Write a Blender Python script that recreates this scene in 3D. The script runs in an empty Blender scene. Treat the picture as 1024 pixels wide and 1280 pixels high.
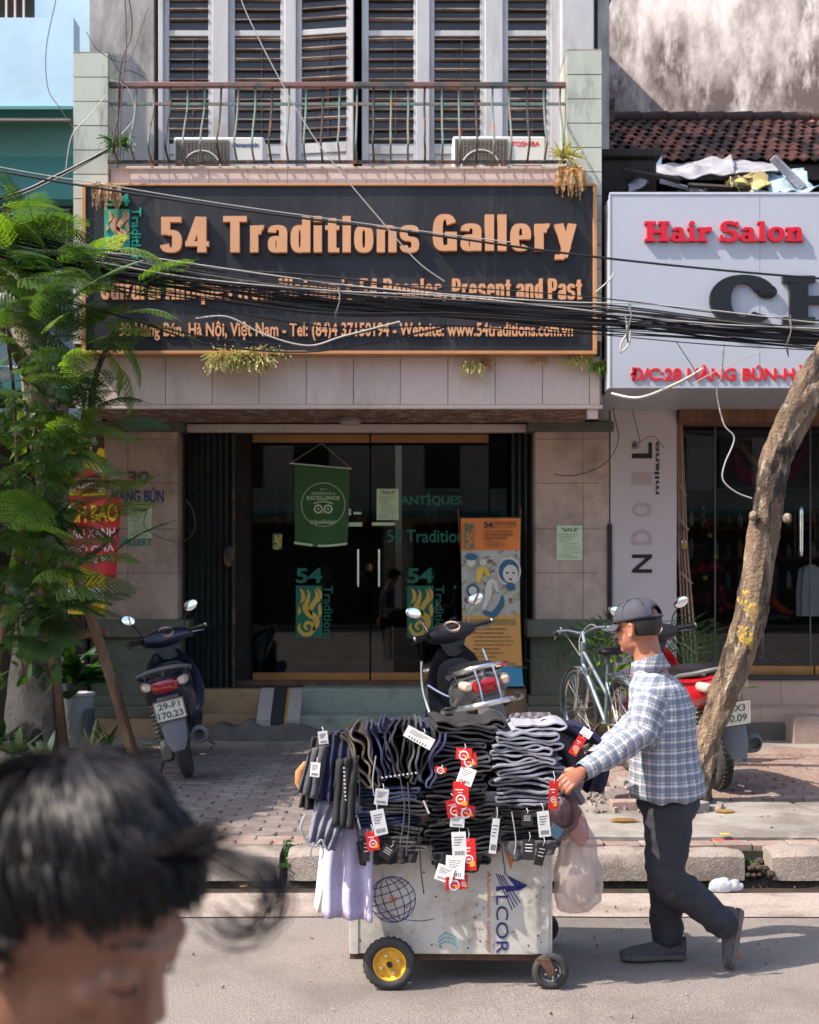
import bpy, bmesh, math, random
import numpy as np
from mathutils import Vector, Matrix, Euler, noise
R = math.radians
PI = math.pi
rnd = random.Random(7)
scene = bpy.context.scene
COL = scene.collection
# ---------------------------------------------------------------- camera, sky, sun, exposure
CAMZ = 1.75
cam_d = bpy.data.cameras.new('camera')
cam = bpy.data.objects.new('camera', cam_d)
COL.objects.link(cam)
cam.location = (0, 0, CAMZ)
cam.rotation_euler = (R(90), 0, 0)
cam_d.sensor_fit = 'VERTICAL'
cam_d.sensor_height = 36
cam_d.sensor_width = 28.8
cam_d.lens = 45
cam_d.shift_y = 60 / 1280
cam_d.clip_start = 0.05
cam_d.clip_end = 800
cam_d.dof.use_dof = True
cam_d.dof.focus_distance = 5.9
cam_d.dof.aperture_fstop = 5.0
scene.camera = cam
LD = Vector((0.80, 0.27, -1.0)).normalized()        # the way sunlight travels
world = bpy.data.worlds.new('World')
scene.world = world
world.use_nodes = True
wn = world.node_tree
sky = wn.nodes.new('ShaderNodeTexSky')
sky.sky_type = 'NISHITA'
sky.sun_disc = False
sky.sun_elevation = math.asin(-LD.z)
sky.sun_rotation = math.atan2(-LD.x, -LD.y) % (2 * PI)
sky.air_density = 1.0
sky.dust_density = 2.0
bg = wn.nodes['Background']
wn.links.new(sky.outputs[0], bg.inputs[0])
bg.inputs[1].default_value = 0.15
sun_d = bpy.data.lights.new('sun', 'SUN')
sun_d.energy = 3.6
sun_d.angle = R(0.53)
sun_d.color = (1.0, 0.90, 0.78)
sun = bpy.data.objects.new('sun', sun_d)
COL.objects.link(sun)
sun.location = (-12, -4, 16)
sun.rotation_euler = LD.to_track_quat('-Z', 'Y').to_euler()
scene.view_settings.view_transform = 'Standard'
scene.view_settings.look = 'None'
scene.view_settings.gamma = 1
scene.view_settings.use_curve_mapping = False
scene.view_settings.exposure = 1.12
# ---------------------------------------------------------------- helpers
def P(px, py, D):
 "a point of the place seen at (px, py) when it stands D metres down the street side"
 return Vector(((px - 512) * D / 1600, D, CAMZ + (700 - py) * D / 1600))
def PX(px, D): return (px - 512) * D / 1600
def PZ(py, D): return CAMZ + (700 - py) * D / 1600
OFF = {}
def tag(o, label=None, cat=None, group=None, kind=None):
 if label: o['label'] = label
 if cat: o['category'] = cat
 if group: o['group'] = group
 if kind: o['kind'] = kind
 return o
def thing(name, label, cat, loc=(0, 0, 0), rot=(0, 0, 0), group=None, local=False):
 o = bpy.data.objects.new(name, None)
 COL.objects.link(o)
 o.empty_display_size = .1
 o.location = loc
 o.rotation_euler = rot
 tag(o, label, cat, group)
 OFF[o.name] = Vector((0, 0, 0)) if local else Vector(loc)
 return o
def copy_tree(o, parent=None):
 c = o.copy()
 COL.objects.link(c)
 if parent: c.parent = parent
 OFF[c.name] = OFF.get(o.name, Vector())
 for ch in list(o.children): copy_tree(ch, c)
 return c
def piece(name, me, parent, loc, rot=(0, 0, 0), scale=(1, 1, 1)):
 o = bpy.data.objects.new(name, me)
 COL.objects.link(o)
 o.parent = parent
 off = OFF.get(parent.name, Vector()) if parent else Vector()
 o.location = Vector(loc) - off
 o.rotation_euler = rot
 o.scale = scale
 return o
class MB:
 def __init__(s):
  s.v = []; s.f = []; s.fm = []; s.mats = []; s.cur = 0
 def mat(s, m):
  if m not in s.mats: s.mats.append(m)
  s.cur = s.mats.index(m)
  return s
 def add(s, vs, fs, M=None):
  b = len(s.v)
  for v in vs:
   v = Vector(v)
   s.v.append(M @ v if M is not None else v)
  for f in fs:
   s.f.append([b + i for i in f]); s.fm.append(s.cur)
  return s
 def box(s, c, d, rot=None, M=None):
  x, y, z = d[0] / 2, d[1] / 2, d[2] / 2
  T = Matrix.Translation(c)
  if rot is not None: T = T @ Euler(rot).to_matrix().to_4x4()
  if M is not None: T = M @ T
  return s.add([(-x, -y, -z), (x, -y, -z), (x, y, -z), (-x, y, -z), (-x, -y, z), (x, -y, z), (x, y, z), (-x, y, z)],
                     [(0, 3, 2, 1), (4, 5, 6, 7), (0, 1, 5, 4), (1, 2, 6, 5), (2, 3, 7, 6), (3, 0, 4, 7)], T)
 def bb(s, x0, x1, y0, y1, z0, z1):
  return s.box(((x0 + x1) / 2, (y0 + y1) / 2, (z0 + z1) / 2), (abs(x1 - x0), abs(y1 - y0), abs(z1 - z0)))
 def loft(s, rings, caps=True, closed=True, M=None):
  n = len(rings[0]); vs = [p for r in rings for p in r]; fs = []
  for i in range(len(rings) - 1):
   for j in range(n if closed else n - 1):
    k = (j + 1) % n
    fs.append((i * n + j, i * n + k, (i + 1) * n + k, (i + 1) * n + j))
  if caps and closed:
   fs.append(tuple(range(n))[::-1]); fs.append(tuple((len(rings) - 1) * n + j for j in range(n)))
  return s.add(vs, fs, M)
 def tube(s, pts, r, n=8, caps=True, M=None, flat=1.0):
  pts = [Vector(p) for p in pts]
  rs = r if isinstance(r, (list, tuple)) else [r] * len(pts)
  rings = []; u = None
  for i, p in enumerate(pts):
   t = (pts[min(i + 1, len(pts) - 1)] - pts[max(i - 1, 0)])
   if t.length < 1e-9: t = Vector((0, 0, 1))
   t.normalize()
   if u is None:
    u = t.cross(Vector((0, 0, 1)))
    if u.length < .05: u = t.cross(Vector((0, 1, 0)))
   else:
    u = u - t * u.dot(t)
   u.normalize(); w = t.cross(u)
   rings.append([p + (u * math.cos(2 * PI * k / n) + w * math.sin(2 * PI * k / n) * flat) * rs[i] for k in range(n)])
  return s.loft(rings, caps, True, M)
 def cyl(s, a, b, r, n=12, r2=None, M=None):
  return s.tube([a, b], [r, r if r2 is None else r2], n, True, M)
 def ell(s, c, r, seg=16, rg=10, M=None, rot=None):
  if not isinstance(r, (tuple, list)): r = (r, r, r)
  T = Matrix.Translation(c)
  if rot is not None: T = T @ Euler(rot).to_matrix().to_4x4()
  if M is not None: T = M @ T
  vs = [(0, 0, r[2])]; fs = []
  for i in range(1, rg):
   a = PI * i / rg
   for j in range(seg):
    b = 2 * PI * j / seg
    vs.append((r[0] * math.sin(a) * math.cos(b), r[1] * math.sin(a) * math.sin(b), r[2] * math.cos(a)))
  vs.append((0, 0, -r[2])); L = len(vs) - 1
  for j in range(seg): fs.append((0, 1 + j, 1 + (j + 1) % seg))
  for i in range(rg - 2):
   for j in range(seg):
    a = 1 + i * seg + j; b = 1 + i * seg + (j + 1) % seg
    fs.append((a, a + seg, b + seg, b))
  for j in range(seg): fs.append((L, 1 + (rg - 2) * seg + (j + 1) % seg, 1 + (rg - 2) * seg + j))
  return s.add(vs, fs, T)
 def lathe(s, prof, M, n=24, caps=False):
  rings = [[(r * math.cos(2 * PI * k / n), r * math.sin(2 * PI * k / n), z) for k in range(n)] for r, z in prof]
  return s.loft(rings, caps, True, M)
 def torus(s, c, R0, r, M=None, n=28, m=8, flat=1.0):
  T = (M if M is not None else Matrix.Identity(4)) @ Matrix.Translation(c)
  vs = []; fs = []
  for i in range(n):
   a = 2 * PI * i / n
   for j in range(m):
    b = 2 * PI * j / m
    q = R0 + r * math.cos(b)
    vs.append((q * math.cos(a), q * math.sin(a), r * flat * math.sin(b)))
  for i in range(n):
   for j in range(m):
    fs.append((i * m + j, ((i + 1) % n) * m + j, ((i + 1) % n) * m + (j + 1) % m, i * m + (j + 1) % m))
  return s.add(vs, fs, T)
 def prism(s, poly, d, M=None):
  "2-D polygon in local XZ, extruded from y=0 to y=d"
  n = len(poly)
  vs = [(x, 0, z) for x, z in poly] + [(x, d, z) for x, z in poly]
  fs = [tuple(range(n)), tuple(range(2 * n - 1, n - 1, -1))] + [(i, i + n, (i + 1) % n + n, (i + 1) % n) for i in range(n)]
  return s.add(vs, fs, M)
 def ribbon(s, pts, ws, d, M=None):
  "flat strip along 2-D points (XZ) of widths ws, thickness d in y"
  n = len(pts)
  ws = ws if isinstance(ws, (list, tuple)) else [ws] * n
  L = []; Q = []
  for i, p in enumerate(pts):
   a = pts[max(i - 1, 0)]; b = pts[min(i + 1, n - 1)]
   t = Vector((b[0] - a[0], b[1] - a[1])); t.normalize()
   m = Vector((-t.y, t.x)) * ws[i] / 2
   L.append((p[0] + m.x, p[1] + m.y)); Q.append((p[0] - m.x, p[1] - m.y))
  vs = [(x, 0, z) for x, z in L] + [(x, 0, z) for x, z in Q] + [(x, d, z) for x, z in L] + [(x, d, z) for x, z in Q]
  fs = []
  for i in range(n - 1):
   fs += [(i, n + i, n + i + 1, i + 1), (2 * n + i, 2 * n + i + 1, 3 * n + i + 1, 3 * n + i),
                   (i, i + 1, 2 * n + i + 1, 2 * n + i), (n + i, 3 * n + i, 3 * n + i + 1, n + i + 1)]
  fs += [(0, 2 * n, 3 * n, n), (n - 1, 2 * n - 1, 4 * n - 1, 3 * n - 1)]
  return s.add(vs, fs, M)
 def mesh(s, name, mat=None, smooth=True, ang=38):
  me = bpy.data.meshes.new(name)
  me.from_pydata([tuple(v) for v in s.v], [], s.f)
  ms = s.mats if s.mats else [mat]
  for m in ms: me.materials.append(m)
  if s.mats: me.polygons.foreach_set('material_index', s.fm)
  bm = bmesh.new(); bm.from_mesh(me)
  bmesh.ops.recalc_face_normals(bm, faces=bm.faces)
  bm.to_mesh(me); bm.free()
  if smooth:
   me.shade_smooth()
   me.set_sharp_from_angle(angle=R(ang))
  me.update()
  return me
 def build(s, name, mat=None, parent=None, smooth=True, bevel=0, ang=38, sub=0, kind=None, label=None, cat=None, group=None, loc=None):
  if parent is not None: off = OFF.get(parent.name, Vector())
  elif loc is not None: off = Vector(loc)
  else:
   xs = [v.x for v in s.v]; ys = [v.y for v in s.v]; zs = [v.z for v in s.v]
   off = Vector(((min(xs) + max(xs)) / 2, (min(ys) + max(ys)) / 2, min(zs)))
  s.v = [v - off for v in s.v]
  me = s.mesh(name, mat, smooth, ang)
  o = bpy.data.objects.new(name, me)
  COL.objects.link(o)
  if parent is not None: o.parent = parent
  else: o.location = off
  OFF[o.name] = off
  if bevel:
   b = o.modifiers.new('bevel', 'BEVEL'); b.width = bevel; b.segments = 2; b.limit_method = 'ANGLE'; b.angle_limit = R(40)
  if sub:
   b = o.modifiers.new('sub', 'SUBSURF'); b.levels = sub; b.render_levels = sub
  tag(o, label, cat, group, kind)
  return o
def evald(me, mods):
 "apply modifiers to a mesh and return the result"
 o = bpy.data.objects.new('tmp', me); COL.objects.link(o)
 for t, kw in mods:
  m = o.modifiers.new(t, t)
  for k, v in kw.items(): setattr(m, k, v)
 dg = bpy.context.evaluated_depsgraph_get(); dg.update()
 r = bpy.data.meshes.new_from_object(o.evaluated_get(dg))
 bpy.data.objects.remove(o)
 return r
def organic(mb, voxel, smooth=6, fac=.5):
 return evald(mb.mesh('tmp', None, False), [('REMESH', dict(mode='VOXEL', voxel_size=voxel, use_smooth_shade=True)),
                 ('SMOOTH', dict(factor=fac, iterations=smooth))])
def put_mesh(name, me, mats, parent):
 me.name = name
 me.materials.clear()
 for m in mats: me.materials.append(m)
 me.shade_smooth()
 off = OFF.get(parent.name, Vector())
 me.transform(Matrix.Translation(-off))
 o = bpy.data.objects.new(name, me); COL.objects.link(o); o.parent = parent
 OFF[o.name] = off
 return o
# ---------------------------------------------------------------- text (built-in typeface, shaped to fit)
def text_shape(txt, bold=0.0, extrude=0.0, spacing=1.0, bevel=0.0):
 cu = bpy.data.curves.new('t', 'FONT')
 cu.body = txt; cu.size = 1; cu.offset = bold; cu.extrude = extrude; cu.space_character = spacing
 cu.bevel_depth = bevel; cu.bevel_resolution = 1
 cu.resolution_u = 4
 o = bpy.data.objects.new('t', cu); COL.objects.link(o)
 dg = bpy.context.evaluated_depsgraph_get(); dg.update()
 me = bpy.data.meshes.new_from_object(o.evaluated_get(dg))
 bpy.data.objects.remove(o); bpy.data.curves.remove(cu)
 return me
def text(txt, x0, x1, z0, z1, y, mat, parent, name='lettering', bold=0.0, depth=0.002, spacing=1.0, rot=0, M=None, fit=True, bevel=0, label=None):
 """lettering facing the street (-Y) filling the rectangle x0..x1, z0..z1; its front lies at y - depth.
 rot: quarter turns counter-clockwise as seen from the street"""
 me = text_shape(txt, bold, 1.0, spacing)
 n = len(me.vertices)
 co = np.empty(n * 3); me.vertices.foreach_get('co', co); co = co.reshape(-1, 3)
 if n == 0: return None
 u, v, w = co[:, 0], co[:, 1], co[:, 2]
 for _ in range(rot % 4): u, v = -v, u
 u0, u1, v0, v1 = u.min(), u.max(), v.min(), v.max()
 X = x0 + (u - u0) / max(u1 - u0, 1e-6) * (x1 - x0)
 Z = z0 + (v - v0) / max(v1 - v0, 1e-6) * (z1 - z0)
 Y = y - (w + 1) / 2 * depth
 out = np.stack([X, Y, Z], 1)
 if M is not None:
  A = np.array(M)
  out = out @ A[:3, :3].T + A[:3, 3]
 if parent is not None: off = OFF.get(parent.name, Vector())
 else: off = Vector((float(out[:, 0].mean()), float(out[:, 1].mean()), float(out[:, 2].min())))
 out = out - np.array(off)
 me.vertices.foreach_set('co', out.astype(np.float32).ravel())
 me.materials.clear(); me.materials.append(mat)
 me.name = name; me.update()
 o = bpy.data.objects.new(name, me); COL.objects.link(o)
 if parent is not None: o.parent = parent
 else: o.location = off
 OFF[o.name] = off
 if label: o['label'] = label
 return o
# ---------------------------------------------------------------- materials
def srgb(r, g, b):
 f = lambda c: (c / 255 / 12.92) if c / 255 <= .04045 else ((c / 255 + .055) / 1.055) ** 2.4
 return (f(r), f(g), f(b))
def pm(name, col, rough=.6, metal=0.0, var=.12, scale=6, bump=.15, bscale=60, bdist=.004, col2=None, c2scale=2.5, c2lo=.5, c2hi=.62,
       stretch=(1, 1, 1), rv=0.0, coord='pos', spec=.5, col3=None, c3scale=1.0, c3lo=.55, c3hi=.6, st3=(1, 1, 1), coat=0, trans=0):
 m = bpy.data.materials.new(name); m.use_nodes = True
 nt = m.node_tree; N = nt.nodes; L = nt.links
 b = N['Principled BSDF']
 b.inputs['Roughness'].default_value = rough; b.inputs['Metallic'].default_value = metal
 b.inputs['Specular IOR Level'].default_value = spec
 if coat: b.inputs['Coat Weight'].default_value = coat; b.inputs['Coat Roughness'].default_value = .08
 if trans: b.inputs['Transmission Weight'].default_value = trans
 if coord == 'pos': g = N.new('ShaderNodeNewGeometry'); src = g.outputs['Position']
 else: g = N.new('ShaderNodeTexCoord'); src = g.outputs['Object']
 def noi(sc, st, det=5, ro=.6):
  mp = N.new('ShaderNodeMapping'); mp.inputs['Scale'].default_value = st
  L.new(src, mp.inputs[0])
  n = N.new('ShaderNodeTexNoise'); n.inputs['Scale'].default_value = sc; n.inputs['Detail'].default_value = det; n.inputs['Roughness'].default_value = ro
  L.new(mp.outputs[0], n.inputs['Vector'])
  return n.outputs['Fac']
 def rng(f, a, c, lo=0, hi=1):
  r = N.new('ShaderNodeMapRange'); r.inputs[1].default_value = a; r.inputs[2].default_value = c; r.inputs[3].default_value = lo; r.inputs[4].default_value = hi
  L.new(f, r.inputs[0]); return r.outputs[0]
 def mix(f, a, c, kind='MIX'):
  x = N.new('ShaderNodeMix'); x.data_type = 'RGBA'; x.blend_type = kind
  if hasattr(f, 'links') or hasattr(f, 'is_linked'): L.new(f, x.inputs[0])
  else: x.inputs[0].default_value = f
  for s, i in ((a, 6), (c, 7)):
   if isinstance(s, tuple): x.inputs[i].default_value = (*s[:3], 1)
   else: L.new(s, x.inputs[i])
  return x.outputs[2]
 lo = tuple(max(0, c * (1 - var)) for c in col); hi = tuple(min(1, c * (1 + var)) for c in col)
 c = mix(rng(noi(scale, stretch), .3, .7), lo, hi)
 if col2 is not None: c = mix(rng(noi(c2scale, stretch, 8, .68), c2lo, c2hi), c, col2)
 if col3 is not None: c = mix(rng(noi(c3scale, st3, 8, .7), c3lo, c3hi), c, col3)
 if rv:
  oi = N.new('ShaderNodeObjectInfo')
  v = rng(oi.outputs['Random'], 0, 1, 1 - rv, 1 + rv)
  h = N.new('ShaderNodeHueSaturation'); L.new(v, h.inputs['Value']); L.new(c, h.inputs['Color']); c = h.outputs[0]
 L.new(c, b.inputs['Base Color'])
 if bump:
  bp = N.new('ShaderNodeBump'); bp.inputs['Strength'].default_value = bump; bp.inputs['Distance'].default_value = bdist
  L.new(noi(bscale, (1, 1, 1), 4), bp.inputs['Height']); L.new(bp.outputs[0], b.inputs['Normal'])
 m['c'] = 1
 return m
def sm(name, col, rough=.5, metal=0.0, **k):
 "a plainer material that still carries a little variation"
 k.setdefault('var', .08); k.setdefault('bump', .06); k.setdefault('coord', 'obj')
 return pm(name, col, rough, metal, **k)
def glass(name, tint=(.8, .85, .85), refl=1.0, rough=0.0, alpha=None, ior=1.5):
 m = bpy.data.materials.new(name); m.use_nodes = True
 nt = m.node_tree; N = nt.nodes; L = nt.links; N.clear()
 out = N.new('ShaderNodeOutputMaterial'); t = N.new('ShaderNodeBsdfTransparent'); g = N.new('ShaderNodeBsdfGlossy')
 t.inputs[0].default_value = (*tint, 1); g.inputs['Roughness'].default_value = rough
 fr = N.new('ShaderNodeFresnel'); fr.inputs[0].default_value = ior
 mx = N.new('ShaderNodeMixShader'); L.new(fr.outputs[0], mx.inputs[0]); L.new(t.outputs[0], mx.inputs[1]); L.new(g.outputs[0], mx.inputs[2])
 L.new(mx.outputs[0], out.inputs[0])
 return m
def leafmat(name, c1, c2, rough=.45, tr=.35):
 m = bpy.data.materials.new(name); m.use_nodes = True
 nt = m.node_tree; N = nt.nodes; L = nt.links; N.clear()
 out = N.new('ShaderNodeOutputMaterial'); b = N.new('ShaderNodeBsdfPrincipled'); b.inputs['Roughness'].default_value = rough
 g = N.new('ShaderNodeNewGeometry'); n = N.new('ShaderNodeTexNoise'); n.inputs['Scale'].default_value = 5
 L.new(g.outputs['Position'], n.inputs['Vector'])
 oi = N.new('ShaderNodeObjectInfo')
 ad = N.new('ShaderNodeMath'); ad.operation = 'MULTIPLY_ADD'; ad.inputs[1].default_value = .5
 r = N.new('ShaderNodeMapRange'); r.inputs[1].default_value = .3; r.inputs[2].default_value = .7; r.inputs[3].default_value = 0; r.inputs[4].default_value = .5
 L.new(n.outputs['Fac'], r.inputs[0]); L.new(oi.outputs['Random'], ad.inputs[0]); L.new(r.outputs[0], ad.inputs[2])
 mx = N.new('ShaderNodeMix'); mx.data_type = 'RGBA'; mx.inputs[6].default_value = (*c1, 1); mx.inputs[7].default_value = (*c2, 1)
 L.new(ad.outputs[0], mx.inputs[0]); L.new(mx.outputs[2], b.inputs['Base Color'])
 t = N.new('ShaderNodeBsdfTranslucent')
 ga = N.new('ShaderNodeMix'); ga.data_type = 'RGBA'; ga.blend_type = 'MULTIPLY'; ga.inputs[0].default_value = 1; ga.inputs[7].default_value = (2.2, 2.4, .7, 1)
 L.new(mx.outputs[2], ga.inputs[6]); L.new(ga.outputs[2], t.inputs[0])
 ms = N.new('ShaderNodeMixShader'); ms.inputs[0].default_value = tr
 L.new(b.outputs[0], ms.inputs[1]); L.new(t.outputs[0], ms.inputs[2]); L.new(ms.outputs[0], out.inputs[0])
 return m
def bez(pts, n=8):
 "Catmull-Rom through 3-D points"
 pts = [Vector(p) for p in pts]; out = []
 for i in range(len(pts) - 1):
  p0 = pts[max(i - 1, 0)]; p1 = pts[i]; p2 = pts[i + 1]; p3 = pts[min(i + 2, len(pts) - 1)]
  for k in range(n):
   t = k / n
   out.append(.5 * ((2 * p1) + (p2 - p0) * t + (2 * p0 - 5 * p1 + 4 * p2 - p3) * t * t + (3 * p1 - p0 - 3 * p2 + p3) * t ** 3))
 out.append(pts[-1]); return out
def bez2(pts, n=8):
 return [(v.x, v.y) for v in bez([(p[0], p[1], 0) for p in pts], n)]
def interp(vals, n):
 out = []
 for i in range(n):
  t = i / (n - 1) * (len(vals) - 1); k = min(int(t), len(vals) - 2)
  out.append(vals[k] + (vals[k + 1] - vals[k]) * (t - k))
 return out
# ================================================================= MATERIALS
M_asph = pm('asphalt', srgb(146, 137, 131), .85, var=.45, scale=120, bump=1.0, bscale=150, bdist=.012, col2=srgb(116, 108, 103), c2scale=.9, c2lo=.46, c2hi=.66, col3=srgb(112, 104, 100), c3scale=70, c3lo=.52, c3hi=.7)
M_gutter = pm('gutter_concrete', srgb(156, 144, 136), .8, var=.25, scale=90, bump=.5, bscale=90, col2=srgb(122, 108, 98), c2scale=3, c2lo=.46, c2hi=.66)
M_wet = pm('wet_gutter', srgb(66, 57, 50), .4, var=.3, scale=9, bump=.5, bscale=50)
M_curb = pm('curb_concrete', srgb(148, 136, 127), .85, var=.2, scale=90, bump=.8, bscale=80, bdist=.008, col2=srgb(92, 84, 76), c2scale=3.5, c2lo=.46, c2hi=.66)
M_curbdark = pm('curb_underside', srgb(60, 52, 44), .9, var=.4, scale=30, bump=1, bscale=60, bdist=.02)
M_paver = pm('paver_red_grey', srgb(114, 104, 99), .8, var=.22, scale=18, bump=.6, bscale=110, rv=.16, col2=srgb(140, 128, 122), c2scale=2.0, c2lo=.5, c2hi=.65)
M_paver_red = pm('paver_red', srgb(142, 118, 108), .8, var=.22, scale=18, bump=.6, bscale=110, rv=.16, col2=srgb(150, 136, 127), c2scale=2.5, c2lo=.48, c2hi=.62)
M_bed = pm('joint_soil', srgb(52, 50, 42), .95, var=.4, scale=20, bump=.8, bscale=90, col2=srgb(50, 66, 34), c2scale=2.2, c2lo=.5, c2hi=.6)
M_slab = pm('old_concrete', srgb(140, 134, 127), .85, var=.18, scale=4, bump=.6, bscale=70, col2=srgb(112, 104, 97), c2scale=1.8, c2lo=.48, c2hi=.62, col3=srgb(165, 158, 150), c3scale=5, c3lo=.6, c3hi=.75)
M_cement = pm('rough_cement', srgb(96, 92, 88), .9, var=.25, scale=6, bump=.9, bscale=40, bdist=.01)
M_soil = pm('soil', srgb(70, 58, 46), .95, var=.4, scale=15, bump=1, bscale=60, bdist=.01)
M_ground = pm('far_ground', srgb(105, 100, 95), .9, var=.2, scale=1)
M_stone = pm('pinkish_stone_tile', srgb(190, 166, 149), .55, var=.07, scale=60, bump=.1, bscale=120, rv=.04, col2=srgb(140, 118, 106), c2scale=2.2, c2lo=.46, c2hi=.7, col3=srgb(112, 98, 88), c3scale=7, c3lo=.6, c3hi=.8, st3=(1, 1, .2))
M_fascia = pm('fascia_tile', srgb(204, 186, 177), .5, var=.05, scale=30, bump=.08, rv=.05, stretch=(1, 1, .3), col2=srgb(160, 140, 134), c2scale=2.0, c2lo=.55, c2hi=.8)
M_grout = pm('dark_grout', srgb(70, 62, 58), .9, var=.3, scale=20)
M_olive = pm('olive_paint', srgb(92, 94, 80), .6, var=.1, scale=5, bump=.15, bscale=70, col2=srgb(78, 78, 66), c2scale=2)
M_tan_gr = pm('tan_granite', srgb(158, 130, 98), .7, var=.35, scale=120, bump=.3, col2=srgb(120, 88, 58), c2scale=3, c2lo=.5, c2hi=.75)
M_green_gr = pm('green_granite', srgb(142, 152, 138), .7, var=.3, scale=130, bump=.3, col2=srgb(86, 98, 86), c2scale=4, c2lo=.5, c2hi=.75)
M_terr = pm('white_terrazzo', srgb(165, 158, 150), .7, var=.35, scale=110, bump=.3)
M_ochre = pm('ochre_stripe', srgb(176, 130, 50), .6)
M_blackstone = pm('black_granite', srgb(48, 48, 50), .5, var=.2, scale=80)
M_soffit = pm('soffit_mosaic', srgb(118, 88, 76), .7, var=.4, scale=25, bump=.3, rv=.3, col2=srgb(165, 145, 135), c2scale=8, c2lo=.5, c2hi=.62)
M_signblk = pm('sign_vinyl_black', srgb(33, 32, 35), .45, var=.1, scale=2, bump=.08, bscale=4, bdist=.02, stretch=(1, 1, .2), col2=srgb(46, 44, 48), c2scale=2, spec=.4, col3=srgb(72, 68, 66), c3scale=9, c3lo=.58, c3hi=.8, st3=(1, 1, .12))
M_copper = pm('copper_letters', srgb(206, 150, 108), .5, var=.06, scale=3, bump=.03)
M_copper_side = M_copper
M_frame_cu = pm('copper_frame', srgb(184, 130, 84), .5, var=.1, scale=8)
M_teal = pm('logo_green', srgb(24, 150, 126), .5, var=.06, scale=5)
M_dkteal = sm('decal_green', srgb(8, 112, 86), .5)
M_gold = sm('decal_gold', srgb(226, 182, 74), .5)
M_plaster = pm('dirty_plaster', srgb(172, 166, 162), .85, var=.12, scale=4, bump=.3, bscale=30, col2=srgb(98, 92, 90), c2scale=1.6, c2lo=.5, c2hi=.68, stretch=(1, 1, .35))
M_piertile = pm('pale_green_tile', srgb(176, 180, 168), .5, var=.08, scale=9, bump=.05, rv=.07, col2=srgb(116, 116, 102), c2scale=5, c2lo=.52, c2hi=.7, stretch=(1, 1, .25))
M_white = pm('white_window_paint', srgb(178, 176, 177), .6, var=.1, scale=6, bump=.2, col2=srgb(132, 126, 124), c2scale=3.5, c2lo=.5, c2hi=.72, stretch=(1, 1, .3))
M_slat = pm('rusty_slat', srgb(132, 112, 100), .7, var=.3, scale=14, bump=.2, col2=srgb(172, 156, 146), c2scale=7, c2lo=.48, c2hi=.6, stretch=(.4, 1, 1))
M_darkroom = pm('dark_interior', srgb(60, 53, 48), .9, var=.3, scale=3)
M_iron = pm('rusty_iron', srgb(58, 54, 52), .6, .3, var=.3, scale=20, bump=.2, col2=srgb(128, 80, 58), c2scale=8, c2lo=.52, c2hi=.62)
M_irong = pm('worn_green_iron', srgb(96, 118, 112), .6, .1, var=.2, scale=20, bump=.2, col2=srgb(140, 100, 80), c2scale=9, c2lo=.5, c2hi=.6)
M_blue = pm('light_blue_paint', srgb(178, 206, 222), .7, var=.06, scale=3, bump=.2, bscale=12, bdist=.01)
M_teal1 = pm('teal_paint', srgb(112, 160, 152), .7, var=.06, scale=3, bump=.1)
M_teal2 = pm('deeper_teal_paint', srgb(78, 142, 136), .7, var=.06, scale=3, bump=.1)
M_pilpale = pm('salon_white_wall', srgb(196, 184, 184), .7, var=.04, scale=2, bump=.06)
M_alu = pm('aluminium_panel', srgb(176, 180, 190), .35, .0, var=.03, scale=1.5, bump=.04, bscale=3, bdist=.01)
M_aluedge = pm('sign_trim', srgb(215, 215, 220), .4, .3)
M_red = sm('red_acrylic', srgb(205, 20, 44), .35)
M_black = sm('black_acrylic', srgb(28, 27, 30), .35)
M_redtxt = sm('red_print', srgb(214, 24, 34), .5)
M_mottle = pm('weathered_whitewash', srgb(196, 186, 182), .9, var=.1, scale=5, bump=.3, bscale=14, bdist=.01, col2=srgb(92, 78, 76), c2scale=.9, c2lo=.40, c2hi=.60, stretch=(1, 1, .55), col3=srgb(204, 196, 194), c3scale=4, c3lo=.50, c3hi=.66, st3=(1, 1, .3))
M_rooftile = pm('clay_roof_tile', srgb(146, 92, 76), .8, var=.25, scale=20, bump=.4, rv=.25, col2=srgb(52, 42, 40), c2scale=3.4, c2lo=.5, c2hi=.6)
M_rooftile_dk = pm('mossy_roof_tile', srgb(66, 50, 46), .85, var=.3, scale=20, bump=.4, rv=.25)
M_tarp = pm('grey_tarpaulin', srgb(148, 148, 154), .6, var=.15, scale=6, bump=.5, bscale=18, bdist=.02, col2=srgb(120, 118, 122), c2scale=5)
M_tarpblue = pm('blue_sheet', srgb(140, 172, 196), .6, var=.2, scale=9, bump=.4, col2=srgb(190, 190, 190), c2scale=7)
M_tarpyel = pm('yellow_cloth', srgb(156, 142, 92), .7, var=.3, scale=9, bump=.4)
M_corr = pm('corrugated_cement', srgb(150, 140, 128), .9, var=.2, scale=12, bump=.5)
M_darkwood = pm('dark_old_wood', srgb(52, 44, 40), .9, var=.4, scale=9, bump=.7, bscale=30, bdist=.02)
M_brass = pm('brass_rail', srgb(176, 128, 76), .35, .5, var=.12, scale=6, bump=.05)
M_glass = glass('door_glass', (.62, .66, .65), ior=1.45)
M_glass2 = glass('salon_glass', (.75, .78, .8), ior=1.45)
M_chrome = sm('steel', (.75, .75, .76), .2, 1.0)
M_gate = pm('dark_green_gate', srgb(34, 42, 40), .55, .2, var=.3, scale=12, bump=.2, col2=srgb(26, 27, 26), c2scale=5)
M_paper = pm('pale_green_paper', srgb(206, 222, 180), .8, var=.03, scale=6)
M_ink = sm('ink', srgb(40, 40, 44), .7)
M_blueink = sm('navy_print', srgb(38, 62, 120), .6)
M_whitep = sm('white_paint', srgb(225, 225, 225), .5)
M_yellow = sm('yellow_print', srgb(232, 196, 40), .5)
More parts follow.
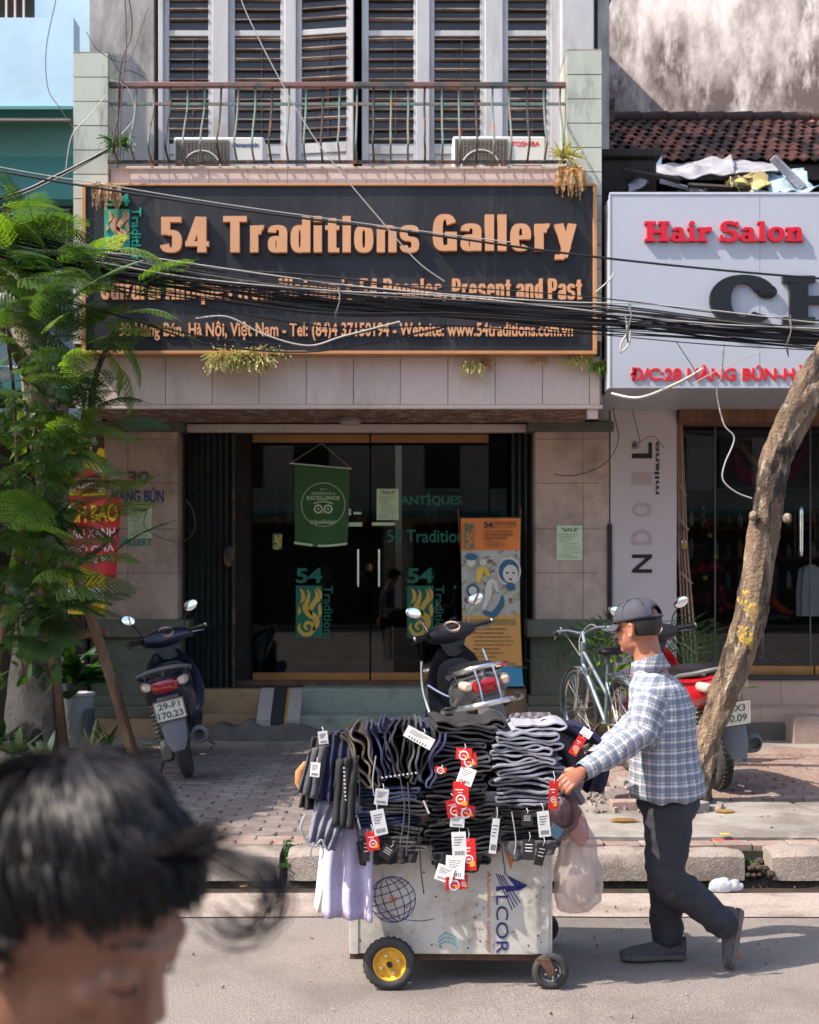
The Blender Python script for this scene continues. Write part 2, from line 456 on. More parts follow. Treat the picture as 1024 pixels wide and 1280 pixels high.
M_redsign = pm('red_sign', srgb(196, 26, 38), .5, var=.06, scale=4)
M_acbody = pm('ac_casing', srgb(204, 204, 200), .5, var=.05, scale=5, bump=.04, col2=srgb(160, 150, 138), c2scale=4, c2lo=.6, c2hi=.8)
M_wood = pm('weathered_wood', srgb(116, 82, 62), .85, var=.3, scale=9, bump=.7, bscale=40, bdist=.01, stretch=(1, 1, .2), col2=srgb(72, 50, 40), c2scale=6, c2lo=.5, c2hi=.7)
M_wood2 = pm('stake_wood', srgb(146, 112, 88), .85, var=.3, scale=12, bump=.8, bscale=50, bdist=.01, stretch=(1, 1, .2), col2=srgb(92, 66, 50), c2scale=8, c2lo=.5, c2hi=.7)
M_cable = sm('black_cable', srgb(26, 26, 30), .5)
M_cablew = sm('grey_cable', srgb(170, 166, 160), .5)
M_cableg = sm('dusty_cable', srgb(92, 88, 86), .6)
M_bark = pm('bark', srgb(122, 102, 83), .9, var=.4, scale=14, bump=1.0, bscale=45, bdist=.035, stretch=(1, 1, .22), col2=srgb(58, 48, 42), c2scale=9, c2lo=.5, c2hi=.58, col3=srgb(168, 152, 130), c3scale=16, c3lo=.54, c3hi=.64, st3=(1, 1, .3))
M_bark2 = pm('mottled_bark', srgb(152, 138, 124), .9, var=.25, scale=8, bump=.9, bscale=35, bdist=.02, col2=srgb(92, 80, 70), c2scale=4, c2lo=.5, c2hi=.62, col3=srgb(186, 176, 162), c3scale=11, c3lo=.58, c3hi=.68)
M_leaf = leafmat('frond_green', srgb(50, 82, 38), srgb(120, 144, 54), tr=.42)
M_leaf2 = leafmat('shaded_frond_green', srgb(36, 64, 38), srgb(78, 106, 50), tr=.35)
M_leafd = leafmat('dark_leaf', srgb(34, 66, 36), srgb(66, 98, 52))
M_leafp = leafmat('pale_leaf', srgb(160, 158, 100), srgb(192, 180, 130), tr=.2)
M_dry = leafmat('dry_leaf', srgb(136, 100, 66), srgb(168, 134, 94))
# ================================================================= GROUND
MB().bb(-200, 200, -150, 250, -.16, -.12).build('ground', M_ground, kind='structure', smooth=False)
def grid_sheet(name, x0, x1, y0, y1, z, nx, ny, mat, amp, kind='structure', thick=.1):
 g = MB(); vs = []; fs = []
 for j in range(ny + 1):
  for i in range(nx + 1):
   x = x0 + (x1 - x0) * i / nx; y = y0 + (y1 - y0) * j / ny
   vs.append((x, y, z + amp * noise.noise(Vector((x * 1.3, y * 1.3, 3)))))
 for j in range(ny):
  for i in range(nx):
   a = j * (nx + 1) + i; fs.append((a, a + 1, a + nx + 2, a + nx + 1))
 g.add(vs, fs)
 return g.build(name, mat, kind=kind)
grid_sheet('road', -30, 30, -9, 6.27, 0, 120, 60, M_asph, .006)
grid_sheet('gutter_strip', -30, 30, 6.26, 6.70, .006, 120, 3, M_gutter, .006)
grid_sheet('gutter_channel', -30, 30, 6.69, 6.86, -.012, 120, 3, M_wet, .008)
MB().bb(-30, 30, 7.06, 11.9, -.1, .145).build('sidewalk_bed', M_bed, kind='structure', smooth=False)
# curb: each stone on its own, mottled and uneven
curb = thing('curb', 'worn concrete kerb edging the pavement along the gutter', 'kerb', (0, 6.85, 0))
curb['kind'] = 'structure'; del curb['category']
def stone(x0, x1, y0, y1, z0, z1, seed, amp=.01, n=14):
 g = MB(); pr = [(y0, z0), (y0 + .005, z0 + (z1 - z0) * .45), (y0 + .012, z1 - .02), (y0 + .03, z1 - .004), ((y0 + y1) / 2, z1), (y1, z1), (y1, z0)]
 rings = []
 for i in range(n + 1):
  x = x0 + (x1 - x0) * i / n
  e = .012 if i in (0, n) else 0
  rings.append([(x, y + amp * noise.noise(Vector((x * 7 + seed, z * 9, y * 5))) + (e if k < 5 else 0), z + (amp * noise.noise(Vector((x * 6, y * 9, seed))) - e if k > 1 and k < 6 else 0)) for k, (y, z) in enumerate(pr)])
 g.loft(rings, True, True)
 return g
xs = [-9.0, -6.6, -4.4, -2.55, -.70]
for i in range(4): stone(xs[i], xs[i + 1] - (.012 if i < 3 else 0.0), 6.86, 7.08, .03, .18, i).build('kerb_stone', M_curb, curb)
for a, b in ((-.655, .55), (.565, 1.80), (1.95, 3.4), (3.41, 5.6), (5.62, 8)):
 stone(a, b, 6.86, 7.08 if a < 0 or a > 1.9 else 7.0, .03, .18, a).build('kerb_stone', M_curb, curb)
stone(-9, 8, 6.875, 7.05, -.05, .04, 9, .02, 160).build('crumbling_kerb_foot', M_curbdark, curb)
g = MB()
for i in range(40):
 x = rnd.uniform(1.81, 1.94); y = rnd.uniform(6.86, 7.1); r = rnd.uniform(.012, .03)
 g.ell((x, y, .05 + rnd.uniform(0, .05)), (r, r, r * .8), 6, 4)
g.build('rubble', M_soil, kind='stuff', label='crumbled soil and stones filling the broken kerb gap')
# ---- paving: pieces with recessed joints
def paver_mesh(w, d, h, mat, zig=.010):
 g = MB()
 poly = [(-w / 2, -d / 2), (-w / 6, -d / 2 + .001), (w / 6, -d / 2 - .001), (w / 2, -d / 2), (w / 2 + zig, 0), (w / 2, d / 2), (w / 6, d / 2 - .001), (-w / 6, d / 2 + .001), (-w / 2, d / 2), (-w / 2 + zig, 0)]
 b = .006
 sh = lambda s: [(x * (1 - s / w * 2), y * (1 - s / d * 2)) for x, y in poly]
 rings = [[(x, y, -h) for x, y in poly], [(x, y, -b) for x, y in poly], [(x, y, 0) for x, y in sh(b)]]
 g.loft(rings, True, True)
 return g
side = thing('sidewalk', 'interlocking grey and red pavers of the pavement', None, (0, 9, .18))
side['kind'] = 'structure'
PW, PD = .205, .108
pav = [paver_mesh(PW - .008, PD - .008, .05, M_paver).mesh('paver', M_paver, True, 30), paver_mesh(PW - .008, PD - .008, .05, M_paver_red).mesh('paver', M_paver_red, True, 30)]
cells = []
j = 0; y = 7.08 + PD / 2
def on_slab(x, y):
 if x > 0.75 and y < 8.35 + .15 * math.sin(x * 3): return True
 if y > 10.72: return True
 if -3.7 < x < -2.35 and y > 9.4: return True
 return False
while y < 10.8:
 i = 0; x = -6.2 + (PW / 2 if j % 2 else 0)
 while x < 6.4:
  if not on_slab(x, y) or (y < 7.22 and x > .75):
   red = (x > 1.2 + .3 * math.sin(y * 4)) or y < 7.3
   cells.append((x, y, red))
  x += PW
 y += PD; j += 1
def seen(x, y):
 return 0 <= 512 + x * 1600 / y <= 1024 and not (y < 8.0 and -.6 < x < .9)
order = sorted(cells, key=lambda c: (0 if seen(c[0], c[1]) else 1, c[1]))
near = order[:298]; rest = order[298:]
def jit(x, y):
 return (x + rnd.uniform(-.002, .002), y + rnd.uniform(-.002, .002), .18 + .010 * noise.noise(Vector((x, y, 1))) + rnd.uniform(-.003, .003))
for x, y, red in near:
 piece('paver', pav[1 if red else 0], side, jit(x, y), (rnd.uniform(-.02, .02), rnd.uniform(-.02, .02), rnd.uniform(-.02, .02)))
for red in (0, 1):
 g = MB()
 pmh = pav[red]; vs = [v.co.copy() for v in pmh.vertices]; fs = [tuple(p.vertices) for p in pmh.polygons]
 for x, y, r_ in rest:
  if int(r_) == red: g.add(vs, fs, Matrix.Translation(jit(x, y)) @ Euler((rnd.uniform(-.02, .02), rnd.uniform(-.02, .02), 0)).to_matrix().to_4x4())
 g.build('pavers', M_paver_red if red else M_paver, side, ang=30, kind='stuff')
# concrete patch, with a ragged edge, cracks as gaps between its plates
plates = [[(.78, 7.24), (1.55, 7.24), (1.50, 7.7), (1.62, 8.32), (.95, 8.3), (.82, 7.8)],
          [(1.57, 7.24), (2.35, 7.22), (2.6, 7.62), (2.45, 8.26), (1.65, 8.32), (1.53, 7.72)],
          [(2.38, 7.22), (3.2, 7.24), (6.4, 7.22), (6.4, 8.3), (3.4, 8.38), (2.48, 8.26), (2.63, 7.6)]]
conc = thing('pavement_patch', 'broken concrete patch of the pavement behind the kerb', None, (1.8, 7.8, .16)); conc['kind'] = 'structure'
for pl in plates:
 g = MB(); pts = []
 for i in range(len(pl)):
  a = Vector(pl[i]); b = Vector(pl[(i + 1) % len(pl)])
  k = max(1, int((b - a).length / .06))
  for q in range(k):
   p = a.lerp(b, q / k); o = .018 * noise.noise(Vector((p.x * 14, p.y * 14, 5)))
   pts.append((p.x + o, p.y + o))
 c = (sum(p[0] for p in pts) / len(pts), sum(p[1] for p in pts) / len(pts))
 rg = [[(x, y, .12) for x, y in pts], [(x, y, .183) for x, y in pts], [(c[0] + (x - c[0]) * .985, c[1] + (y - c[1]) * .97, .189) for x, y in pts]]
 g.loft(rg, True); g.build('slab', M_slab, conc, ang=30)
# cement apron along the house fronts
g = MB()
vs = []; fs = []; nx = 150; ny = 5
for j in range(ny + 1):
 for i in range(nx + 1):
  x = -6 + 13 * i / nx
  y0 = 10.70 + .05 * noise.noise(Vector((x * 3, 0, 0)))
  y = y0 + (11.30 - y0) * j / ny
  vs.append((x, y, .178 + .012 * min(j, 1) + .01 * noise.noise(Vector((x * 4, y * 4, 0)))))
for j in range(ny):
 for i in range(nx):
  a = j * (nx + 1) + i; fs.append((a, a + 1, a + nx + 2, a + nx + 1))
g.add(vs, fs); g.build('cement_apron', M_slab, kind='structure')
# weeds in joints
g = MB()
def tuft(g, c, r, n, h):
 for i in range(n):
  a = rnd.uniform(0, 2 * PI); q = r * math.sqrt(rnd.random())
  p = Vector(c) + Vector((q * math.cos(a), q * math.sin(a), 0)); s = h * rnd.uniform(.5, 1.2)
  d = Vector((rnd.uniform(-1, 1), rnd.uniform(-1, 1), rnd.uniform(.3, 1))).normalized() * s
  w = d.cross(Vector((rnd.uniform(-1, 1), rnd.uniform(-1, 1), .3))).normalized() * s * .35
  g.add([p, p + d * .5 + w, p + d, p + d * .5 - w], [(0, 1, 2, 3)])
for i in range(14): tuft(g, (-.675 + rnd.uniform(-.02, .02), 6.87 + .02 * i, .10 + .006 * i), .025, 30, .02)
for x in np.arange(-.62, -.2, .03): tuft(g, (x, 7.085, .175), .012, 8, .012)
for k in range(26):
 c = cells[rnd.randrange(len(cells))]
 if seen(c[0], c[1]) and c[0] < .6:
  for t in range(14): tuft(g, (c[0] + PW / 2 + rnd.uniform(-.008, .008), c[1] + rnd.uniform(-PD, PD), .168), .01, 4, .012)
for t in np.arange(-.95, .1, .015): tuft(g, (t, 8.72 + rnd.uniform(-.01, .01), .17), .01, 5, .012)
tuft(g, (1.86, 6.95, .10), .03, 24, .03)
g.build('weeds', M_leafd, kind='stuff', label='small weeds growing in the kerb gap and paver joints', smooth=False)
# ================================================================= GALLERY HOUSE
XL, XR = -2.84, 1.78
gb = thing('gallery_house', 'narrow two storey gallery house with tiled pilasters, canopy, balcony and white shuttered windows', 'house', (-.5, 11.4, .18))
YP = 11.40     # pilaster fronts
YD = 11.85     # glass doors
g = MB()
g.bb(XL, XL + .1, YP + .01, 17, .5, 9.2); g.bb(XR - .1, XR, YP + .01, 17, .5, 9.2)
g.bb(XL, XR, 16.9, 17, .5, 9.2); g.bb(XL, XR, YP + .02, 17, 9.2, 9.4)
g.build('house_wall', M_plaster, gb, smooth=False)
g = MB(); g.bb(XL + .1, XR - .1, 15.0, 15.1, .5, 4.6); g.bb(XL + .1, XR - .1, YD + .1, 15, 3.0, 3.1); g.bb(XL + .1, XR - .1, YD - .3, 15, .45, .597)
g.bb(XL + .1, -2.3, YD + .3, 15, .6, 3.0); g.bb(1.2, XR - .1, YD + .3, 15, .6, 3.0)
g.build('ground_floor_room', M_darkroom, gb, smooth=False)
g = MB(); g.bb(XL + .1, XR - .1, 14.0, 14.1, 4.6, 9); g.bb(XL + .1, XR - .1, YP + .4, 14, 4.6, 4.7)
g.build('upper_room', M_darkroom, gb, smooth=False)
# things dimly seen inside
sh = thing('display_shelf', 'dim wooden display shelf with jars inside the gallery', 'shelf', (-.2, 14.4, .6))
MB().bb(-1.5, 1.2, 14.3, 14.7, .6, .66).bb(-1.5, 1.2, 14.3, 14.7, 1.4, 1.44).bb(-1.5, 1.2, 14.3, 14.7, 2.1, 2.14).bb(-1.5, -1.46, 14.3, 14.7, .6, 2.6).bb(1.16, 1.2, 14.3, 14.7, .6, 2.6).build('shelf_frame', M_wood, sh)
for i in range(14):
 x = -1.35 + (i % 7) * .4; z = (1.44, 2.14)[i // 7]; h = rnd.uniform(.15, .3)
 MB().lathe([(.03, 0), (.07, h * .3), (.08, h * .6), (.04, h * .9), (.05, h)], Matrix.Translation((x, 14.45, z)), 12).build('jar', M_terr if i % 3 else M_tan_gr, sh)
def tiles(x0, x1, z0s, xs_, y, mat, parent, name='tile', gap=.004, thick=.012, axis='x'):
 "a wall of separate stone tiles: column edges xs_, course edges z0s"
 for a, b in zip(xs_[:-1], xs_[1:]):
  for c, d in zip(z0s[:-1], z0s[1:]):
   w, h = b - a - gap, d - c - gap
   if axis == 'x': g = MB().box((0, 0, 0), (w, thick, h)); loc = ((a + b) / 2, y + rnd.uniform(-.001, .001), (c + d) / 2)
   else: g = MB().box((0, 0, 0), (thick, w, h)); loc = (y + rnd.uniform(-.001, .001), (a + b) / 2, (c + d) / 2)
   piece(name, g.mesh(name, mat, False), parent, loc)
# pilasters
zt = [PZ(y, YP) for y in (775, 716, 661, 604, 549, 533)]
g = MB().bb(XL, -2.075, YP + .012, YP + .5, .55, 2.975).bb(1.125, XR - .002, YP + .012, YP + .5, .55, 2.975)
g.build('pilaster_core', M_grout, gb, smooth=False)
tiles(0, 0, zt, [XL, PX(160, YP), PX(222, YP)], YP + .006, M_stone, gb)
tiles(0, 0, zt, [YP + .012, YP + .30, YP + .5], -2.07, M_stone, gb, axis='y')
tiles(0, 0, zt, [PX(669.5, YP), PX(729, YP), XR], YP + .006, M_stone, gb)
tiles(0, 0, zt, [YP + .012, YP + .30, YP + .5], 1.12, M_stone, gb, axis='y')
for x0, x1 in ((XL, -2.0), (1.05, XR + .03)):
 MB().bb(x0, x1, YP - .07, YP + .48, 2.89, 2.978).build('pilaster_cap', M_olive, gb, bevel=.01)
for x0, x1, lx0, lx1 in ((XL, -2.03, XL, -1.945), (1.08, XR + .03, 1.035, XR + .08)):
 MB().bb(x0, x1, YP - .03, YP + .49, .54, 1.07).build('pilaster_base', M_olive, gb, bevel=.005)
 MB().bb(lx0, lx1, YP - .12, YP + .5, 1.065, 1.222).build('pilaster_ledge', M_olive, gb, bevel=.012)
 MB().bb(lx0 + .02, lx1 - .0, YP - .10, YP + .5, .46, .55).build('plinth_course', M_olive, gb, bevel=.008)
 MB().bb(lx0, lx1 + .02, YP - .16, YP + .5, .36, .462).build('plinth_course', M_olive, gb, bevel=.008)
# steps, tan strips, ramps
MB().bb(XL, PX(325, 11.3), 11.25, 11.95, .14, .39).build('granite_step', M_tan_gr, gb, bevel=.008)
MB().bb(XL + .9, PX(325, 11.3), 11.42, 11.95, .38, .595).build('granite_step', M_tan_gr, gb, bevel=.008)
MB().bb(PX(560, 11.3), XR, 11.25, 11.95, .14, .365).build('granite_step', M_tan_gr, gb, bevel=.008)
MB().bb(PX(560, 11.3), PX(660, 11.3), 11.42, 11.95, .36, .595).build('granite_step', M_tan_gr, gb, bevel=.008)
MB().bb(PX(374, 11.2), PX(540, 11.2), 11.18, 11.95, .14, .385).build('green_step', M_green_gr, gb, bevel=.01)
MB().bb(PX(376, 11.4), PX(540, 11.4), 11.42, 11.95, .38, .602).build('green_step', M_green_gr, gb, bevel=.01)
def ramp(xa, xb, name, m, z0=.36, z1=.6, ya=11.12, yb=11.45, d=.0):
 g = MB()
 vs = [(xa, ya, .14), (xb, ya, .14), (xb, yb + .1, .14), (xa, yb + .1, .14), (xa, ya, z0 + d), (xb, ya, z0 + d), (xb, yb, z1 + d), (xa, yb, z1 + d), (xb, yb + .1, z1 + d), (xa, yb + .1, z1 + d)]
 fs = [(0, 1, 5, 4), (1, 2, 8, 6, 5), (0, 4, 7, 9, 3), (4, 5, 6, 7), (7, 6, 8, 9), (2, 3, 9, 8), (0, 3, 2, 1)]
 g.add(vs, fs); return g.build(name, m, gb, smooth=False)
a = PX(322, 11.2)
ramp(a, a + .12, 'ramp_strip', M_terr); ramp(a + .121, a + .24, 'ramp_strip', M_blackstone); ramp(a + .241, a + .262, 'ramp_strip', M_ochre); ramp(a + .263, a + .375, 'ramp_strip', M_terr)
a = PX(541, 11.2); ramp(a, a + .12, 'ramp_strip', M_terr); ramp(a + .121, a + .23, 'ramp_strip', M_blackstone)
# rough cement poured against the steps
g = MB(); n = 60
for (xa, xb, top) in ((-2.2, -.6, .34), (-.9, .7, .24), (.2, 2.6, .24)):
 rings = []
 for i in range(n + 1):
  x = xa + (xb - xa) * i / n; e = math.sin(PI * i / n) ** .4
  h = .18 + (top - .18) * e * (.8 + .5 * noise.noise(Vector((x * 6, top, 0)))) + .01
  y0 = 11.02 + .04 * noise.noise(Vector((x * 5, 1, 0)))
  rings.append([(x, y0, .17), (x, y0 + .04, .18 + (h - .18) * .5), (x, y0 + .09, h), (x, 11.30, h + .01), (x, 11.30, .17)])
 g.loft(rings, True)
g.build('cement_skirt', M_cement, gb)
# door threshold, header, roller track
MB().bb(PX(293, 11.8), PX(640, 11.8), 11.70, 11.95, .597, .64).build('threshold', M_wood, gb, bevel=.006)
MB().bb(-2.06, 1.115, 11.52, 11.62, 2.90, 2.975).build('roller_track', M_fascia, gb, bevel=.006)
MB().bb(-2.06, 1.115, 11.62, 11.9, 2.935, 2.978).build('lintel', M_plaster, gb, smooth=False)
# soffit with mosaic strips, canopy body
YC = 10.20
MB().bb(-2.655, 1.535, YC + .02, YP + .02, 3.0, 4.70).build('canopy_body', M_plaster, gb, smooth=False)
MB().bb(-2.655, 1.535, YC + .012, YP + .02, 2.975, 3.001).build('soffit_bed', M_grout, gb, smooth=False)
g = MB(); y = YC + .05
while y < YP - .03:
 x = -2.64 + rnd.uniform(0, .03)
 while x < 1.50:
  w = rnd.uniform(.055, .075)
  if rnd.random() > .04: g.box((x + w / 2, y, 2.972 + rnd.uniform(0, .004)), (w - .008, .042, .01))
  x += w
 y += .052
g.build('soffit_mosaic', M_soffit, gb, smooth=False, kind='stuff')
MB().bb(-2.66, 1.54, YC - .002, YC + .05, 2.955, 2.99).build('drip_edge', M_fascia, gb, bevel=.004)
MB().bb(PX(735, YC), PX(748, YC), YC + .02, YC + .1, 2.88, 2.96).build('bracket', M_fascia, gb)
g = MB().lathe([(.0, 0), (.06, 0), (.085, -.02), (.095, -.05), (.07, -.065), (0, -.07)], Matrix.Translation((PX(438, 10.9), 10.9, 2.97)), 20)
tag(g.build('ceiling_lamp', M_terr), 'small round unlit ceiling lamp under the canopy soffit', 'lamp')
# fascia tiles
fx = [PX(p, YC) for p in (91, 103, 149, 207, 265.5, 324, 383, 442, 500.5, 560, 619, 678, 737, 750)]
MB().bb(fx[0] + .004, fx[-1] - .004, YC + .008, YC + .02, 2.985, 3.37).build('fascia_bed', M_grout, gb, smooth=False)
tiles(0, 0, [2.988, 3.362], fx, YC + .002, M_fascia, gb, name='fascia_tile', thick=.014, gap=.005)
tiles(0, 0, [3.362, 3.375], fx[:1] + fx[-1:], YC + .03, M_fascia, gb, name='fascia_coping', thick=.06, gap=.0)
# parapet strip above the sign: narrow tiles
px_ = [PX(p, YC) for p in np.arange(138, 708, 24.6)]
tiles(0, 0, [3.38, 4.868], px_, YC + .006, M_fascia, gb, name='parapet_tile', thick=.012, gap=.003)
MB().bb(-2.40, 1.25, YC + .012, YC + .16, 3.38, 4.86).build('parapet', M_grout, gb, smooth=False)
MB().bb(-2.40, 1.25, YC - .01, YC + .16, 4.862, 4.885).build('parapet_coping', M_fascia, gb, bevel=.004)
MB().bb(-2.655, 1.535, YC + .16, YP, 4.70, 4.74).build('balcony_floor', M_slab, gb, smooth=False)
# balcony piers with stacked tiles
for side_, x0, x1, ztop in ((0, PX(92, 10.15), PX(135, 10.15), 5.77), (1, PX(709, 10.15), PX(752, 10.15), 5.79)):
 MB().bb(x0 + .008, x1 - .008, 10.158, 10.60, 3.38, ztop - .01).build('pier_core', M_grout, gb, smooth=False)
 zs = [ztop - .1925 * k for k in range(13)][::-1]; zs = [z for z in zs if z > 3.36]
 for c, d in zip(zs[:-1], zs[1:]):
  piece('pier_tile', MB().box((0, 0, 0), (x1 - x0, .014, d - c - .007)).mesh('pier_tile', M_piertile, False), gb, ((x0 + x1) / 2, 10.152 + rnd.uniform(-.001, .001), (c + d) / 2))
  xx = x1 if side_ == 0 else x0
  for q in range(2):
   piece('pier_tile', MB().box((0, 0, 0), (.014, .215, d - c - .007)).mesh('pier_tile', M_piertile, False), gb, (xx - (.006 if side_ == 0 else -.006), 10.27 + q * .222, (c + d) / 2))
 MB().bb(x0 - .004, x1 + .004, 10.146, 10.61, ztop - .008, ztop + .012).build('pier_cap', M_curb, gb, bevel=.004)
# upper wall: side strips, right column, window frame band
YU = 11.36
MB().bb(XL, PX(192, YU), YU, YU + .3, 4.7, 9.2).build('upper_wall', M_plaster, gb, smooth=False)
MB().bb(PX(690, YU), PX(712, YU), YU - .02, YU + .3, 4.7, 9.2).build('upper_wall', M_plaster, gb, smooth=False)
MB().bb(PX(702, 11.2), PX(743, 11.2), 11.2, 11.6, 4.7, 9.2).build('corner_column', M_white, gb, bevel=.01)
MB().bb(PX(192, YU), PX(690, YU), YU + .02, YU + .3, 7.0, 9.2).build('upper_wall', M_plaster, gb, smooth=False)
MB().bb(PX(688, YU), PX(703, YU), YU - .05, YU + .02, 4.7, 7.05).build('window_jamb', M_white, gb, bevel=.004)
M_pane = pm('dark_dusty_pane', srgb(52, 48, 48), .18, var=.3, scale=3, bump=.05, bscale=6)
# shutters: (left px, right px of slat opening), angle
def shutter(pxa, pxb, ang=0, D=YU - .02):
 x0 = PX(pxa, D); x1 = PX(pxb, D); st = .06
 t = bpy.data.objects.new('shutter', None); COL.objects.link(t)
 s = MB()
 w = x1 - x0 + 2 * st
 zr = [4.73, 5.36, 6.42, 7.02]     # rails
 s.bb(0, st, -.022, .022, 4.73, 7.02); s.bb(w - st, w, -.022, .022, 4.73, 7.02)
 s.bb(st, w - st, -.020, .020, 4.73, 4.83); s.bb(st, w - st, -.020, .020, 5.34, 5.43); s.bb(st, w - st, -.020, .020, PZ(46, D), PZ(39, D)); s.bb(st, w - st, -.020, .020, 6.93, 7.02)
 s.bb(st, w - st, -.008, .008, 4.83, 5.34)
 Mx = Matrix.Translation((x0 - st, D, 0)) @ Matrix.Rotation(ang, 4, 'Z')
 s.v = [Mx @ v for v in s.v]
 f = s.build('shutter', M_white, gb, bevel=.004)
 bpy.data.objects.remove(t)
 sl = MB().box((0, 0, 0), (x1 - x0 - .002, .045, .006)).mesh('slat', M_slat, False)
 pn = MB().bb(st, w - st, .012, .016, 5.43, 6.93); pn.v = [Mx @ v for v in pn.v]; pn.build('pane', M_pane, f, smooth=False)
 z = 5.47
 while z < 6.90:
  if not (PZ(49, D) < z < PZ(36, D)):
   p = Mx @ Vector((w / 2, .0, z))
   piece('slat', sl, f, p + Vector((0, -.012, 0)), (R(rnd.uniform(-12, 14)), R(rnd.uniform(-.6, .6)), ang))
  z += .0885
 rd = MB().cyl((w / 2 + .04, -.03, 5.5), (w / 2 + .04, -.03, PZ(50, D)), .004, 6)
 rd.v = [Mx @ v for v in rd.v]; rd.build('tilt_rod', M_iron, f)
 return f
for a, b, an in ((212, 261, 0), (294, 351, 0), (378, 435, R(-9)), (461, 517, 0), (543, 600, 0), (635, 683, 0)): shutter(a, b, an)
for pa, pb in ((200, 206), (267, 287), (357, 371), (520.5, 537), (606, 628)):
 MB().bb(PX(pa, YU), PX(pb, YU), YU - .075, YU + .06, 4.72, 7.05).build('window_post', M_white, gb, bevel=.005)
MB().bb(PX(190, YU), PX(700, YU), YU - .03, YU + .2, 7.02, 7.12).build('window_head', M_white, gb)
# balcony railing
rl = thing('balcony_railing', 'rusty iron balcony railing with bellied green bars between the two piers', 'railing', (-.5, 10.2, 4.88))
xa, xb = PX(137, 10.2), PX(707, 10.2)
MB().bb(xa, xb, 10.18, 10.23, 5.515, 5.555).build('top_rail', pm('oxide_rail', srgb(118, 82, 74), .6, var=.2, scale=6, col2=srgb(62, 70, 70), c2scale=3, c2lo=.5, c2hi=.6), rl, bevel=.006)
MB().bb(xa, xb, 10.195, 10.215, 5.375, 5.395).build('rail', M_irong, rl)
MB().bb(xa, xb, 10.13, 10.165, 4.895, 4.915).build('rail', M_iron, rl)
n = 27
for i in range(n):
 x = xa + .08 + (xb - xa - .12) * i / (n - 1)
 w = rnd.uniform(-.006, .006)
 MB().tube(bez([(x, 10.205, 5.52), (x + w, 10.19, 5.36), (x, 10.07, 5.16), (x + w, 9.98, 5.02), (x, 10.00, 4.96), (x, 10.14, 4.905)], 4), .0085, 6).build('baluster', M_irong if i % 3 else M_iron, rl)
# air conditioners on the balcony
def aircon(px0, px1, pxg, py0, py1, label, brand, bcol, D=10.55):
 x0, x1, xg = PX(px0, D), PX(px1, D), PX(pxg, D); z1 = PZ(py0, D); z0 = z1 - .55
 t = thing('air_conditioner', label, 'air conditioner', ((x0 + x1) / 2, D, z0), group='air conditioners on the balcony')
 MB().bb(x0, x1, D, D + .3, z0, z1).build('casing', M_acbody, t, bevel=.015)
 cx, cz = (x0 + xg) / 2, z0 + .27
 gr = MB().bb(x0 + .02, xg - .01, D - .010, D - .002, z0 + .03, z1 - .03); o = gr.build('grille_back', sm('grille_shadow', srgb(96, 90, 84), .7), t)
 g = MB(); z = z0 + .04
 while z < z1 - .03: g.box(((x0 + xg) / 2 + .005, D - .016, z), (xg - x0 - .03, .004, .004)); z += .013
 x = x0 + .03
 while x < xg - .01: g.box((x, D - .019, (z0 + z1) / 2), (.003, .004, z1 - z0 - .06)); x += .03
 g.build('grille', M_slab, t, smooth=False)
 MB().torus((0, 0, 0), .16, .006, Matrix.Translation((cx, D - .02, cz)) @ Matrix.Rotation(PI / 2, 4, 'X')).build('fan_ring', M_acbody, t)
 MB().lathe([(0, -.003), (.04, -.003), (.042, 0)], Matrix.Translation((cx, D - .022, cz)) @ Matrix.Rotation(PI / 2, 4, 'X')).build('fan_hub', M_whitep, t)
 g = MB()
 for k in range(9): g.bb(xg + .03, x1 - .03, D - .006, D, z0 + .06 + k * .035, z0 + .063 + k * .035)
 g.build('louvre', M_grout, t, smooth=False)
 text(brand, xg + .02, xg + .02 + (x1 - xg) * .78, z1 - .085, z1 - .045, D - .001, bcol, t, bold=.02)
aircon(217, 330, 288, 171, 213, 'old air conditioner with blue lettering at the left of the balcony', 'Panasonic', M_blueink)
aircon(566, 682, 636, 170, 208, 'old air conditioner with red lettering at the right of the balcony', 'TOSHIBA', M_redtxt)
# ---- folding gates at both sides of the door
def gate(pxa, pxb, label, n):
 D = 11.56; x0, x1 = PX(pxa, D), PX(pxb, D)
 t = thing('folding_gate', label, 'gate', ((x0 + x1) / 2, D, .6), group='folding gates beside the door')
 bar = MB().add([(-.010, 0, 0), (.010, 0, 0), (.010, .035, 0), (-.010, .035, 0), (-.010, 0, 2.3), (.010, 0, 2.3), (.010, .035, 2.3), (-.010, .035, 2.3)],
                   [(0, 3, 2, 1), (4, 5, 6, 7), (0, 1, 5, 4), (1, 2, 6, 5), (2, 3, 7, 6), (3, 0, 4, 7)]).mesh('gate_bar', M_gate, False)
 for i in range(n):
  x = x0 + .012 + (x1 - x0 - .024) * i / (n - 1)
  piece('gate_bar', bar, t, (x, D + (.03 if i % 2 else 0), .602), (0, 0, R(25 if i % 2 else -25)))
 MB().bb(x0, x1, D + .07, D + .075, .62, 2.88).build('gate_sheet', M_gate, t, smooth=False)
 for z in (.9, 1.75, 2.6): MB().bb(x0, x1, D + .062, D + .069, z, z + .03).build('cross_strip', M_iron, t, smooth=False)
 return t
t = gate(235, 293, 'wide dark green folding gate stacked left of the glass door', 15)
MB().bb(PX(291, 11.52), PX(294, 11.52), 11.50, 11.54, .61, 2.88).build('gate_edge', M_iron, t)
MB().ell((PX(286, 11.5), 11.5, PZ(695, 11.5)), (.05, .02, .1), 10, 8).build('latch_plate', M_iron, t)
gate(640, 667, 'narrow dark folding gate stacked right of the glass door behind the orange banner', 7)
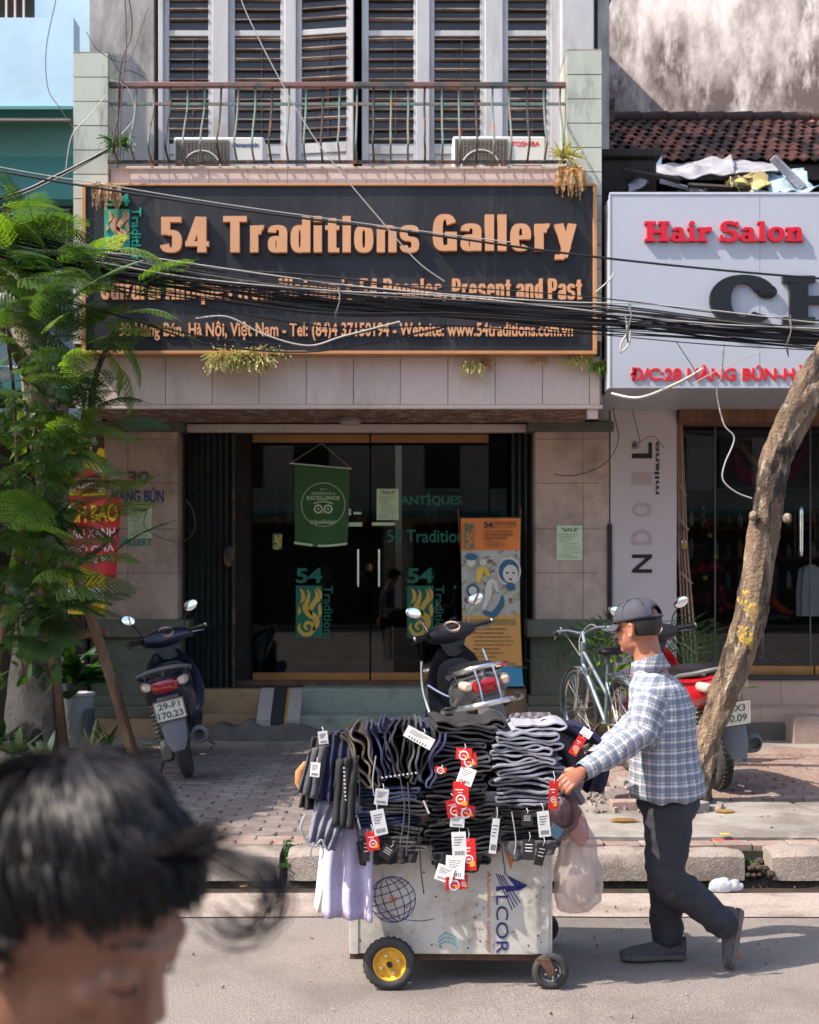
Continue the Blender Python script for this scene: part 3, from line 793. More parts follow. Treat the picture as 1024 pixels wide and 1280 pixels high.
# dark-coloured sheet standing in for the dark opening beside the doors
MB().bb(PX(293, YD), PX(314, YD), YD + .05, YD + .08, .6, 2.95).build('side_panel', M_darkroom, gb, smooth=False)
MB().bb(PX(613, YD), PX(640, YD), YD + .03, YD + .04, .6, 2.95).build('side_glass', M_glass, gb, smooth=False)
MB().bb(-2.06, -2.02, YD - .1, YD + .2, .6, 2.95).build('side_wall', M_darkroom, gb, smooth=False)
MB().bb(1.06, 1.11, YD - .1, YD + .2, .6, 2.95).build('side_wall', M_darkroom, gb, smooth=False)
MB().bb(-2.02, PX(294, YD), YD + .1, YD + .14, .6, 2.95).build('side_wall', M_darkroom, gb, smooth=False)
# ---- the swirl emblem
def emblem(x0, z0, w, h, y, green, gold, parent, d=.004, M=None):
 sx, sz = w / 100, h / 180
 q = lambda x, z: (x0 + x * sx, z0 + z * sz)
 g = MB().bb(x0, x0 + w, y - d, y, z0, z0 + h)
 if M is not None: g.v = [M @ v for v in g.v]
 g.build('emblem_plate', green, parent, smooth=False)
 g = MB()
 def rib(pts, ws): g.ribbon(bez2([q(*p) for p in pts], 6), interp([v * sx for v in ws], (len(pts) - 1) * 6 + 1), -d * .6, Matrix.Translation((0, y - d * 1.05, 0)))
 rib([(48, 34), (40, 30), (34, 40), (42, 52), (60, 48), (66, 30), (50, 12), (26, 14), (12, 34), (16, 50)], [3, 9, 11, 12, 14, 15, 16, 15, 12, 3])
 rib([(64, 26), (78, 44), (74, 68), (50, 84), (36, 104), (44, 128), (50, 150), (44, 168)], [6, 20, 26, 26, 22, 16, 10, 1])
 rib([(62, 76), (56, 96), (66, 116), (78, 132), (80, 152), (70, 168)], [2, 16, 20, 18, 12, 1])
 rib([(90, 70), (92, 88), (90, 108), (94, 118)], [2, 14, 12, 1])
 rib([(8, 78), (14, 92), (10, 110)], [1, 11, 1])
 rib([(16, 118), (28, 136), (26, 156), (16, 170)], [1, 14, 13, 1])
 rib([(84, 122), (94, 140), (92, 158), (80, 174)], [1, 9, 10, 1])
 if M is not None: g.v = [M @ v for v in g.v]
 g.build('emblem_swirl', gold, parent, smooth=False)
# ---- the big sign
YS = 10.05
X0, X1, Z0, Z1 = PX(103, YS), PX(746, YS), PZ(443, YS), PZ(230, YS)
sg = thing('shop_sign', 'long black sign with raised copper letters reading 54 Traditions Gallery', 'sign', ((X0 + X1) / 2, YS, Z0))
MB().bb(X0 + .01, X1 - .01, YS + .004, YS + .13, Z0 + .01, Z1 - .01).build('sign_panel', M_signblk, sg, smooth=False)
for a, b, c, d in ((X0, X1, Z0, Z0 + .026), (X0, X1, Z1 - .018, Z1), (X0, X0 + .03, Z0 + .026, Z1 - .018), (X1 - .03, X1, Z0 + .026, Z1 - .018)):
 MB().bb(a, b, YS - .018, YS + .135, c, d).build('sign_frame', M_frame_cu, sg, bevel=.003)
def stext(s, pa, pb, pt, pbm, depth, bold, mat=M_copper, rot=0, y=YS, par=sg, **k):
 return text(s, PX(pa, y), PX(pb, y), PZ(pbm, y), PZ(pt, y), y + .003, mat, par, depth=depth, bold=bold, rot=rot, **k)
# ---- cut-out letters, drawn stroke by stroke
def arcband(g, cx, cz, a, b, t0, t1, S=17, T=13, d=1.0, e=2.7, k=0.0, n=26):
 "part of a rounded ring from angle t0 to t1 (degrees)"
 def pt(A, B, t):
  c, s_ = math.cos(t), math.sin(t)
  return (cx + A * math.copysign(abs(c) ** (2 / e), c), cz + B * math.copysign(abs(s_) ** (2 / e), s_))
 full = abs(t1 - t0) >= 359.9
 N = n; vs = []; fs = []
 for i in range(N + (0 if full else 1)):
  t = R(t0 + (t1 - t0) * i / N)
  o, q = pt(a, b, t), pt(max(a - S, .5), max(b - T, .5), t)
  vs += [(o[0], -k, o[1]), (q[0], -k, q[1]), (o[0], d, o[1]), (q[0], d, q[1])]
 M = len(vs) // 4
 for i in range(N):
  j = (i + 1) % M
  A, B = 4 * i, 4 * j
  fs += [(A, B, B + 1, A + 1), (A + 2, A + 3, B + 3, B + 2), (A, A + 2, B + 2, B), (A + 1, B + 1, B + 3, A + 3)]
 if not full: fs += [(0, 1, 3, 2), (4 * (M - 1), 4 * (M - 1) + 2, 4 * (M - 1) + 3, 4 * (M - 1) + 1)]
 g.add(vs, fs)
def glyph(ch, style='impact'):
 "returns (MB in 100-unit cells, advance)"
 g = MB(); k = [0.0]
 def bx(x0, x1, z0, z1):
  k[0] += .006
  g.bb(x0, x1, -k[0], 1, z0, z1)
 def arc(cx, cz, a, b, t0, t1, S=17, T=13, e=2.7):
  k[0] += .006; arcband(g, cx, cz, a, b, t0, t1, S, T, 1, e, k[0])
 def rb(pts, ws):
  k[0] += .006; g.ribbon(pts, ws, 1 + k[0], Matrix.Translation((0, -k[0], 0)))
 if style == 'impact':
  if ch == 'o': arc(20, 37, 20, 38, 0, 360); w = 40
  elif ch == 'a': arc(20, 52, 20, 23, -10, 175); bx(23, 40, 0, 52); arc(17, 22, 17, 23, 0, 360, 16, 12); w = 40
  elif ch == 'd': arc(19, 37, 19, 38, 0, 360); bx(24, 41, 0, 100); w = 41
  elif ch == 'b': arc(22, 37, 19, 38, 0, 360); bx(0, 17, 0, 100); w = 41
  elif ch == 'p': arc(22, 37, 19, 38, 0, 360); bx(0, 17, -24, 74); w = 41
  elif ch == 'q': arc(19, 37, 19, 38, 0, 360); bx(24, 41, -24, 74); w = 41
  elif ch == 'l': bx(0, 17, 0, 100); w = 17
  elif ch == 'i': bx(0, 17, 0, 74); bx(0, 17, 84, 100); w = 17
  elif ch == 't': bx(6, 23, 0, 94); bx(0, 29, 62, 74); bx(22, 29, 0, 12); w = 29
  elif ch == 'f': bx(5, 22, 0, 86); bx(0, 29, 62, 74); bx(10, 29, 86, 100); w = 29
  elif ch == 'r': bx(0, 17, 0, 74); arc(26, 50, 20, 25, 85, 180); w = 30
  elif ch == 'n': bx(0, 17, 0, 74); arc(22, 52, 19, 23, 0, 150); bx(24, 41, 0, 53); w = 41
  elif ch == 'm': bx(0, 17, 0, 74); arc(22, 52, 19, 23, 0, 150); bx(24, 41, 0, 53); arc(46, 52, 19, 23, 0, 150); bx(48, 65, 0, 53); w = 65
  elif ch == 'u': bx(24, 41, 0, 74); arc(19, 22, 19, 23, 180, 330); bx(0, 17, 21, 74); w = 41
  elif ch == 'e': arc(20, 37, 20, 38, 0, 318); bx(12, 39, 31, 42); w = 40
  elif ch == 's': arc(20, 53, 20, 22, 5, 270, 16); arc(20, 21, 20, 22, -175, 90, 16); w = 40
  elif ch == 'y': rb([(9, 74), (24, 4)], 17); rb([(35, 74), (25, 20), (18, -18)], 16); bx(2, 20, -24, -11); w = 43
  elif ch == 'T': bx(15, 34, 0, 100); bx(0, 49, 84, 100); w = 49
  elif ch == 'G': arc(23, 50, 23, 51, 28, 300, 19, 15); bx(28, 46, 0, 50); bx(23, 46, 38, 52); w = 46
  elif ch == 'C': arc(23, 50, 23, 51, 18, 342, 19, 15); w = 46
  elif ch == 'P': bx(0, 19, 0, 100); arc(21, 70, 24, 30, -90, 90, 18, 14); bx(8, 22, 86, 100); bx(8, 22, 40, 54); w = 45
  elif ch == 'A': rb([(8, 0), (21, 100)], 18); rb([(40, 0), (27, 100)], 18); bx(12, 36, 20, 33); w = 48
  elif ch == 'V': rb([(9, 100), (22, 0)], 18); rb([(39, 100), (26, 0)], 18); w = 48
  elif ch == '5': bx(3, 41, 85, 100); bx(3, 20, 50, 100); arc(21, 31, 21, 32, -165, 130, 18, 14); w = 42
  elif ch == '4': rb([(27, 100), (9, 27)], 15); bx(0, 45, 17, 31); bx(23, 40, 0, 100); w = 46
  elif ch == ',': rb([(10, 16), (10, 0), (3, -14)], [16, 16, 2]); w = 18
  elif ch == "'": rb([(8, 100), (5, 74)], [16, 6]); w = 16
  else: w = 18
 else:
  if ch == 'H':
   for x in (10, 66): bx(x, x + 26, 0, 100)
   bx(20, 80, 42, 58)
   for x in (0, 56): bx(x, x + 46, 0, 14); bx(x, x + 46, 86, 100)
   w = 102
  elif ch == 'C': arc(48, 50, 48, 52, 28, 318, 30, 17, 2.2); g.ell((82, .5, 68), (15, .5, 15), 16, 10); k[0] += .006; w = 98
  elif ch == 'S': arc(36, 74, 34, 28, 20, 270, 22, 15, 2.3); arc(38, 28, 36, 30, -165, 90, 22, 15, 2.3); bx(62, 74, 70, 98); bx(0, 12, 2, 32); w = 76
  elif ch == 'a': arc(30, 48, 26, 24, -5, 160, 20, 13, 2.3); bx(36, 56, 6, 50); bx(36, 66, 0, 11); arc(26, 20, 26, 21, 0, 360, 19, 12, 2.3); w = 66
  elif ch == 'l': bx(8, 28, 0, 100); bx(0, 20, 89, 100); bx(0, 37, 0, 11); w = 38
  elif ch == 'i': bx(8, 28, 0, 70); bx(0, 20, 59, 70); bx(0, 37, 0, 11); arc(18, 90, 12, 12, 0, 360, 11.5, 11.5, 2); w = 38
  elif ch == 'r': bx(8, 28, 0, 70); bx(0, 20, 59, 70); bx(0, 40, 0, 11); arc(44, 44, 24, 28, 60, 180, 18, 15); arc(48, 58, 10, 11, 0, 360, 9, 9, 2); w = 58
  elif ch == 'n': bx(8, 28, 0, 70); bx(0, 20, 59, 70); bx(0, 36, 0, 11); arc(40, 44, 24, 28, 0, 170, 20, 14); bx(44, 64, 0, 46); bx(38, 73, 0, 11); w = 74
  elif ch == 'o': arc(33, 36, 33, 37, 0, 360, 21, 13, 2.3); w = 66
  else: w = 34
 return g, w
GL = {}
def letters(txt, x0, x1, z0, cap, y, mat, parent, depth, style='impact', gap=6, name='letter', space=24, bevel=0.0):
 tot = 0; lay = []
 for ch in txt:
  if ch == ' ': tot += space; continue
  g, w = glyph(ch, style); lay.append((ch, g, tot, w)); tot += w + gap
 tot -= gap; s = (x1 - x0) / tot; sz = cap / 100
 for ch, g, xo, w in lay:
  key = (ch, style, mat.name, round(s, 6), depth)
  if key not in GL:
   g.v = [Vector((v.x * s, v.y * depth, v.z * sz)) for v in g.v]
   GL[key] = g.mesh(name, mat, False)
  piece(name, GL[key], parent, (x0 + xo * s, y - depth, z0))
def lline(s, pa, pb, pcap, pbase, depth, **k):
 letters(s, PX(pa, YS), PX(pb, YS), PZ(pbase, YS), (pbase - pcap) * YS / 1600, YS + .003, M_copper, sg, depth, **k)
lline('54', 201, 263, 273, 317, .05, gap=7)
lline('Traditions', 280, 524, 272, 317, .05, gap=7)
lline('Gallery', 541, 720, 270, 315, .05, gap=7)
lline('Cultural Antiques from Vietnam\'s 54 Peoples, Present and Past', 127, 727, 349, 375, .03, gap=6, space=22)
stext('30 Hàng Bún, Hà Nội, Việt Nam - Tel: (84)4 37150194 - Website: www.54traditions.com.vn', 150, 716, 402, 426, .02, .022, spacing=1.02)
emblem(PX(131, YS), PZ(312, YS), PX(163, YS) - PX(131, YS), PZ(262, YS) - PZ(312, YS), YS + .003, M_teal, M_copper, sg, .02)
stext('54', 133, 163, 243, 258, .02, .03, M_teal)
stext('Traditions', 165, 177, 260, 335, .02, .02, M_teal, rot=3)
# ---- glass doors
for k, (a, b) in enumerate(((316, 462), (464, 611))):
 x0, x1 = PX(a, YD), PX(b, YD); zt_, zb = PZ(543, YD), PZ(852, YD)
 d = MB().bb(x0, x1, YD - .006, YD + .006, zb + .06, zt_ - .075).build('glass_door', M_glass, gb, smooth=False)
 MB().bb(x0, x1, YD - .022, YD + .022, zt_ - .078, zt_).build('door_rail', M_brass, d, bevel=.004)
 MB().bb(x0, x1, YD - .022, YD + .022, zb, zb + .085).build('door_rail', M_brass, d, bevel=.004)
 hx = PX(448 if k == 0 else 474, YD)
 MB().tube([(hx, YD - .01, PZ(687, YD)), (hx, YD - .055, PZ(687, YD)), (hx, YD - .055, PZ(733, YD)), (hx, YD - .01, PZ(733, YD))], .011, 8).build('door_handle', M_chrome, d)
 dl = d
 def dt(s, pa, pb, pt, pbm, mat, bold=.01, rot=0):
  return text(s, PX(pa, YD), PX(pb, YD), PZ(pbm, YD), PZ(pt, YD), YD - .0075, mat, dl, depth=.0008, bold=bold, rot=rot, name='decal')
 ex = 370 if k == 0 else 509
 emblem(PX(ex, YD), PZ(797, YD), PX(ex + 33, YD) - PX(ex, YD), PZ(732, YD) - PZ(797, YD), YD - .0075, M_dkteal, M_gold, d, .001)
 dt('54', ex, ex + 33, 710, 729, M_dkteal, .03)
 dt('Traditions', ex + 35, ex + 46, 732, 800, M_dkteal, .01, 3)
 if k == 0:
  emblem(PX(341, YD), PZ(687, YD), PX(353, YD) - PX(341, YD), PZ(667, YD) - PZ(687, YD), YD - .0075, M_dkteal, M_gold, d, .001)
  dt('Arts of', 378, 417, 662, 676, M_dkteal)
  MB().bb(PX(425, YD), PX(453, YD), YD - .0085, YD - .0075, PZ(658, YD), PZ(653, YD)).build('notice_strip', M_paper, d, smooth=False)
  MB().lathe([(0, -.02), (.03, -.02), (.036, 0)], Matrix.Translation((PX(462, YD), YD - .012, PZ(709, YD))) @ Matrix.Rotation(PI / 2, 4, 'X'), 16).build('door_lock', M_brass, d)
  MB().bb(PX(433, YD), PX(439, YD), YD - .012, YD - .0075, PZ(644, YD), PZ(636, YD)).build('alarm_sticker', M_whitep, d, smooth=False)
  MB().bb(PX(442, YD), PX(452, YD), YD - .0085, YD - .0075, PZ(643, YD), PZ(640, YD)).build('notice_strip', M_paper, d, smooth=False)
 else:
  dt('ANTİQUES', 501, 577, 616, 633, M_dkteal, .02)
  dt('54 Traditions', 484, 588, 662, 678, M_dkteal, .01)
  MB().bb(PX(465, YD), PX(494, YD), YD - .0085, YD - .0075, PZ(657, YD), PZ(653, YD)).build('notice_strip', M_paper, d, smooth=False)
  dt('THE DOOR IN', 467, 491, 653.6, 656.4, M_ink, 0)
def notice(px0, px1, py0, py1, D, label, parent=None):
 x0, x1, z0, z1 = PX(px0, D), PX(px1, D), PZ(py1, D), PZ(py0, D)
 t = thing('sale_notice', label, 'notice', ((x0 + x1) / 2, D, z0), group='printed sale notices')
 w = x1 - x0; h = z1 - z0
 g = MB(); nx = 8
 vs = []; 
 rings = [[(x0 + w * i / nx, D - .001 - .003 * math.sin(i * 1.1) ** 2, z0), (x0 + w * i / nx, D - .001 - .002 * math.sin(i * .8) ** 2, z1), (x0 + w * i / nx, D - .002 - .002 * math.sin(i * .8) ** 2, z1), (x0 + w * i / nx, D - .002 - .003 * math.sin(i * 1.1) ** 2, z0)] for i in range(nx + 1)]
 g.loft(rings, True).build('paper', M_paper, t, smooth=False)
 y = D - .006
 text('"SALE"', x0 + w * .16, x1 - w * .12, z1 - h * .17, z1 - h * .06, y, M_ink, t, bold=.01, depth=.0006)
 rows = ['30 HANG BUN ST. HANOI', 'EVERYTHING MUST GO', 'ALL MUST SELL!', 'SALE NOW ON', '- Antique textiles', '- Fine jewelry', '- Household objects', '- Ritual tools & carvings', '- Tribal art, paintings', 'OPEN EVERY DAY', '54 TRADITIONS GALLERY']
 for i, r in enumerate(rows):
  zz = z1 - h * (.24 + i * .066)
  ind = .2 if r[0] == '-' else .08
  text(r, x0 + w * ind, x0 + w * min(.94, ind + .036 * len(r)), zz - h * .03, zz, y, M_ink, t, depth=.0005)
notice(471, 498.5, 611, 650, YD - .012, 'pale green sale notice taped on the right glass door')
notice(696, 728, 657, 700, YP - .003, 'pale green sale notice on the right tiled pilaster')
notice(160, 190, 632, 673, YP - .003, 'pale green sale notice on the left tiled pilaster beside the red banner')
# pilaster lettering
hn = text('30', PX(160, YP), PX(187, YP), PZ(604, YP), PZ(589, YP), YP - .002, sm('steel_numerals', srgb(116, 104, 100), .4, .5), gb, name='house_number', bold=.02, depth=.014)
text('HÀNG BÚN', PX(140, YP), PX(205, YP), PZ(628, YP), PZ(609, YP), YP - .0015, M_blueink, gb, name='wall_lettering', bold=.015, depth=.003)
text('GALLERY', PX(146, YP), PX(191, YP), PZ(682, YP), PZ(672, YP), YP - .0015, M_teal, gb, name='wall_lettering', bold=.02, depth=.003)
# ---- green certificate banner hanging inside the left door
D = YD + .05
cb = thing('hanging_banner', 'green certificate of excellence banner with owl face hanging behind the left glass door', 'banner', (PX(399, D), D, PZ(680, D)))
x0, x1, zt_, zb = PX(368, D), PX(438, D), PZ(583, D), PZ(681, D)
D = YD - .05
x0, x1, zt_, zb = PX(368, D), PX(438, D), PZ(583, D), PZ(681, D)
M_bang = pm('banner_green', srgb(54, 98, 48), .7, var=.05, scale=9, bump=.15, bscale=30)
def bwarp(u, v):   # u across, v down
 wl = x0 + (x1 - x0) * .0; wr = x1
 X = (x0 + (x1 - x0) * u) - .03 * v * (u - .15) ; Z = zt_ + (zb - zt_) * v - .02 * math.sin(PI * u) * (1 if v > .9 else v)
 return Vector((X, D + .02 * math.sin(u * 7 + v * 2) * v, Z + (.02 if u < .5 else 0) * (1 - v)))
vs = []; fs = []; nu, nv = 14, 14
for j in range(nv + 1):
 for i in range(nu + 1): vs.append(bwarp(i / nu, j / nv))
for j in range(nv):
 for i in range(nu): a = j * (nu + 1) + i; fs.append((a, a + 1, a + nu + 2, a + nu + 1))
g = MB().add(vs, fs); g.add([v + Vector((0, .003, 0)) for v in vs], fs); g.build('banner_cloth', M_bang, cb)
cx, cz = (x0 + x1) / 2 + .01, PZ(631, D); yb = D - .024
MB().torus((0, 0, 0), .20, .003, Matrix.Translation((cx, yb, cz)) @ Matrix.Rotation(PI / 2, 4, 'X'), 40, 4).build('print_ring', M_paper, cb)
for k in (-1, 1):
 Mx = Matrix.Translation((cx + k * .045, yb, cz - .04)) @ Matrix.Rotation(PI / 2, 4, 'X')
 MB().lathe([(0, 0), (.042, 0), (.042, .004)], Mx, 20).build('owl_eye', M_paper, cb)
 MB().lathe([(.0, .006), (.026, .006), (.026, .003)], Mx, 20).build('owl_pupil', M_ink, cb)
 MB().lathe([(.0, .008), (.011, .008), (.011, .005)], Mx, 12).build('owl_pupil', M_paper, cb)
MB().prism([(cx - .012, cz - .06), (cx + .012, cz - .06), (cx, cz - .085)], .004, Matrix.Translation((0, yb - .005, 0))).build('owl_beak', M_gold, cb)
MB().ribbon(bez2([(cx - .09, cz + .01), (cx, cz + .03), (cx + .09, cz + .01)]), .01, .003, Matrix.Translation((0, yb - .003, 0))).build('owl_brow', M_paper, cb)
text('2014', cx - .03, cx + .03, cz + .135, cz + .15, yb, M_paper, cb, depth=.001)
text('CERTIFICATE of', cx - .11, cx + .11, cz + .09, cz + .115, yb, M_paper, cb, depth=.001, bold=.01)
text('EXCELLENCE', cx - .15, cx + .15, cz + .045, cz + .08, yb, M_paper, cb, depth=.001, bold=.02)
text('tripadvisor', cx - .12, cx + .12, cz - .19, cz - .135, yb, M_paper, cb, depth=.001, bold=.01)
MB().ribbon(bez2([(x0 + .0, zb + .02), (x0 + .25, zb - .01), (x1 - .03, zb + .01)]), .02, .003, Matrix.Translation((0, D - .018, 0))).build('banner_hem', M_paper, cb)
MB().tube([(PX(362, D), D, PZ(579, D)), (PX(440, D), D, PZ(586, D))], .006, 6).build('banner_rod', M_whitep, cb)
MB().tube([(PX(365, D), D, PZ(578, D)), (PX(402, D), D, PZ(554, D)), (PX(438, D), D, PZ(585, D))], .003, 5).build('cord', M_cablew, cb)
# ---- orange roll-up banner
D = 11.15
ob = thing('banner_stand', 'orange standing banner with printed antique heads right of the glass door', 'banner', (PX(615, D), D, .6), rot=(0, 0, 0))
M_or1 = pm('banner_orange', srgb(216, 122, 52), .65, var=.05, scale=5, bump=.1)
M_or2 = pm('banner_amber', srgb(206, 150, 80), .65, var=.05, scale=5, bump=.1)
M_or3 = pm('banner_blue', srgb(66, 144, 178), .65, var=.05, scale=5, bump=.1)
M_art = pm('banner_artwork', srgb(176, 172, 160), .7, var=.12, scale=9, bump=.05, col2=srgb(120, 74, 66), c2scale=16, c2lo=.56, c2hi=.6, col3=srgb(150, 152, 104), c3scale=12, c3lo=.55, c3hi=.6)
def oq(px, py):   # slight curve to the right lower down
 c = 4 * max(0, (py - 700) / 160) ** 1.6
 return px + c, py
def oband(py0, py1, mat, name):
 g = MB(); n = 10; vs = []; fs = []
 for j in range(n + 1):
  py = py0 + (py1 - py0) * j / n; c = 3.2 * max(0, (py - 720) / 140) ** 1.6; wv = 1.4 * math.sin((py - 648) / 200 * PI)
  for i in range(5):
   px = 576 + wv + (651 - 576 - 2 * wv) * i / 4 + c
   vs.append((PX(px, D), D + .012 * math.sin(i / 4 * PI + py * .02), PZ(py + (i / 4) * 0, D)))
 for j in range(n):
  for i in range(4): a = j * 5 + i; fs.append((a, a + 1, a + 6, a + 5))
 b = len(vs); g.add(vs, fs); g.add([Vector(v) + Vector((0, .003, 0)) for v in vs], fs); return g.build(name, mat, ob)
oband(648, 688, M_or1, 'banner_top'); oband(688, 769, M_art, 'banner_picture'); oband(769, 833, M_or2, 'banner_text_field'); oband(833, 858, M_or3, 'banner_foot')
def ot(s, pa, pb, pt, pbm, mat=M_ink, bold=0, rot=0): text(s, PX(pa, D), PX(pb, D), PZ(pbm, D), PZ(pt, D), D - .015, mat, ob, depth=.0008, bold=bold, rot=rot)
emblem(PX(581, D), PZ(685, D), .07, PZ(663, D) - PZ(685, D), D - .015, M_dkteal, M_or1, ob, .001)
ot('54', 580, 592, 654, 662, M_dkteal, .03); ot('54', 605, 616, 652, 660, M_ink, .03); ot('TRADITIONS', 617, 645, 652, 656.5); ot('G A L L E R Y', 617, 645, 657.5, 660)
ot('CULTURAL ANTIQUES OF', 605, 641, 663, 666, bold=.01); ot("VIETNAM'S 54 PEOPLES,", 605, 641, 667, 670, bold=.01); ot('PRESENT AND PAST', 605, 634, 671, 674, bold=.01)
ot('30 Hang Bun, Hanoi', 606, 626, 676, 678); ot('www.54traditions.com', 606, 631, 679, 681); ot('info@54traditions.com', 606, 631, 682, 684)
ot('THE ONLY GALLERY IN VIETNAM FOCUSING ON THE', 580, 644, 774, 777, M_dkteal, .01); ot('ARTS OF THE 54 ETHNIC GROUPS IN VIET NAM', 580, 644, 778, 781, M_dkteal, .01)
for i, s in enumerate(('TRIBAL, HIGHLANDS, MINORITIES', 'FROM THE NORTHERN MOUNTAINS', 'CLOTHES, SCARVES, BLANKETS, SKIRTS', 'AND MORE, SCULPTURE, RITUAL, WEAVING', 'TEXTILES, SHAMAN, CERAMICS, PIPES', 'BASKETS, BRONZE, COFFEE', 'FIFTY YEARS, ANTIQUES FROM', 'PLACES, NEW AND MORE')):
 ot(s, 592, 592 + 1.4 * len(s), 785 + i * 5, 787.4 + i * 5)
ot('Guaranteed', 630, 644, 828, 830.4, bold=.01)
# the printed picture: round faces, a haloed head, two curved animals (flat print)
y = D - .014
def disc(px, py, r, mat, yy, sx=1):
 MB().lathe([(0, 0), (r, 0), (r, .001)], Matrix.Translation((PX(px, D), yy, PZ(py, D))) @ Matrix.Diagonal((sx, 1, 1, 1)) @ Matrix.Rotation(PI / 2, 4, 'X'), 20).build('print', mat, ob)
M_cream = sm('print_cream', srgb(206, 200, 184), .7); M_pblue = sm('print_blue', srgb(56, 96, 120), .7); M_pred = sm('print_red', srgb(160, 60, 52), .7)
disc(636, 714, .125, M_cream, y - .001, .85); disc(636, 714, .105, M_pblue, y - .003, .85); disc(638, 717, .078, M_cream, y - .005, .85)
disc(634, 716, .008, M_ink, y - .007, 1.6); disc(642, 716, .008, M_ink, y - .007, 1.6); disc(638, 724, .011, M_pred, y - .007, 1.5); disc(638, 733, .035, M_pblue, y - .006, 1.2)
disc(591, 738, .058, M_pblue, y - .001); disc(591, 738, .036, M_cream, y - .003); disc(589, 703, .04, M_cream, y - .001); disc(604, 703, .03, M_cream, y - .001); disc(589, 696, .03, M_pblue, y - .003, 1.8)
for pts, m_ in (([(598, 728), (600, 715), (606, 712), (611, 720)], M_gold), ([(604, 762), (610, 745), (612, 730), (618, 728), (622, 740)], M_cream), ([(604, 764), (616, 768), (626, 756), (628, 745)], M_pblue)):
 MB().ribbon(bez2([(PX(a, D), PZ(b, D)) for a, b in pts]), interp([.03, .06, .05, .02], (len(pts) - 1) * 8 + 1), .001, Matrix.Translation((0, y - .004, 0))).build('print', m_, ob)
g = MB().bb(PX(615, D), PX(619, D), y - .001, y, PZ(856, D), PZ(842, D)).bb(PX(623, D), PX(626, D), y - .001, y, PZ(856, D), PZ(842, D)).bb(PX(616, D), PX(626, D), y - .0012, y, PZ(846, D), PZ(840, D)); g.ell((PX(619, D), y, PZ(837.5, D)), (.02, .001, .02), 10, 6); g.build('print', M_cream, ob)
MB().cyl((PX(573, D), D + .06, PZ(636, D)), (PX(590, D), D + .35, .61), .007, 6).cyl((PX(652, D), D + .06, PZ(634, D)), (PX(640, D), D + .35, .61), .007, 6).cyl((PX(577, D), D + .02, PZ(648, D)), (PX(651, D), D + .02, PZ(647, D)), .006, 6).build('bamboo_frame', M_wood, ob)
MB().cyl((PX(655, D), D + .02, PZ(855, D)), (PX(660, D), D - .03, .38), .005, 6).build('stand_foot', M_wood, ob)
# ---- ferns on the fascia, drain plants
def fern(px, py, D, r, n, h, mat, label, down=.4):
 g = MB(); c = P(px, py, D)
 for i in range(n):
  a = rnd.uniform(-1, 1); base = c + Vector((a * r, rnd.uniform(-.01, .04), rnd.uniform(-.02, .02)))
  d = Vector((rnd.uniform(-.7, .7) + a * .5, -rnd.uniform(.2, 1), rnd.uniform(-.5, .8))).normalized()
  L = h * rnd.uniform(.5, 1.1); p = base
  for k in range(7):
   q = p + d * L / 7; d = (d + Vector((0, 0, -down * .35))).normalized()
   w = d.cross(Vector((rnd.uniform(-.4, .4), .9, rnd.uniform(-.2, .6)))).normalized() * L * .10 * (1 - k / 9)
   g.add([p, q - w, q + d * L * .06, q + w], [(0, 1, 2, 3)])
   p = q
 return tag(g.build('fern', mat, smooth=False), label, 'plant')
fern(300, 449, 10.08, .20, 900, .14, M_leafp, 'pale yellow green fern tuft growing below the left half of the black sign', .5)
fern(342, 440, 10.10, .10, 200, .11, M_leafp, 'smaller pale fern tuft joined on the right of the big one under the sign', .6)
fern(590, 458, 10.12, .05, 160, .10, M_leafp, 'fresh green fern clump on the fascia under the word Gallery', .9)
fern(606, 452, 10.12, .02, 60, .09, M_dry, 'dry brown fern tuft beside the fresh clump on the fascia', 1.2)
fern(672, 450, 10.12, .07, 70, .05, M_dry, 'row of dry fern stubs on the fascia left of the right fern', 1)
fern(722, 450, 10.12, .08, 150, .09, M_leafp, 'wispy pale fern under the right end of the sign', .6)
fern(749, 458, 10.12, .05, 170, .09, M_leaf, 'bright green fern at the right corner of the fascia', .5)
fern(708, 195, 10.1, .04, 50, .16, M_leafp, 'tall grassy weed on the right balcony pier', .2)
fern(712, 212, 10.05, .04, 34, .26, M_dry, 'dry reddish fern trailing over the top right corner of the sign', 2.0)
fern(135, 235, 9.98, .05, 60, .20, M_dry, 'withered climber trailing over the logo at the left of the sign', 2.2)
fern(148, 180, 10.1, .06, 60, .16, M_leafd, 'tangled weeds behind the left balcony pier', .5)
# ================================================================= LEFT NEIGHBOUR
ln = thing('blue_house', 'light blue and teal neighbour house partly behind the tree on the left', 'house', (-5, 11.4, .18))
MB().bb(-8, -2.86, 10.9, 11.1, PZ(135, 10.9), PZ(22, 10.9)).build('balcony_wall', M_blue, ln, smooth=False)
MB().bb(-8, -2.86, 12.2, 12.4, 3, 9.4).build('upper_wall', M_blue, ln, smooth=False)
MB().bb(-8, -2.86, 10.85, 12.3, PZ(139, 10.9), PZ(135, 10.9)).build('balcony_edge', M_teal2, ln, smooth=False)
MB().bb(-8, -2.88, 10.87, 10.93, PZ(152, 10.9), PZ(149, 10.9)).build('pipe', M_slab, ln)
MB().bb(-8, -2.86, 11.2, 11.4, PZ(196, 11.2), PZ(139, 11.2) + .1).build('wall_band', M_teal1, ln, smooth=False)
MB().bb(-8, -2.86, 11.195, 11.4, PZ(249, 11.2), PZ(196, 11.2)).build('wall_band', M_teal2, ln, smooth=False)
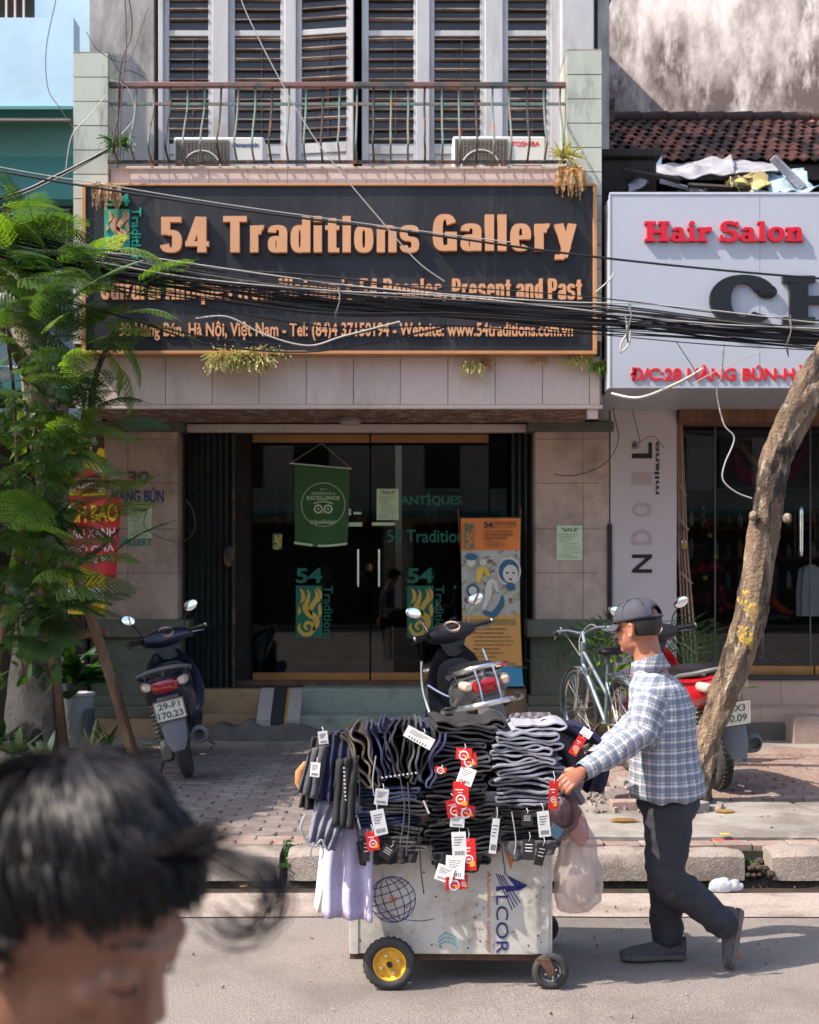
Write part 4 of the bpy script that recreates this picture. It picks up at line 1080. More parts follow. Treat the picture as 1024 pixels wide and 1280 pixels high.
g = MB(); g.bb(-8, -2.86, 12.9, 13, 0, 5); g.bb(-2.9, -2.86, 11.3, 13, .1, 5); g.bb(-8, -2.86, 11.4, 13, 2.0, 2.05); g.bb(-8, -2.86, 11.4, 13, PZ(249, 11.2), PZ(249, 11.2) + .05)
g.build('recess', M_darkroom, ln, smooth=False)
MB().bb(-8, -2.86, 11.22, 11.4, 3.1, 3.3).build('lower_band', M_darkroom, ln, smooth=False)
# window bars top left
g0 = MB().bb(-8, -3.35, 12.0, 12.02, 6.98, 7.0)
for i in range(14):
 MB().bb(-8 + 3.7 + i * .075, -8 + 3.715 + i * .075, 11.0, 11.02, PZ(22, 11), PZ(22, 11) + .4).build('window_bar', M_fascia, ln)
MB().bb(-8, -3.25, 11.05, 11.1, PZ(22, 11), 7.2).build('dark_window', M_darkroom, ln, smooth=False)
MB().bb(-8, -2.86, 11.2, 11.26, .18, .3).build('door_sill', M_cement, ln, smooth=False)
# ornamental grille
gr = thing('window_grille', 'pale green scrollwork grille over the dark opening beside the black sign', 'grille', (-3.4, 11.1, 3.6))
D = 11.1
def rod(pts, r=.007): return MB().tube([P(a, b, D) for a, b in pts], r, 6)
for z in (262, 268, 306, 340, 372): rod([(-60, z), (88, z)]).build('bar', M_irong, gr)
for x in (-40, -10, 20, 50, 84): rod([(x, 262), (x, 400)]).build('bar', M_irong, gr)
for cx in (-25, 5, 35, 67):
 for sgn in (-1, 1):
  pts = [(cx + sgn * (3 + 9 * (1 - t)) * math.cos(t * 7) * .8 + sgn * 3, 287 + 10 * math.sin(t * 7) * (1 - t * .5)) for t in np.linspace(0, 1, 14)]
  rod(pts, .005).build('scroll', M_irong, gr)
 for k in range(7):
  a = R(20 + k * 23); rod([(cx, 370), (cx + 14 * math.cos(a), 370 - 26 * math.sin(a))], .004).build('scroll', M_irong, gr)
# pale awning behind foliage
aw = thing('awning', 'striped pale blue awning half hidden by the tree foliage at left', 'awning', (-3.6, 10.3, 3.2))
for k in range(12):
 x = -5.2 + k * .21
 MB().add([(x, 11.2, 3.45), (x + .2, 11.2, 3.45), (x + .2, 10.2, 3.12), (x, 10.2, 3.12), (x, 11.2, 3.43), (x + .2, 11.2, 3.43), (x + .2, 10.2, 3.1), (x, 10.2, 3.1)],
             [(0, 1, 2, 3), (4, 7, 6, 5), (0, 3, 7, 4), (1, 5, 6, 2), (2, 6, 7, 3), (0, 4, 5, 1)]).build('awning_panel', M_teal2 if k % 2 else M_tarp, aw, smooth=False)
# cafe front: metal door frame + signs
MB().bb(PX(76, 11.15), PX(84, 11.15), 11.12, 11.2, .18, 3.1).build('door_post', M_slab, ln, smooth=False)
D = 10.9
cs = thing('cafe_sign', 'yellow vertical cafe sign with dripping brown top and strawberry juice badge', 'sign', (PX(107, D), D, PZ(770, D)))
x0, x1 = PX(85, D), PX(131, D)
MB().bb(x0, x1, D, D + .05, PZ(768, D), PZ(541, D)).build('sign_board', M_yellow, cs, bevel=.004)
MB().bb(x0, x1, D - .003, D - .001, PZ(753, D), PZ(735, D)).build('white_band', M_whitep, cs, smooth=False)
poly = [(x0, PZ(541, D)), (x0, PZ(560, D))] + bez2([(x0, PZ(560, D)), (PX(92, D), PZ(566, D)), (PX(97, D), PZ(562, D)), (PX(102, D), PZ(570, D)), (PX(108, D), PZ(575, D)), (PX(113, D), PZ(564, D)), (PX(119, D), PZ(568, D)), (PX(124, D), PZ(560, D)), (x1, PZ(562, D))], 5)[1:] + [(x1, PZ(541, D))]
MB().prism(poly, .002, Matrix.Translation((0, D - .004, 0))).build('brown_drip', sm('brown_print', srgb(60, 36, 26), .6), cs, smooth=False)
def ct(s, pa, pb, pt, pbm, mat, bold=.015, par=cs, y=D - .006): text(s, PX(pa, D), PX(pb, D), PZ(pbm, D), PZ(pt, D), y, mat, par, depth=.001, bold=bold)
ct('Café', 93, 122, 546, 556, M_whitep); ct('32', 103, 116, 558, 565, M_whitep)
MB().bb(PX(89, D), PX(128, D), D - .004, D - .002, PZ(615, D), PZ(587, D)).build('badge_ground', M_whitep, cs, smooth=False)
MB().lathe([(0, 0), (.13, 0), (.13, .002)], Matrix.Translation((PX(108.5, D), D - .007, PZ(601, D))) @ Matrix.Diagonal((1, 1, .82, 1)) @ Matrix.Rotation(PI / 2, 4, 'X'), 24).build('badge', M_redsign, cs)
ct('Strawberry', 94, 124, 596, 602, M_whitep, 0, y=D - .010); ct('JUICE', 93, 124, 603, 613, M_whitep, .02, y=D - .010)
# red banner
D = 10.55
rs = thing('red_banner', 'crooked red banner with yellow and white Vietnamese food lettering behind the tree', 'banner', (PX(112, D), D, PZ(722, D)))
vs = []; fs = []
cor = [(70, 618), (153, 622), (146, 724), (74, 700)]
def rq(u, v, dy=0):
 a = Vector(cor[0]).lerp(Vector(cor[1]), u); b = Vector(cor[3]).lerp(Vector(cor[2]), u); c = a.lerp(b, v)
 p = P(c.x, c.y, D); p.y += .03 * math.sin(u * 5) + dy; return p
for j in range(9):
 for i in range(9): vs.append(rq(i / 8, j / 8))
for j in range(8):
 for i in range(8): a = j * 9 + i; fs.append((a, a + 1, a + 10, a + 9))
g = MB().add(vs, fs); g.add([v + Vector((0, .003, 0)) for v in vs], fs); g.build('banner_cloth', M_redsign, rs)
Mr = Matrix.Rotation(R(-2), 4, 'Y'); o_ = P(112, 660, D - .035)
def rt(s, pa, pb, pt, pbm, mat, bold):
 text(s, PX(pa, D) - o_.x, PX(pb, D) - o_.x, PZ(pbm, D) - o_.z, PZ(pt, D) - o_.z, 0, mat, rs, depth=.002, bold=bold, M=Matrix.Translation(o_) @ Mr)
rt('BÁNH BAO', 66, 149, 626, 653, M_yellow, .03); rt('ĐẬU XANH', 82, 145, 656, 676, M_whitep, .01); rt('GIÒ CHẢ', 86, 143, 680, 690, M_whitep, .01); rt('32 Hàng Bún', 86, 142, 694, 704, M_whitep, .02)
# ================================================================= RIGHT NEIGHBOUR: SALON
sl = thing('salon_house', 'low tiled roof shop house of the hair salon with white wall and glass front', 'house', (3.8, 11.4, .18))
YW = 11.40
MB().bb(1.79, PX(846, YW), YW, YW + .35, .18, 3.1).build('white_wall', M_pilpale, sl, bevel=.004)
MB().bb(1.79, PX(846, YW), YW - .003, YW + .1, .18, .30).build('wall_foot', M_cement, sl, smooth=False)
MB().bb(PX(846, 11.45), 6.4, 11.3, 11.75, 2.97, 3.12).build('shopfront_beam', M_wood, sl, bevel=.004)
yg = 11.70
MB().bb(PX(848, yg), 6.4, yg - .006, yg + .006, PZ(832, yg), PZ(518, yg)).build('shop_window', M_glass2, sl, smooth=False)
w = MB().bb(PX(888, yg), PX(1300, yg), yg - .03, yg + .02, PZ(522, yg), PZ(511, yg)).build('top_rail', M_brass, sl, bevel=.004)
MB().bb(PX(897, yg), PX(1016, yg), yg - .03, yg + .02, PZ(844, yg), PZ(832, yg)).build('bottom_rail', M_brass, sl, bevel=.004)
MB().bb(PX(1018, yg), PX(1300, yg), yg - .03, yg + .02, PZ(844, yg), PZ(832, yg)).build('bottom_rail', M_brass, sl, bevel=.004)
MB().bb(PX(848, yg), PX(895, yg), yg - .03, yg + .02, PZ(847, yg), PZ(838, yg)).build('bottom_rail', M_brass, sl, bevel=.004)
for a in (893, 1012): MB().bb(PX(a, yg), PX(a + 1.5, yg), yg - .012, yg + .008, PZ(832, yg), PZ(520, yg)).build('glass_edge', M_olive, sl, smooth=False)
for hx in (999, 1024):
 MB().tube(bez([(PX(hx, yg), yg - .01, PZ(640, yg)), (PX(hx, yg), yg - .06, PZ(636, yg)), (PX(hx, yg), yg - .065, PZ(650, yg)), (PX(hx, yg), yg - .065, PZ(680, yg)), (PX(hx, yg), yg - .06, PZ(693, yg)), (PX(hx, yg), yg - .01, PZ(690, yg))], 4), .019, 10).build('door_handle', M_chrome, sl)
zf = PZ(846, yg)
MB().bb(1.9, 6.4, 11.50, yg + .2, .2, zf).build('floor_slab', M_grout, sl, smooth=False)
MB().bb(PX(866, 11.45), 6.4, 11.45, 11.6, zf - .005, zf + .028).build('step_nosing', M_blackstone, sl, bevel=.005)
M_steptile = pm('step_tile', srgb(186, 158, 142), .5, var=.06, scale=10, rv=.05)
za, zb_, zc = PZ(881, 11.5), PZ(888, 11.2), .30
xe = [PX(p, 11.5) for p in (826, 877, 926.5, 976, 1025, 1075, 1125, 1175)]
tiles(0, 0, [za, zf - .008], xe, 11.49, M_steptile, sl, name='step_tile', gap=.004)
MB().bb(2.0, 6.4, 11.205, 11.49, .3, za).build('step_tread', M_steptile, sl, smooth=False)
xe = [PX(p, 11.2) for p in (798, 849, 901, 950, 1000, 1050, 1100, 1150, 1200)]
tiles(0, 0, [zc, za + .002], xe, 11.2, M_steptile, sl, name='step_tile', gap=.004)
MB().bb(2.05, 3.3, 11.08, 11.3, .17, .33).bb(3.3, 6, 11.1, 11.3, .17, .31).build('step_foot', M_cement, sl, bevel=.02)
MB().bb(PX(990, 10.9), PX(1030, 10.9), 10.85, 11.1, .18, .42).build('brick_block', M_paver_red, sl, bevel=.01)
# interior
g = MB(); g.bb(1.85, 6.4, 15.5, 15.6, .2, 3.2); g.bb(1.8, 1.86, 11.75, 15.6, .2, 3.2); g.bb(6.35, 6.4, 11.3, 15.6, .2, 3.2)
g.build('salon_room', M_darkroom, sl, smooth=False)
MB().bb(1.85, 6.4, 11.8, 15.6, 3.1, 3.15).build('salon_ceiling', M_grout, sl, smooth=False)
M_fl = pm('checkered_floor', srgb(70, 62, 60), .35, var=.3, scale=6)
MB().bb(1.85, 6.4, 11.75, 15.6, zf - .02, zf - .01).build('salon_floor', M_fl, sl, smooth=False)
def lamp_em(name, col, st):
 m = bpy.data.materials.new(name); m.use_nodes = True; N = m.node_tree.nodes; b = N['Principled BSDF']
 b.inputs['Emission Color'].default_value = (*col, 1); b.inputs['Emission Strength'].default_value = st; return m
M_em = lamp_em('lit_tube', (1, .96, .88), 3.0)
for i, (a, b, d) in enumerate(((849, 856, 12.4), (1011, 1022, 12.6), (849, 853, 13.6))):
 tag(MB().bb(PX(a, d), PX(b, d), d, d + .05, PZ(522, d) - .02, PZ(522, d)).build('ceiling_light', M_em), ('small lit ceiling light behind the salon glass by the frame', 'small lit ceiling light behind the salon glass at the right edge', 'faint lit light deeper inside the salon')[i], 'lamp')
t = thing('wall_poster', 'dark blue poster of a figure on the salon wall behind the glass', 'poster', (PX(870, 12.1), 12.1, 1.6))
MB().bb(PX(850, 12.1), PX(892, 12.1), 12.1, 12.12, PZ(612, 12.1), PZ(560, 12.1)).build('poster_sheet', sm('navy_poster', srgb(38, 54, 74), .5), t, smooth=False)
t = thing('mural', 'magenta swirl mural panel with lettering inside the salon', 'poster', (PX(950, 14), 14, 2.2))
MB().bb(PX(900, 14), PX(1040, 14), 14, 14.02, PZ(610, 14), PZ(545, 14)).build('mural_panel', sm('mural_ground', srgb(84, 84, 80), .5), t, smooth=False)
MB().ribbon(bez2([(PX(918, 14), PZ(560, 14)), (PX(930, 14), PZ(592, 14)), (PX(960, 14), PZ(602, 14)), (PX(990, 14), PZ(590, 14)), (PX(1010, 14), PZ(556, 14))]), interp([.04, .14, .16, .1, .02], 33), .01, Matrix.Translation((0, 13.98, 0))).build('mural_swirl', sm('magenta', srgb(160, 44, 90), .5), t, smooth=False)
MB().ribbon(bez2([(PX(925, 14), PZ(556, 14)), (PX(950, 14), PZ(582, 14)), (PX(990, 14), PZ(570, 14))]), .06, .01, Matrix.Translation((0, 13.96, 0))).build('mural_swirl', M_copper, t, smooth=False)
text('ECT', PX(918, 14), PX(945, 14), PZ(560, 14), PZ(548, 14), 13.95, M_frame_cu, t, bold=.03)
# shelves of bottles, mirrors, chairs, coat
t = thing('product_shelf', 'tall shelf of bottles along the back wall of the salon', 'shelf', (3.6, 14.6, .8))
MB().bb(2.7, 4.8, 14.6, 14.9, 1.4, 1.43).bb(2.7, 4.8, 14.6, 14.9, 1.75, 1.78).bb(2.7, 4.8, 14.6, 14.9, 2.1, 2.13).bb(2.7, 2.73, 14.6, 14.9, .8, 2.4).bb(4.77, 4.8, 14.6, 14.9, .8, 2.4).build('shelf_frame', M_wood, t)
bm_ = [M_whitep, M_tarpblue, M_redsign, M_gold, M_dkteal]
for z in (1.43, 1.78, 2.13):
 for k in range(14):
  h = rnd.uniform(.14, .24); MB().cyl((2.82 + k * .14, 14.72, z), (2.82 + k * .14, 14.72, z + h * .75), .03, 8).cyl((2.82 + k * .14, 14.72, z + h * .75), (2.82 + k * .14, 14.72, z + h), .012, 8).build('bottle', rnd.choice(bm_), t)
for n_, (cx, cy) in enumerate(((3.75, 13.6), (4.55, 13.2))):
 t = thing('salon_chair', ('black salon chair with chrome base seen left through the glass', 'black salon chair with chrome base seen at the right through the glass')[n_], 'chair', (cx, cy, zf), group='salon chairs')
 MB().bb(cx - .25, cx + .25, cy - .25, cy + .25, zf + .42, zf + .52).build('seat', M_black, t, bevel=.03)
 MB().bb(cx - .24, cx + .24, cy + .2, cy + .28, zf + .5, zf + 1.05).build('backrest', M_black, t, bevel=.03)
 MB().cyl((cx, cy, zf + .03), (cx, cy, zf + .42), .03, 10).build('column', M_chrome, t)
 for k in range(5):
  a = k * 2 * PI / 5; MB().cyl((cx, cy, zf + .08), (cx + .28 * math.cos(a), cy + .28 * math.sin(a), zf + .03), .015, 6).build('leg', M_chrome, t)
g = MB()
cxx, cy = PX(1013, 12.4), 12.4
g.loft([[(cxx + a * math.cos(q) * (1 + .15 * math.sin(q * 5)), cy + .06 * math.sin(q), z) for q in np.linspace(0, 2 * PI, 24, endpoint=False)] for z, a in ((PZ(770, cy), .12), (PZ(740, cy), .12), (PZ(712, cy), .10), (PZ(706, cy), .04))])
tag(g.build('hanging_coat', M_whitep), 'white coat hanging inside the salon near the door handles', 'coat')
tag(MB().loft([[(PX(p, 12.6), 12.6 + .1 * math.cos(q), PZ(z_, 12.6) + r * math.sin(q)) for q in np.linspace(0, 2 * PI, 10, endpoint=False)] for p, z_, r in ((958, 745, .03), (966, 752, .07), (976, 762, .05), (988, 766, .03))]).build('cloth', sm('orange_cloth', srgb(200, 70, 30), .7)), 'orange cloth lying over a seat inside the salon', 'cloth')
# christmas tree
D = 12.15
ct_ = thing('christmas_tree', 'decorated christmas tree with red tinsel behind the salon glass', 'christmas tree', (PX(885, D), D, zf))
g = MB()
for i in range(1500):
 t_ = rnd.random(); z = zf + .1 + t_ * 1.45; r = .30 * (1 - t_ * .9) * (.3 + .7 * rnd.random()); a = rnd.uniform(0, 2 * PI)
 p = Vector((PX(882, D) + r * math.cos(a), D + .05 + r * math.sin(a), z)); d = Vector((math.cos(a), math.sin(a), -.3)) * .05; w_ = d.cross(Vector((0, 0, 1))) * .2
 g.add([p, p + d + w_, p + d * 1.4, p + d - w_], [(0, 1, 2, 3)])
g.build('needles', M_leafd, ct_, smooth=False, kind='stuff')
for (z0_, z1_, r0) in ((.3, .5, .30), (.62, .74, .24), (.95, 1.05, .16)):
 pts = [(PX(882, D) + (r0 - .04 * t) * math.cos(t * 6.3 + z0_ * 9), D + .03 + (r0 - .04 * t) * math.sin(t * 6.3 + z0_ * 9), zf + z0_ + (z1_ - z0_) * t) for t in np.linspace(0, 1, 24)]
 g = MB()
 for p in pts:
  for k in range(12):
   d = Vector((rnd.uniform(-1, 1), rnd.uniform(-1, 1), rnd.uniform(-1, 1))) * .04; q = Vector(p)
   g.add([q, q + d, q + d + Vector((.008, 0, .008))], [(0, 1, 2)])
 g.build('tinsel', sm('tinsel_red', srgb(190, 40, 60), .3, .4), ct_, smooth=False)
for k in range(12):
 a = k * 2.4; z = .3 + k * .1; r = .28 * (1 - z / 1.7)
 MB().ell((PX(882, D) + r * math.cos(a), D - abs(r * math.sin(a)), zf + z), .025, 10, 8).build('bauble', M_redsign if k % 2 else M_gold, ct_)
# folding lattice gate, pale, leaning
D = 11.52
lg = thing('lattice_gate', 'narrow folded beige lattice gate with padlock beside the salon glass', 'gate', (PX(862, D), D, zf))
M_beige = pm('beige_gate_paint', srgb(170, 140, 118), .6, var=.12, scale=9, col2=srgb(110, 84, 70), c2scale=6, c2lo=.55, c2hi=.7)
for k in range(4):
 a0, a1 = 846 + k * 1.5, 851 + k * 5.6
 MB().tube([P(a0 + 1, 516 + k * 2, D + .02 * (k % 2)), P((a0 + a1) / 2, 690, D + .02 * (k % 2)), P(a1 + 6, 862 - 3 * k, D - .1 + .02 * (k % 2))], .009, 4).build('gate_upright', M_beige, lg)
for py in (612, 655, 722, 810):
 f = (py - 516) / 346
 MB().tube([P(847 + 8 * f, py - 6, D - .1 * f - .012), P(851 + 24 * f, py + 8, D - .1 * f - .012)], .011, 4).build('cross_link', M_beige, lg)
MB().bb(PX(850, D), PX(856, D), D - .08, D - .06, PZ(686, D), PZ(679, D)).build('padlock', M_brass, lg, bevel=.003)
MB().torus((0, 0, 0), .018, .004, Matrix.Translation((PX(853, D), D - .07, PZ(678, D))) @ Matrix.Rotation(PI / 2, 4, 'X')).build('shackle', M_chrome, lg)
# lettering on the white wall, reading upwards
t = sl; y = YW - .0005
def wt(s, a, b, pt, pbm, mat, bold=.0): text(s, PX(a, YW), PX(b, YW), PZ(pbm, YW), PZ(pt, YW), y, mat, sl, name='wall_lettering', bold=bold, depth=.006, rot=1)
M_faint = sm('faded_print', srgb(176, 158, 156), .6)
wt('L', 790, 815, 553, 573, M_black, .02); wt('®', 790, 797, 551, 560, M_ink); wt('milano', 818, 824, 552, 618, M_ink, .02)
wt('I', 790, 815, 590, 606, M_faint); wt('O', 790, 815, 628, 646, M_faint, .02); wt('D', 790, 815, 662, 681, M_faint, .02); wt('N', 790, 815, 693, 716, M_black, .02)
MB().bb(1.76, 1.80, YW - .025, YW - .001, PZ(775, YW), PZ(655, YW)).build('iron_strip', M_darkwood, sl)
# ---- sign
YH = 9.9
hx0, hx1, hz0, hz1 = PX(763, YH), 5.2, PZ(485, YH), PZ(243, YH)
hs = thing('salon_sign', 'large silver hair salon sign box with raised red and black letters', 'sign', ((hx0 + hx1) / 2, YH, hz0))
xm = PX(950, YH)
MB().bb(hx0, xm - .004, YH, YH + .02, hz0, hz1).build('face_panel', M_alu, hs, smooth=False)
MB().bb(xm + .004, hx1, YH, YH + .02, hz0, hz1).build('face_panel', M_alu, hs, smooth=False)
MB().bb(xm - .005, xm + .005, YH + .006, YH + .02, hz0, hz1).build('panel_seam', M_aluedge, hs, smooth=False)
MB().bb(hx0, hx1, YH + .0205, YH + .3, hz0 + .01, hz1 - .01).build('sign_box', M_alu, hs, smooth=False)
MB().bb(hx0 + .02, hx1, YH + .0205, 11.38, hz0 + .002, hz0 + .02).build('sign_underside', M_alu, hs, smooth=False)
MB().bb(hx0 - .004, hx1, YH - .006, YH + .03, hz1, hz1 + .016).build('trim', M_aluedge, hs, smooth=False)
MB().bb(hx0 - .008, hx0 - .001, YH - .006, YH + .03, hz0, hz1).build('trim', M_aluedge, hs, smooth=False)
def hl(s, a, b, top, base, mat, depth, gap=4): letters(s, PX(a, YH), PX(b, YH), PZ(base, YH), (base - top) * YH / 1600, YH, mat, hs, depth, style='slab', gap=gap)
hl('Hair', 805, 889, 278, 303, M_red, .035); hl('Salon', 899, 1004, 278, 303, M_red, .035)
hl('CH', 886, 1066, 346, 406, M_black, .045, 6)
text('Đ/C:28 HÀNG BÚN-HÀ NỘI', PX(788, YH), PX(1052, YH), PZ(480, YH), PZ(455, YH), YH, M_redtxt, hs, bold=.02, depth=.012)
# ---- roof: separate clay tiles on a slope
z0_, z1_, y0_, y1_ = 5.50, 6.42, 12.0, 13.6
ang = math.atan2(z1_ - z0_, y1_ - y0_)
rf = MB().add([(1.75, y0_ + .05, z0_ - .03), (7, y0_ + .05, z0_ - .03), (7, y1_, z1_ - .03), (1.75, y1_, z1_ - .03), (1.75, y0_ + .05, z0_ - .1), (7, y0_ + .05, z0_ - .1), (7, y1_, z1_ - .1), (1.75, y1_, z1_ - .1)],
              [(0, 1, 2, 3), (4, 7, 6, 5), (0, 4, 5, 1), (1, 5, 6, 2), (2, 6, 7, 3), (0, 3, 7, 4)]).build('roof', M_darkwood, sl, smooth=False)
tm = MB(); ring = []
for yy in (0, .26):
 ring.append([(x, yy, .022 * math.cos(x / .045 * PI / 2) * (1 if yy == 0 else .8) + zz) for x, zz in ((-.058, 0), (-.035, 0), (0, 0), (.035, 0), (.058, 0), (.058, -.012), (0, -.012), (-.058, -.012))])
tm.loft(ring, True)
tms = [tm.mesh('roof_tile', M_rooftile, False)]
tm2 = MB(); tm2.v = [v.copy() for v in tm.v]; tm2.f = tm.f; tm2.fm = tm.fm; tms.append(tm2.mesh('roof_tile', M_rooftile_dk, False))
tiles_ = []; nrow = 10; L = math.hypot(z1_ - z0_, y1_ - y0_)
for r_ in range(nrow):
 x = 1.84 + (.055 if r_ % 2 else 0)
 while x < 6.6:
  s_ = r_ / nrow; tiles_.append((x + rnd.uniform(-.008, .008), s_)); x += .112
vis = [t for t in tiles_ if 512 + t[0] * 1600 / (y0_ + (y1_ - y0_) * t[1]) < 1034]
out = [t for t in tiles_ if t not in vis]
def rplace(t):
 x, s_ = t
 return (x, y0_ + (y1_ - y0_) * s_ - .01, z0_ + (z1_ - z0_) * s_ + rnd.uniform(0, .01)), (ang - R(4) + rnd.uniform(-.03, .03), rnd.uniform(-.06, .06), rnd.uniform(-.05, .05))
def dark(t): return noise.noise(Vector((t[0] * 2.2, t[1] * 4, 2))) + rnd.uniform(-.4, .4) > .22
for t in vis[:300]:
 l, r_ = rplace(t); piece('roof_tile', tms[1 if dark(t) else 0], rf, l, r_)
gs = [MB(), MB()]
for t in vis[300:] + out:
 l, r_ = rplace(t); k = 1 if dark(t) else 0
 gs[k].add([v.co for v in tms[k].vertices], [tuple(p.vertices) for p in tms[k].polygons], Matrix.Translation(l) @ Euler(r_).to_matrix().to_4x4())
for k in (0, 1):
 if gs[k].v: gs[k].build('roof_tiles', (M_rooftile, M_rooftile_dk)[k], rf, smooth=False, kind='stuff')
for k in range(17):
 x = 1.85 + k * .3
 MB().tube([(x, y1_, z1_ + .03), (x + .29, y1_, z1_ + .035)], [.055, .065], 10).build('ridge_tile', M_rooftile_dk, rf)
# eave, wall under the roof
MB().bb(1.79, 7, 12.4, 12.6, 3.1, 5.7).build('upper_front_wall', M_darkwood, sl, smooth=False)
MB().bb(1.79, 7, 11.35, 12.4, 4.4, 4.5).build('ledge', M_darkwood, sl, smooth=False)
MB().bb(1.79, 7, 12.02, 12.08, 5.32, 5.44).build('eave_board', M_darkwood, sl, smooth=False)
MB().bb(1.58, 2.05, 10.6, 11.3, 3.2, 5.08).build('side_block', M_darkwood, sl, bevel=.03)
MB().bb(1.56, 2.08, 10.55, 11.3, 5.08, 5.14).build('side_block_cap', M_darkwood, sl, bevel=.01)
def crumple(pts, mat, name, label, cat, D0, D1, seed, amp=.06, thick=.01, n=26):
 "sheet between two pixel polylines (top at D1, bottom at D0)"
 top = bez2(pts[0], 6); bot = bez2(pts[1], 6)
 T_ = interp([Vector(p) for p in top], n); B_ = interp([Vector(p) for p in bot], n); vs = []; fs = []; m = 9
 for j in range(m + 1):
  for i in range(n):
   q = T_[i].lerp(B_[i], j / m); d = D1 + (D0 - D1) * j / m
   p = P(q.x, q.y, d); p.z += amp * noise.noise(Vector((p.x * 7, j * .5, seed))); p.y += amp * 1.5 * noise.noise(Vector((p.x * 6, j * .7, seed + 5)))
   vs.append(p)
 for j in range(m):
  for i in range(n - 1): a = j * n + i; fs.append((a, a + 1, a + n + 1, a + n))
 g = MB().add(vs, fs); o = g.build(name, mat)
 s_ = o.modifiers.new('solid', 'SOLIDIFY'); s_.thickness = thick
 return tag(o, label, cat)
crumple(([(800, 209), (850, 204), (890, 200), (915, 196)], [(815, 224), (850, 222), (890, 222), (920, 218)]), M_tarp, 'tarpaulin', 'grey white tarpaulin draped on the ledge under the tiled roof', 'tarpaulin', 10.6, 11.6, 1)
crumple(([(912, 200), (950, 202), (975, 204)], [(920, 218), (950, 215), (972, 213)]), M_tarp, 'sheet', 'flat grey sheet lying right of the draped tarpaulin', 'sheet', 10.8, 11.8, 4, .03)
crumple(([(905, 222), (930, 218), (960, 222)], [(912, 234), (935, 236), (962, 232)]), M_tarpyel, 'rag', 'crumpled yellow rag on the junk above the salon sign', 'rag', 10.4, 10.8, 2, .09)
crumple(([(935, 224), (970, 220), (1000, 212)], [(940, 236), (985, 236), (1022, 236)]), M_tarpblue, 'plastic_sheet', 'crumpled pale blue plastic sheet at the right above the salon sign', 'plastic sheet', 10.4, 11.2, 7, .09)
crumple(([(784, 224), (800, 220), (812, 226)], [(786, 236), (800, 235), (806, 232)]), M_tarp, 'paper_scrap', 'torn grey scrap at the left end above the salon sign', 'scrap', 10.4, 10.7, 9, .05)
g = MB(); vs = []; fs = []
for i in range(25):
 for j in range(2):
  c = P(768 + i * 1.3, 196 + j * 26, 11.3 - j * .7); c.x += j * .12; c.z += .02 * math.sin(i * 1.6); vs.append(c)
for i in range(24): a = i * 2; fs.append((a, a + 2, a + 3, a + 1))
o = g.add(vs, fs).build('corrugated_sheet', M_corr); o.modifiers.new('s', 'SOLIDIFY').thickness = .008; tag(o, 'piece of corrugated cement sheet leaning under the tiled roof', 'sheet')
for i, (a, b, c, d, r_, lb) in enumerate(((825, 226, 882, 241, .02, 'thin pale batten lying in front of the tarpaulin'), (966, 197, 1004, 235, .04, 'thick grey plank leaning over the blue plastic sheet'), (860, 232, 960, 238, .025, 'dark board lying along the top of the salon sign'), (780, 214, 850, 226, .03, 'dark stick under the corrugated sheet'))):
 tag(MB().tube([P(a, b, 10.5), P((a + c) / 2, (b + d) / 2, 10.52), P(c, d, 10.5)], r_, 4).build('plank', M_tarp if i < 2 else M_darkwood), lb, 'plank')
tag(MB().bb(PX(805, 11.4), PX(825, 11.4), 11.3, 11.5, 5.20, 5.32).build('styrofoam_block', M_tarpblue, bevel=.01), 'small pale blue block under the left of the roof eave', 'block')
g = MB()
for i in range(260):
 p = P(rnd.uniform(790, 1040), rnd.uniform(228, 240), rnd.uniform(10.2, 11.2)); p.z = rnd.uniform(4.52, 4.72) if p.y > 10.4 else 4.6
 s_ = rnd.uniform(.02, .07); g.box(p, (s_ * rnd.uniform(.6, 3), s_, s_ * .5), (rnd.random() * 3, rnd.random() * 3, rnd.random() * 3))
g.build('roof_rubble', M_darkwood, kind='stuff', label='dark rubble of broken wood and leaves on the ledge', smooth=False)
MB().bb(hx0 + .1, 7, 10.21, 11.35, 4.4, 4.56).build('ledge', M_darkwood, sl, smooth=False)
crumple(([(752, 128), (762, 124), (769, 121)], [(754, 150), (764, 152), (768, 150)]), pm('rusty_sheet', srgb(86, 60, 56), .7, var=.3), 'bent_metal_sheet', 'bent rusty metal sheet poking out beside the right balcony pier', 'metal sheet', 11.9, 12.1, 3, .04)
# ---- weathered wall behind
wb = MB().bb(0, 14, 0, .4, 0, 14)
wb.v = [Matrix.Translation((1.6, 17.2, 0)) @ Matrix.Rotation(R(-24), 4, 'Z') @ v for v in wb.v]
tag(wb.build('rear_building', M_mottle, smooth=False), 'tall weathered whitewashed gable wall rising behind the tiled roof', 'building')
o = MB().bb(PX(740, 15), PX(760, 15), 14.6, 15, PZ(12, 15), PZ(-8, 15)).build('blue_awning', M_teal2, smooth=False)
tag(o, 'corner of a blue corrugated awning at the top beside the weathered wall', 'awning')
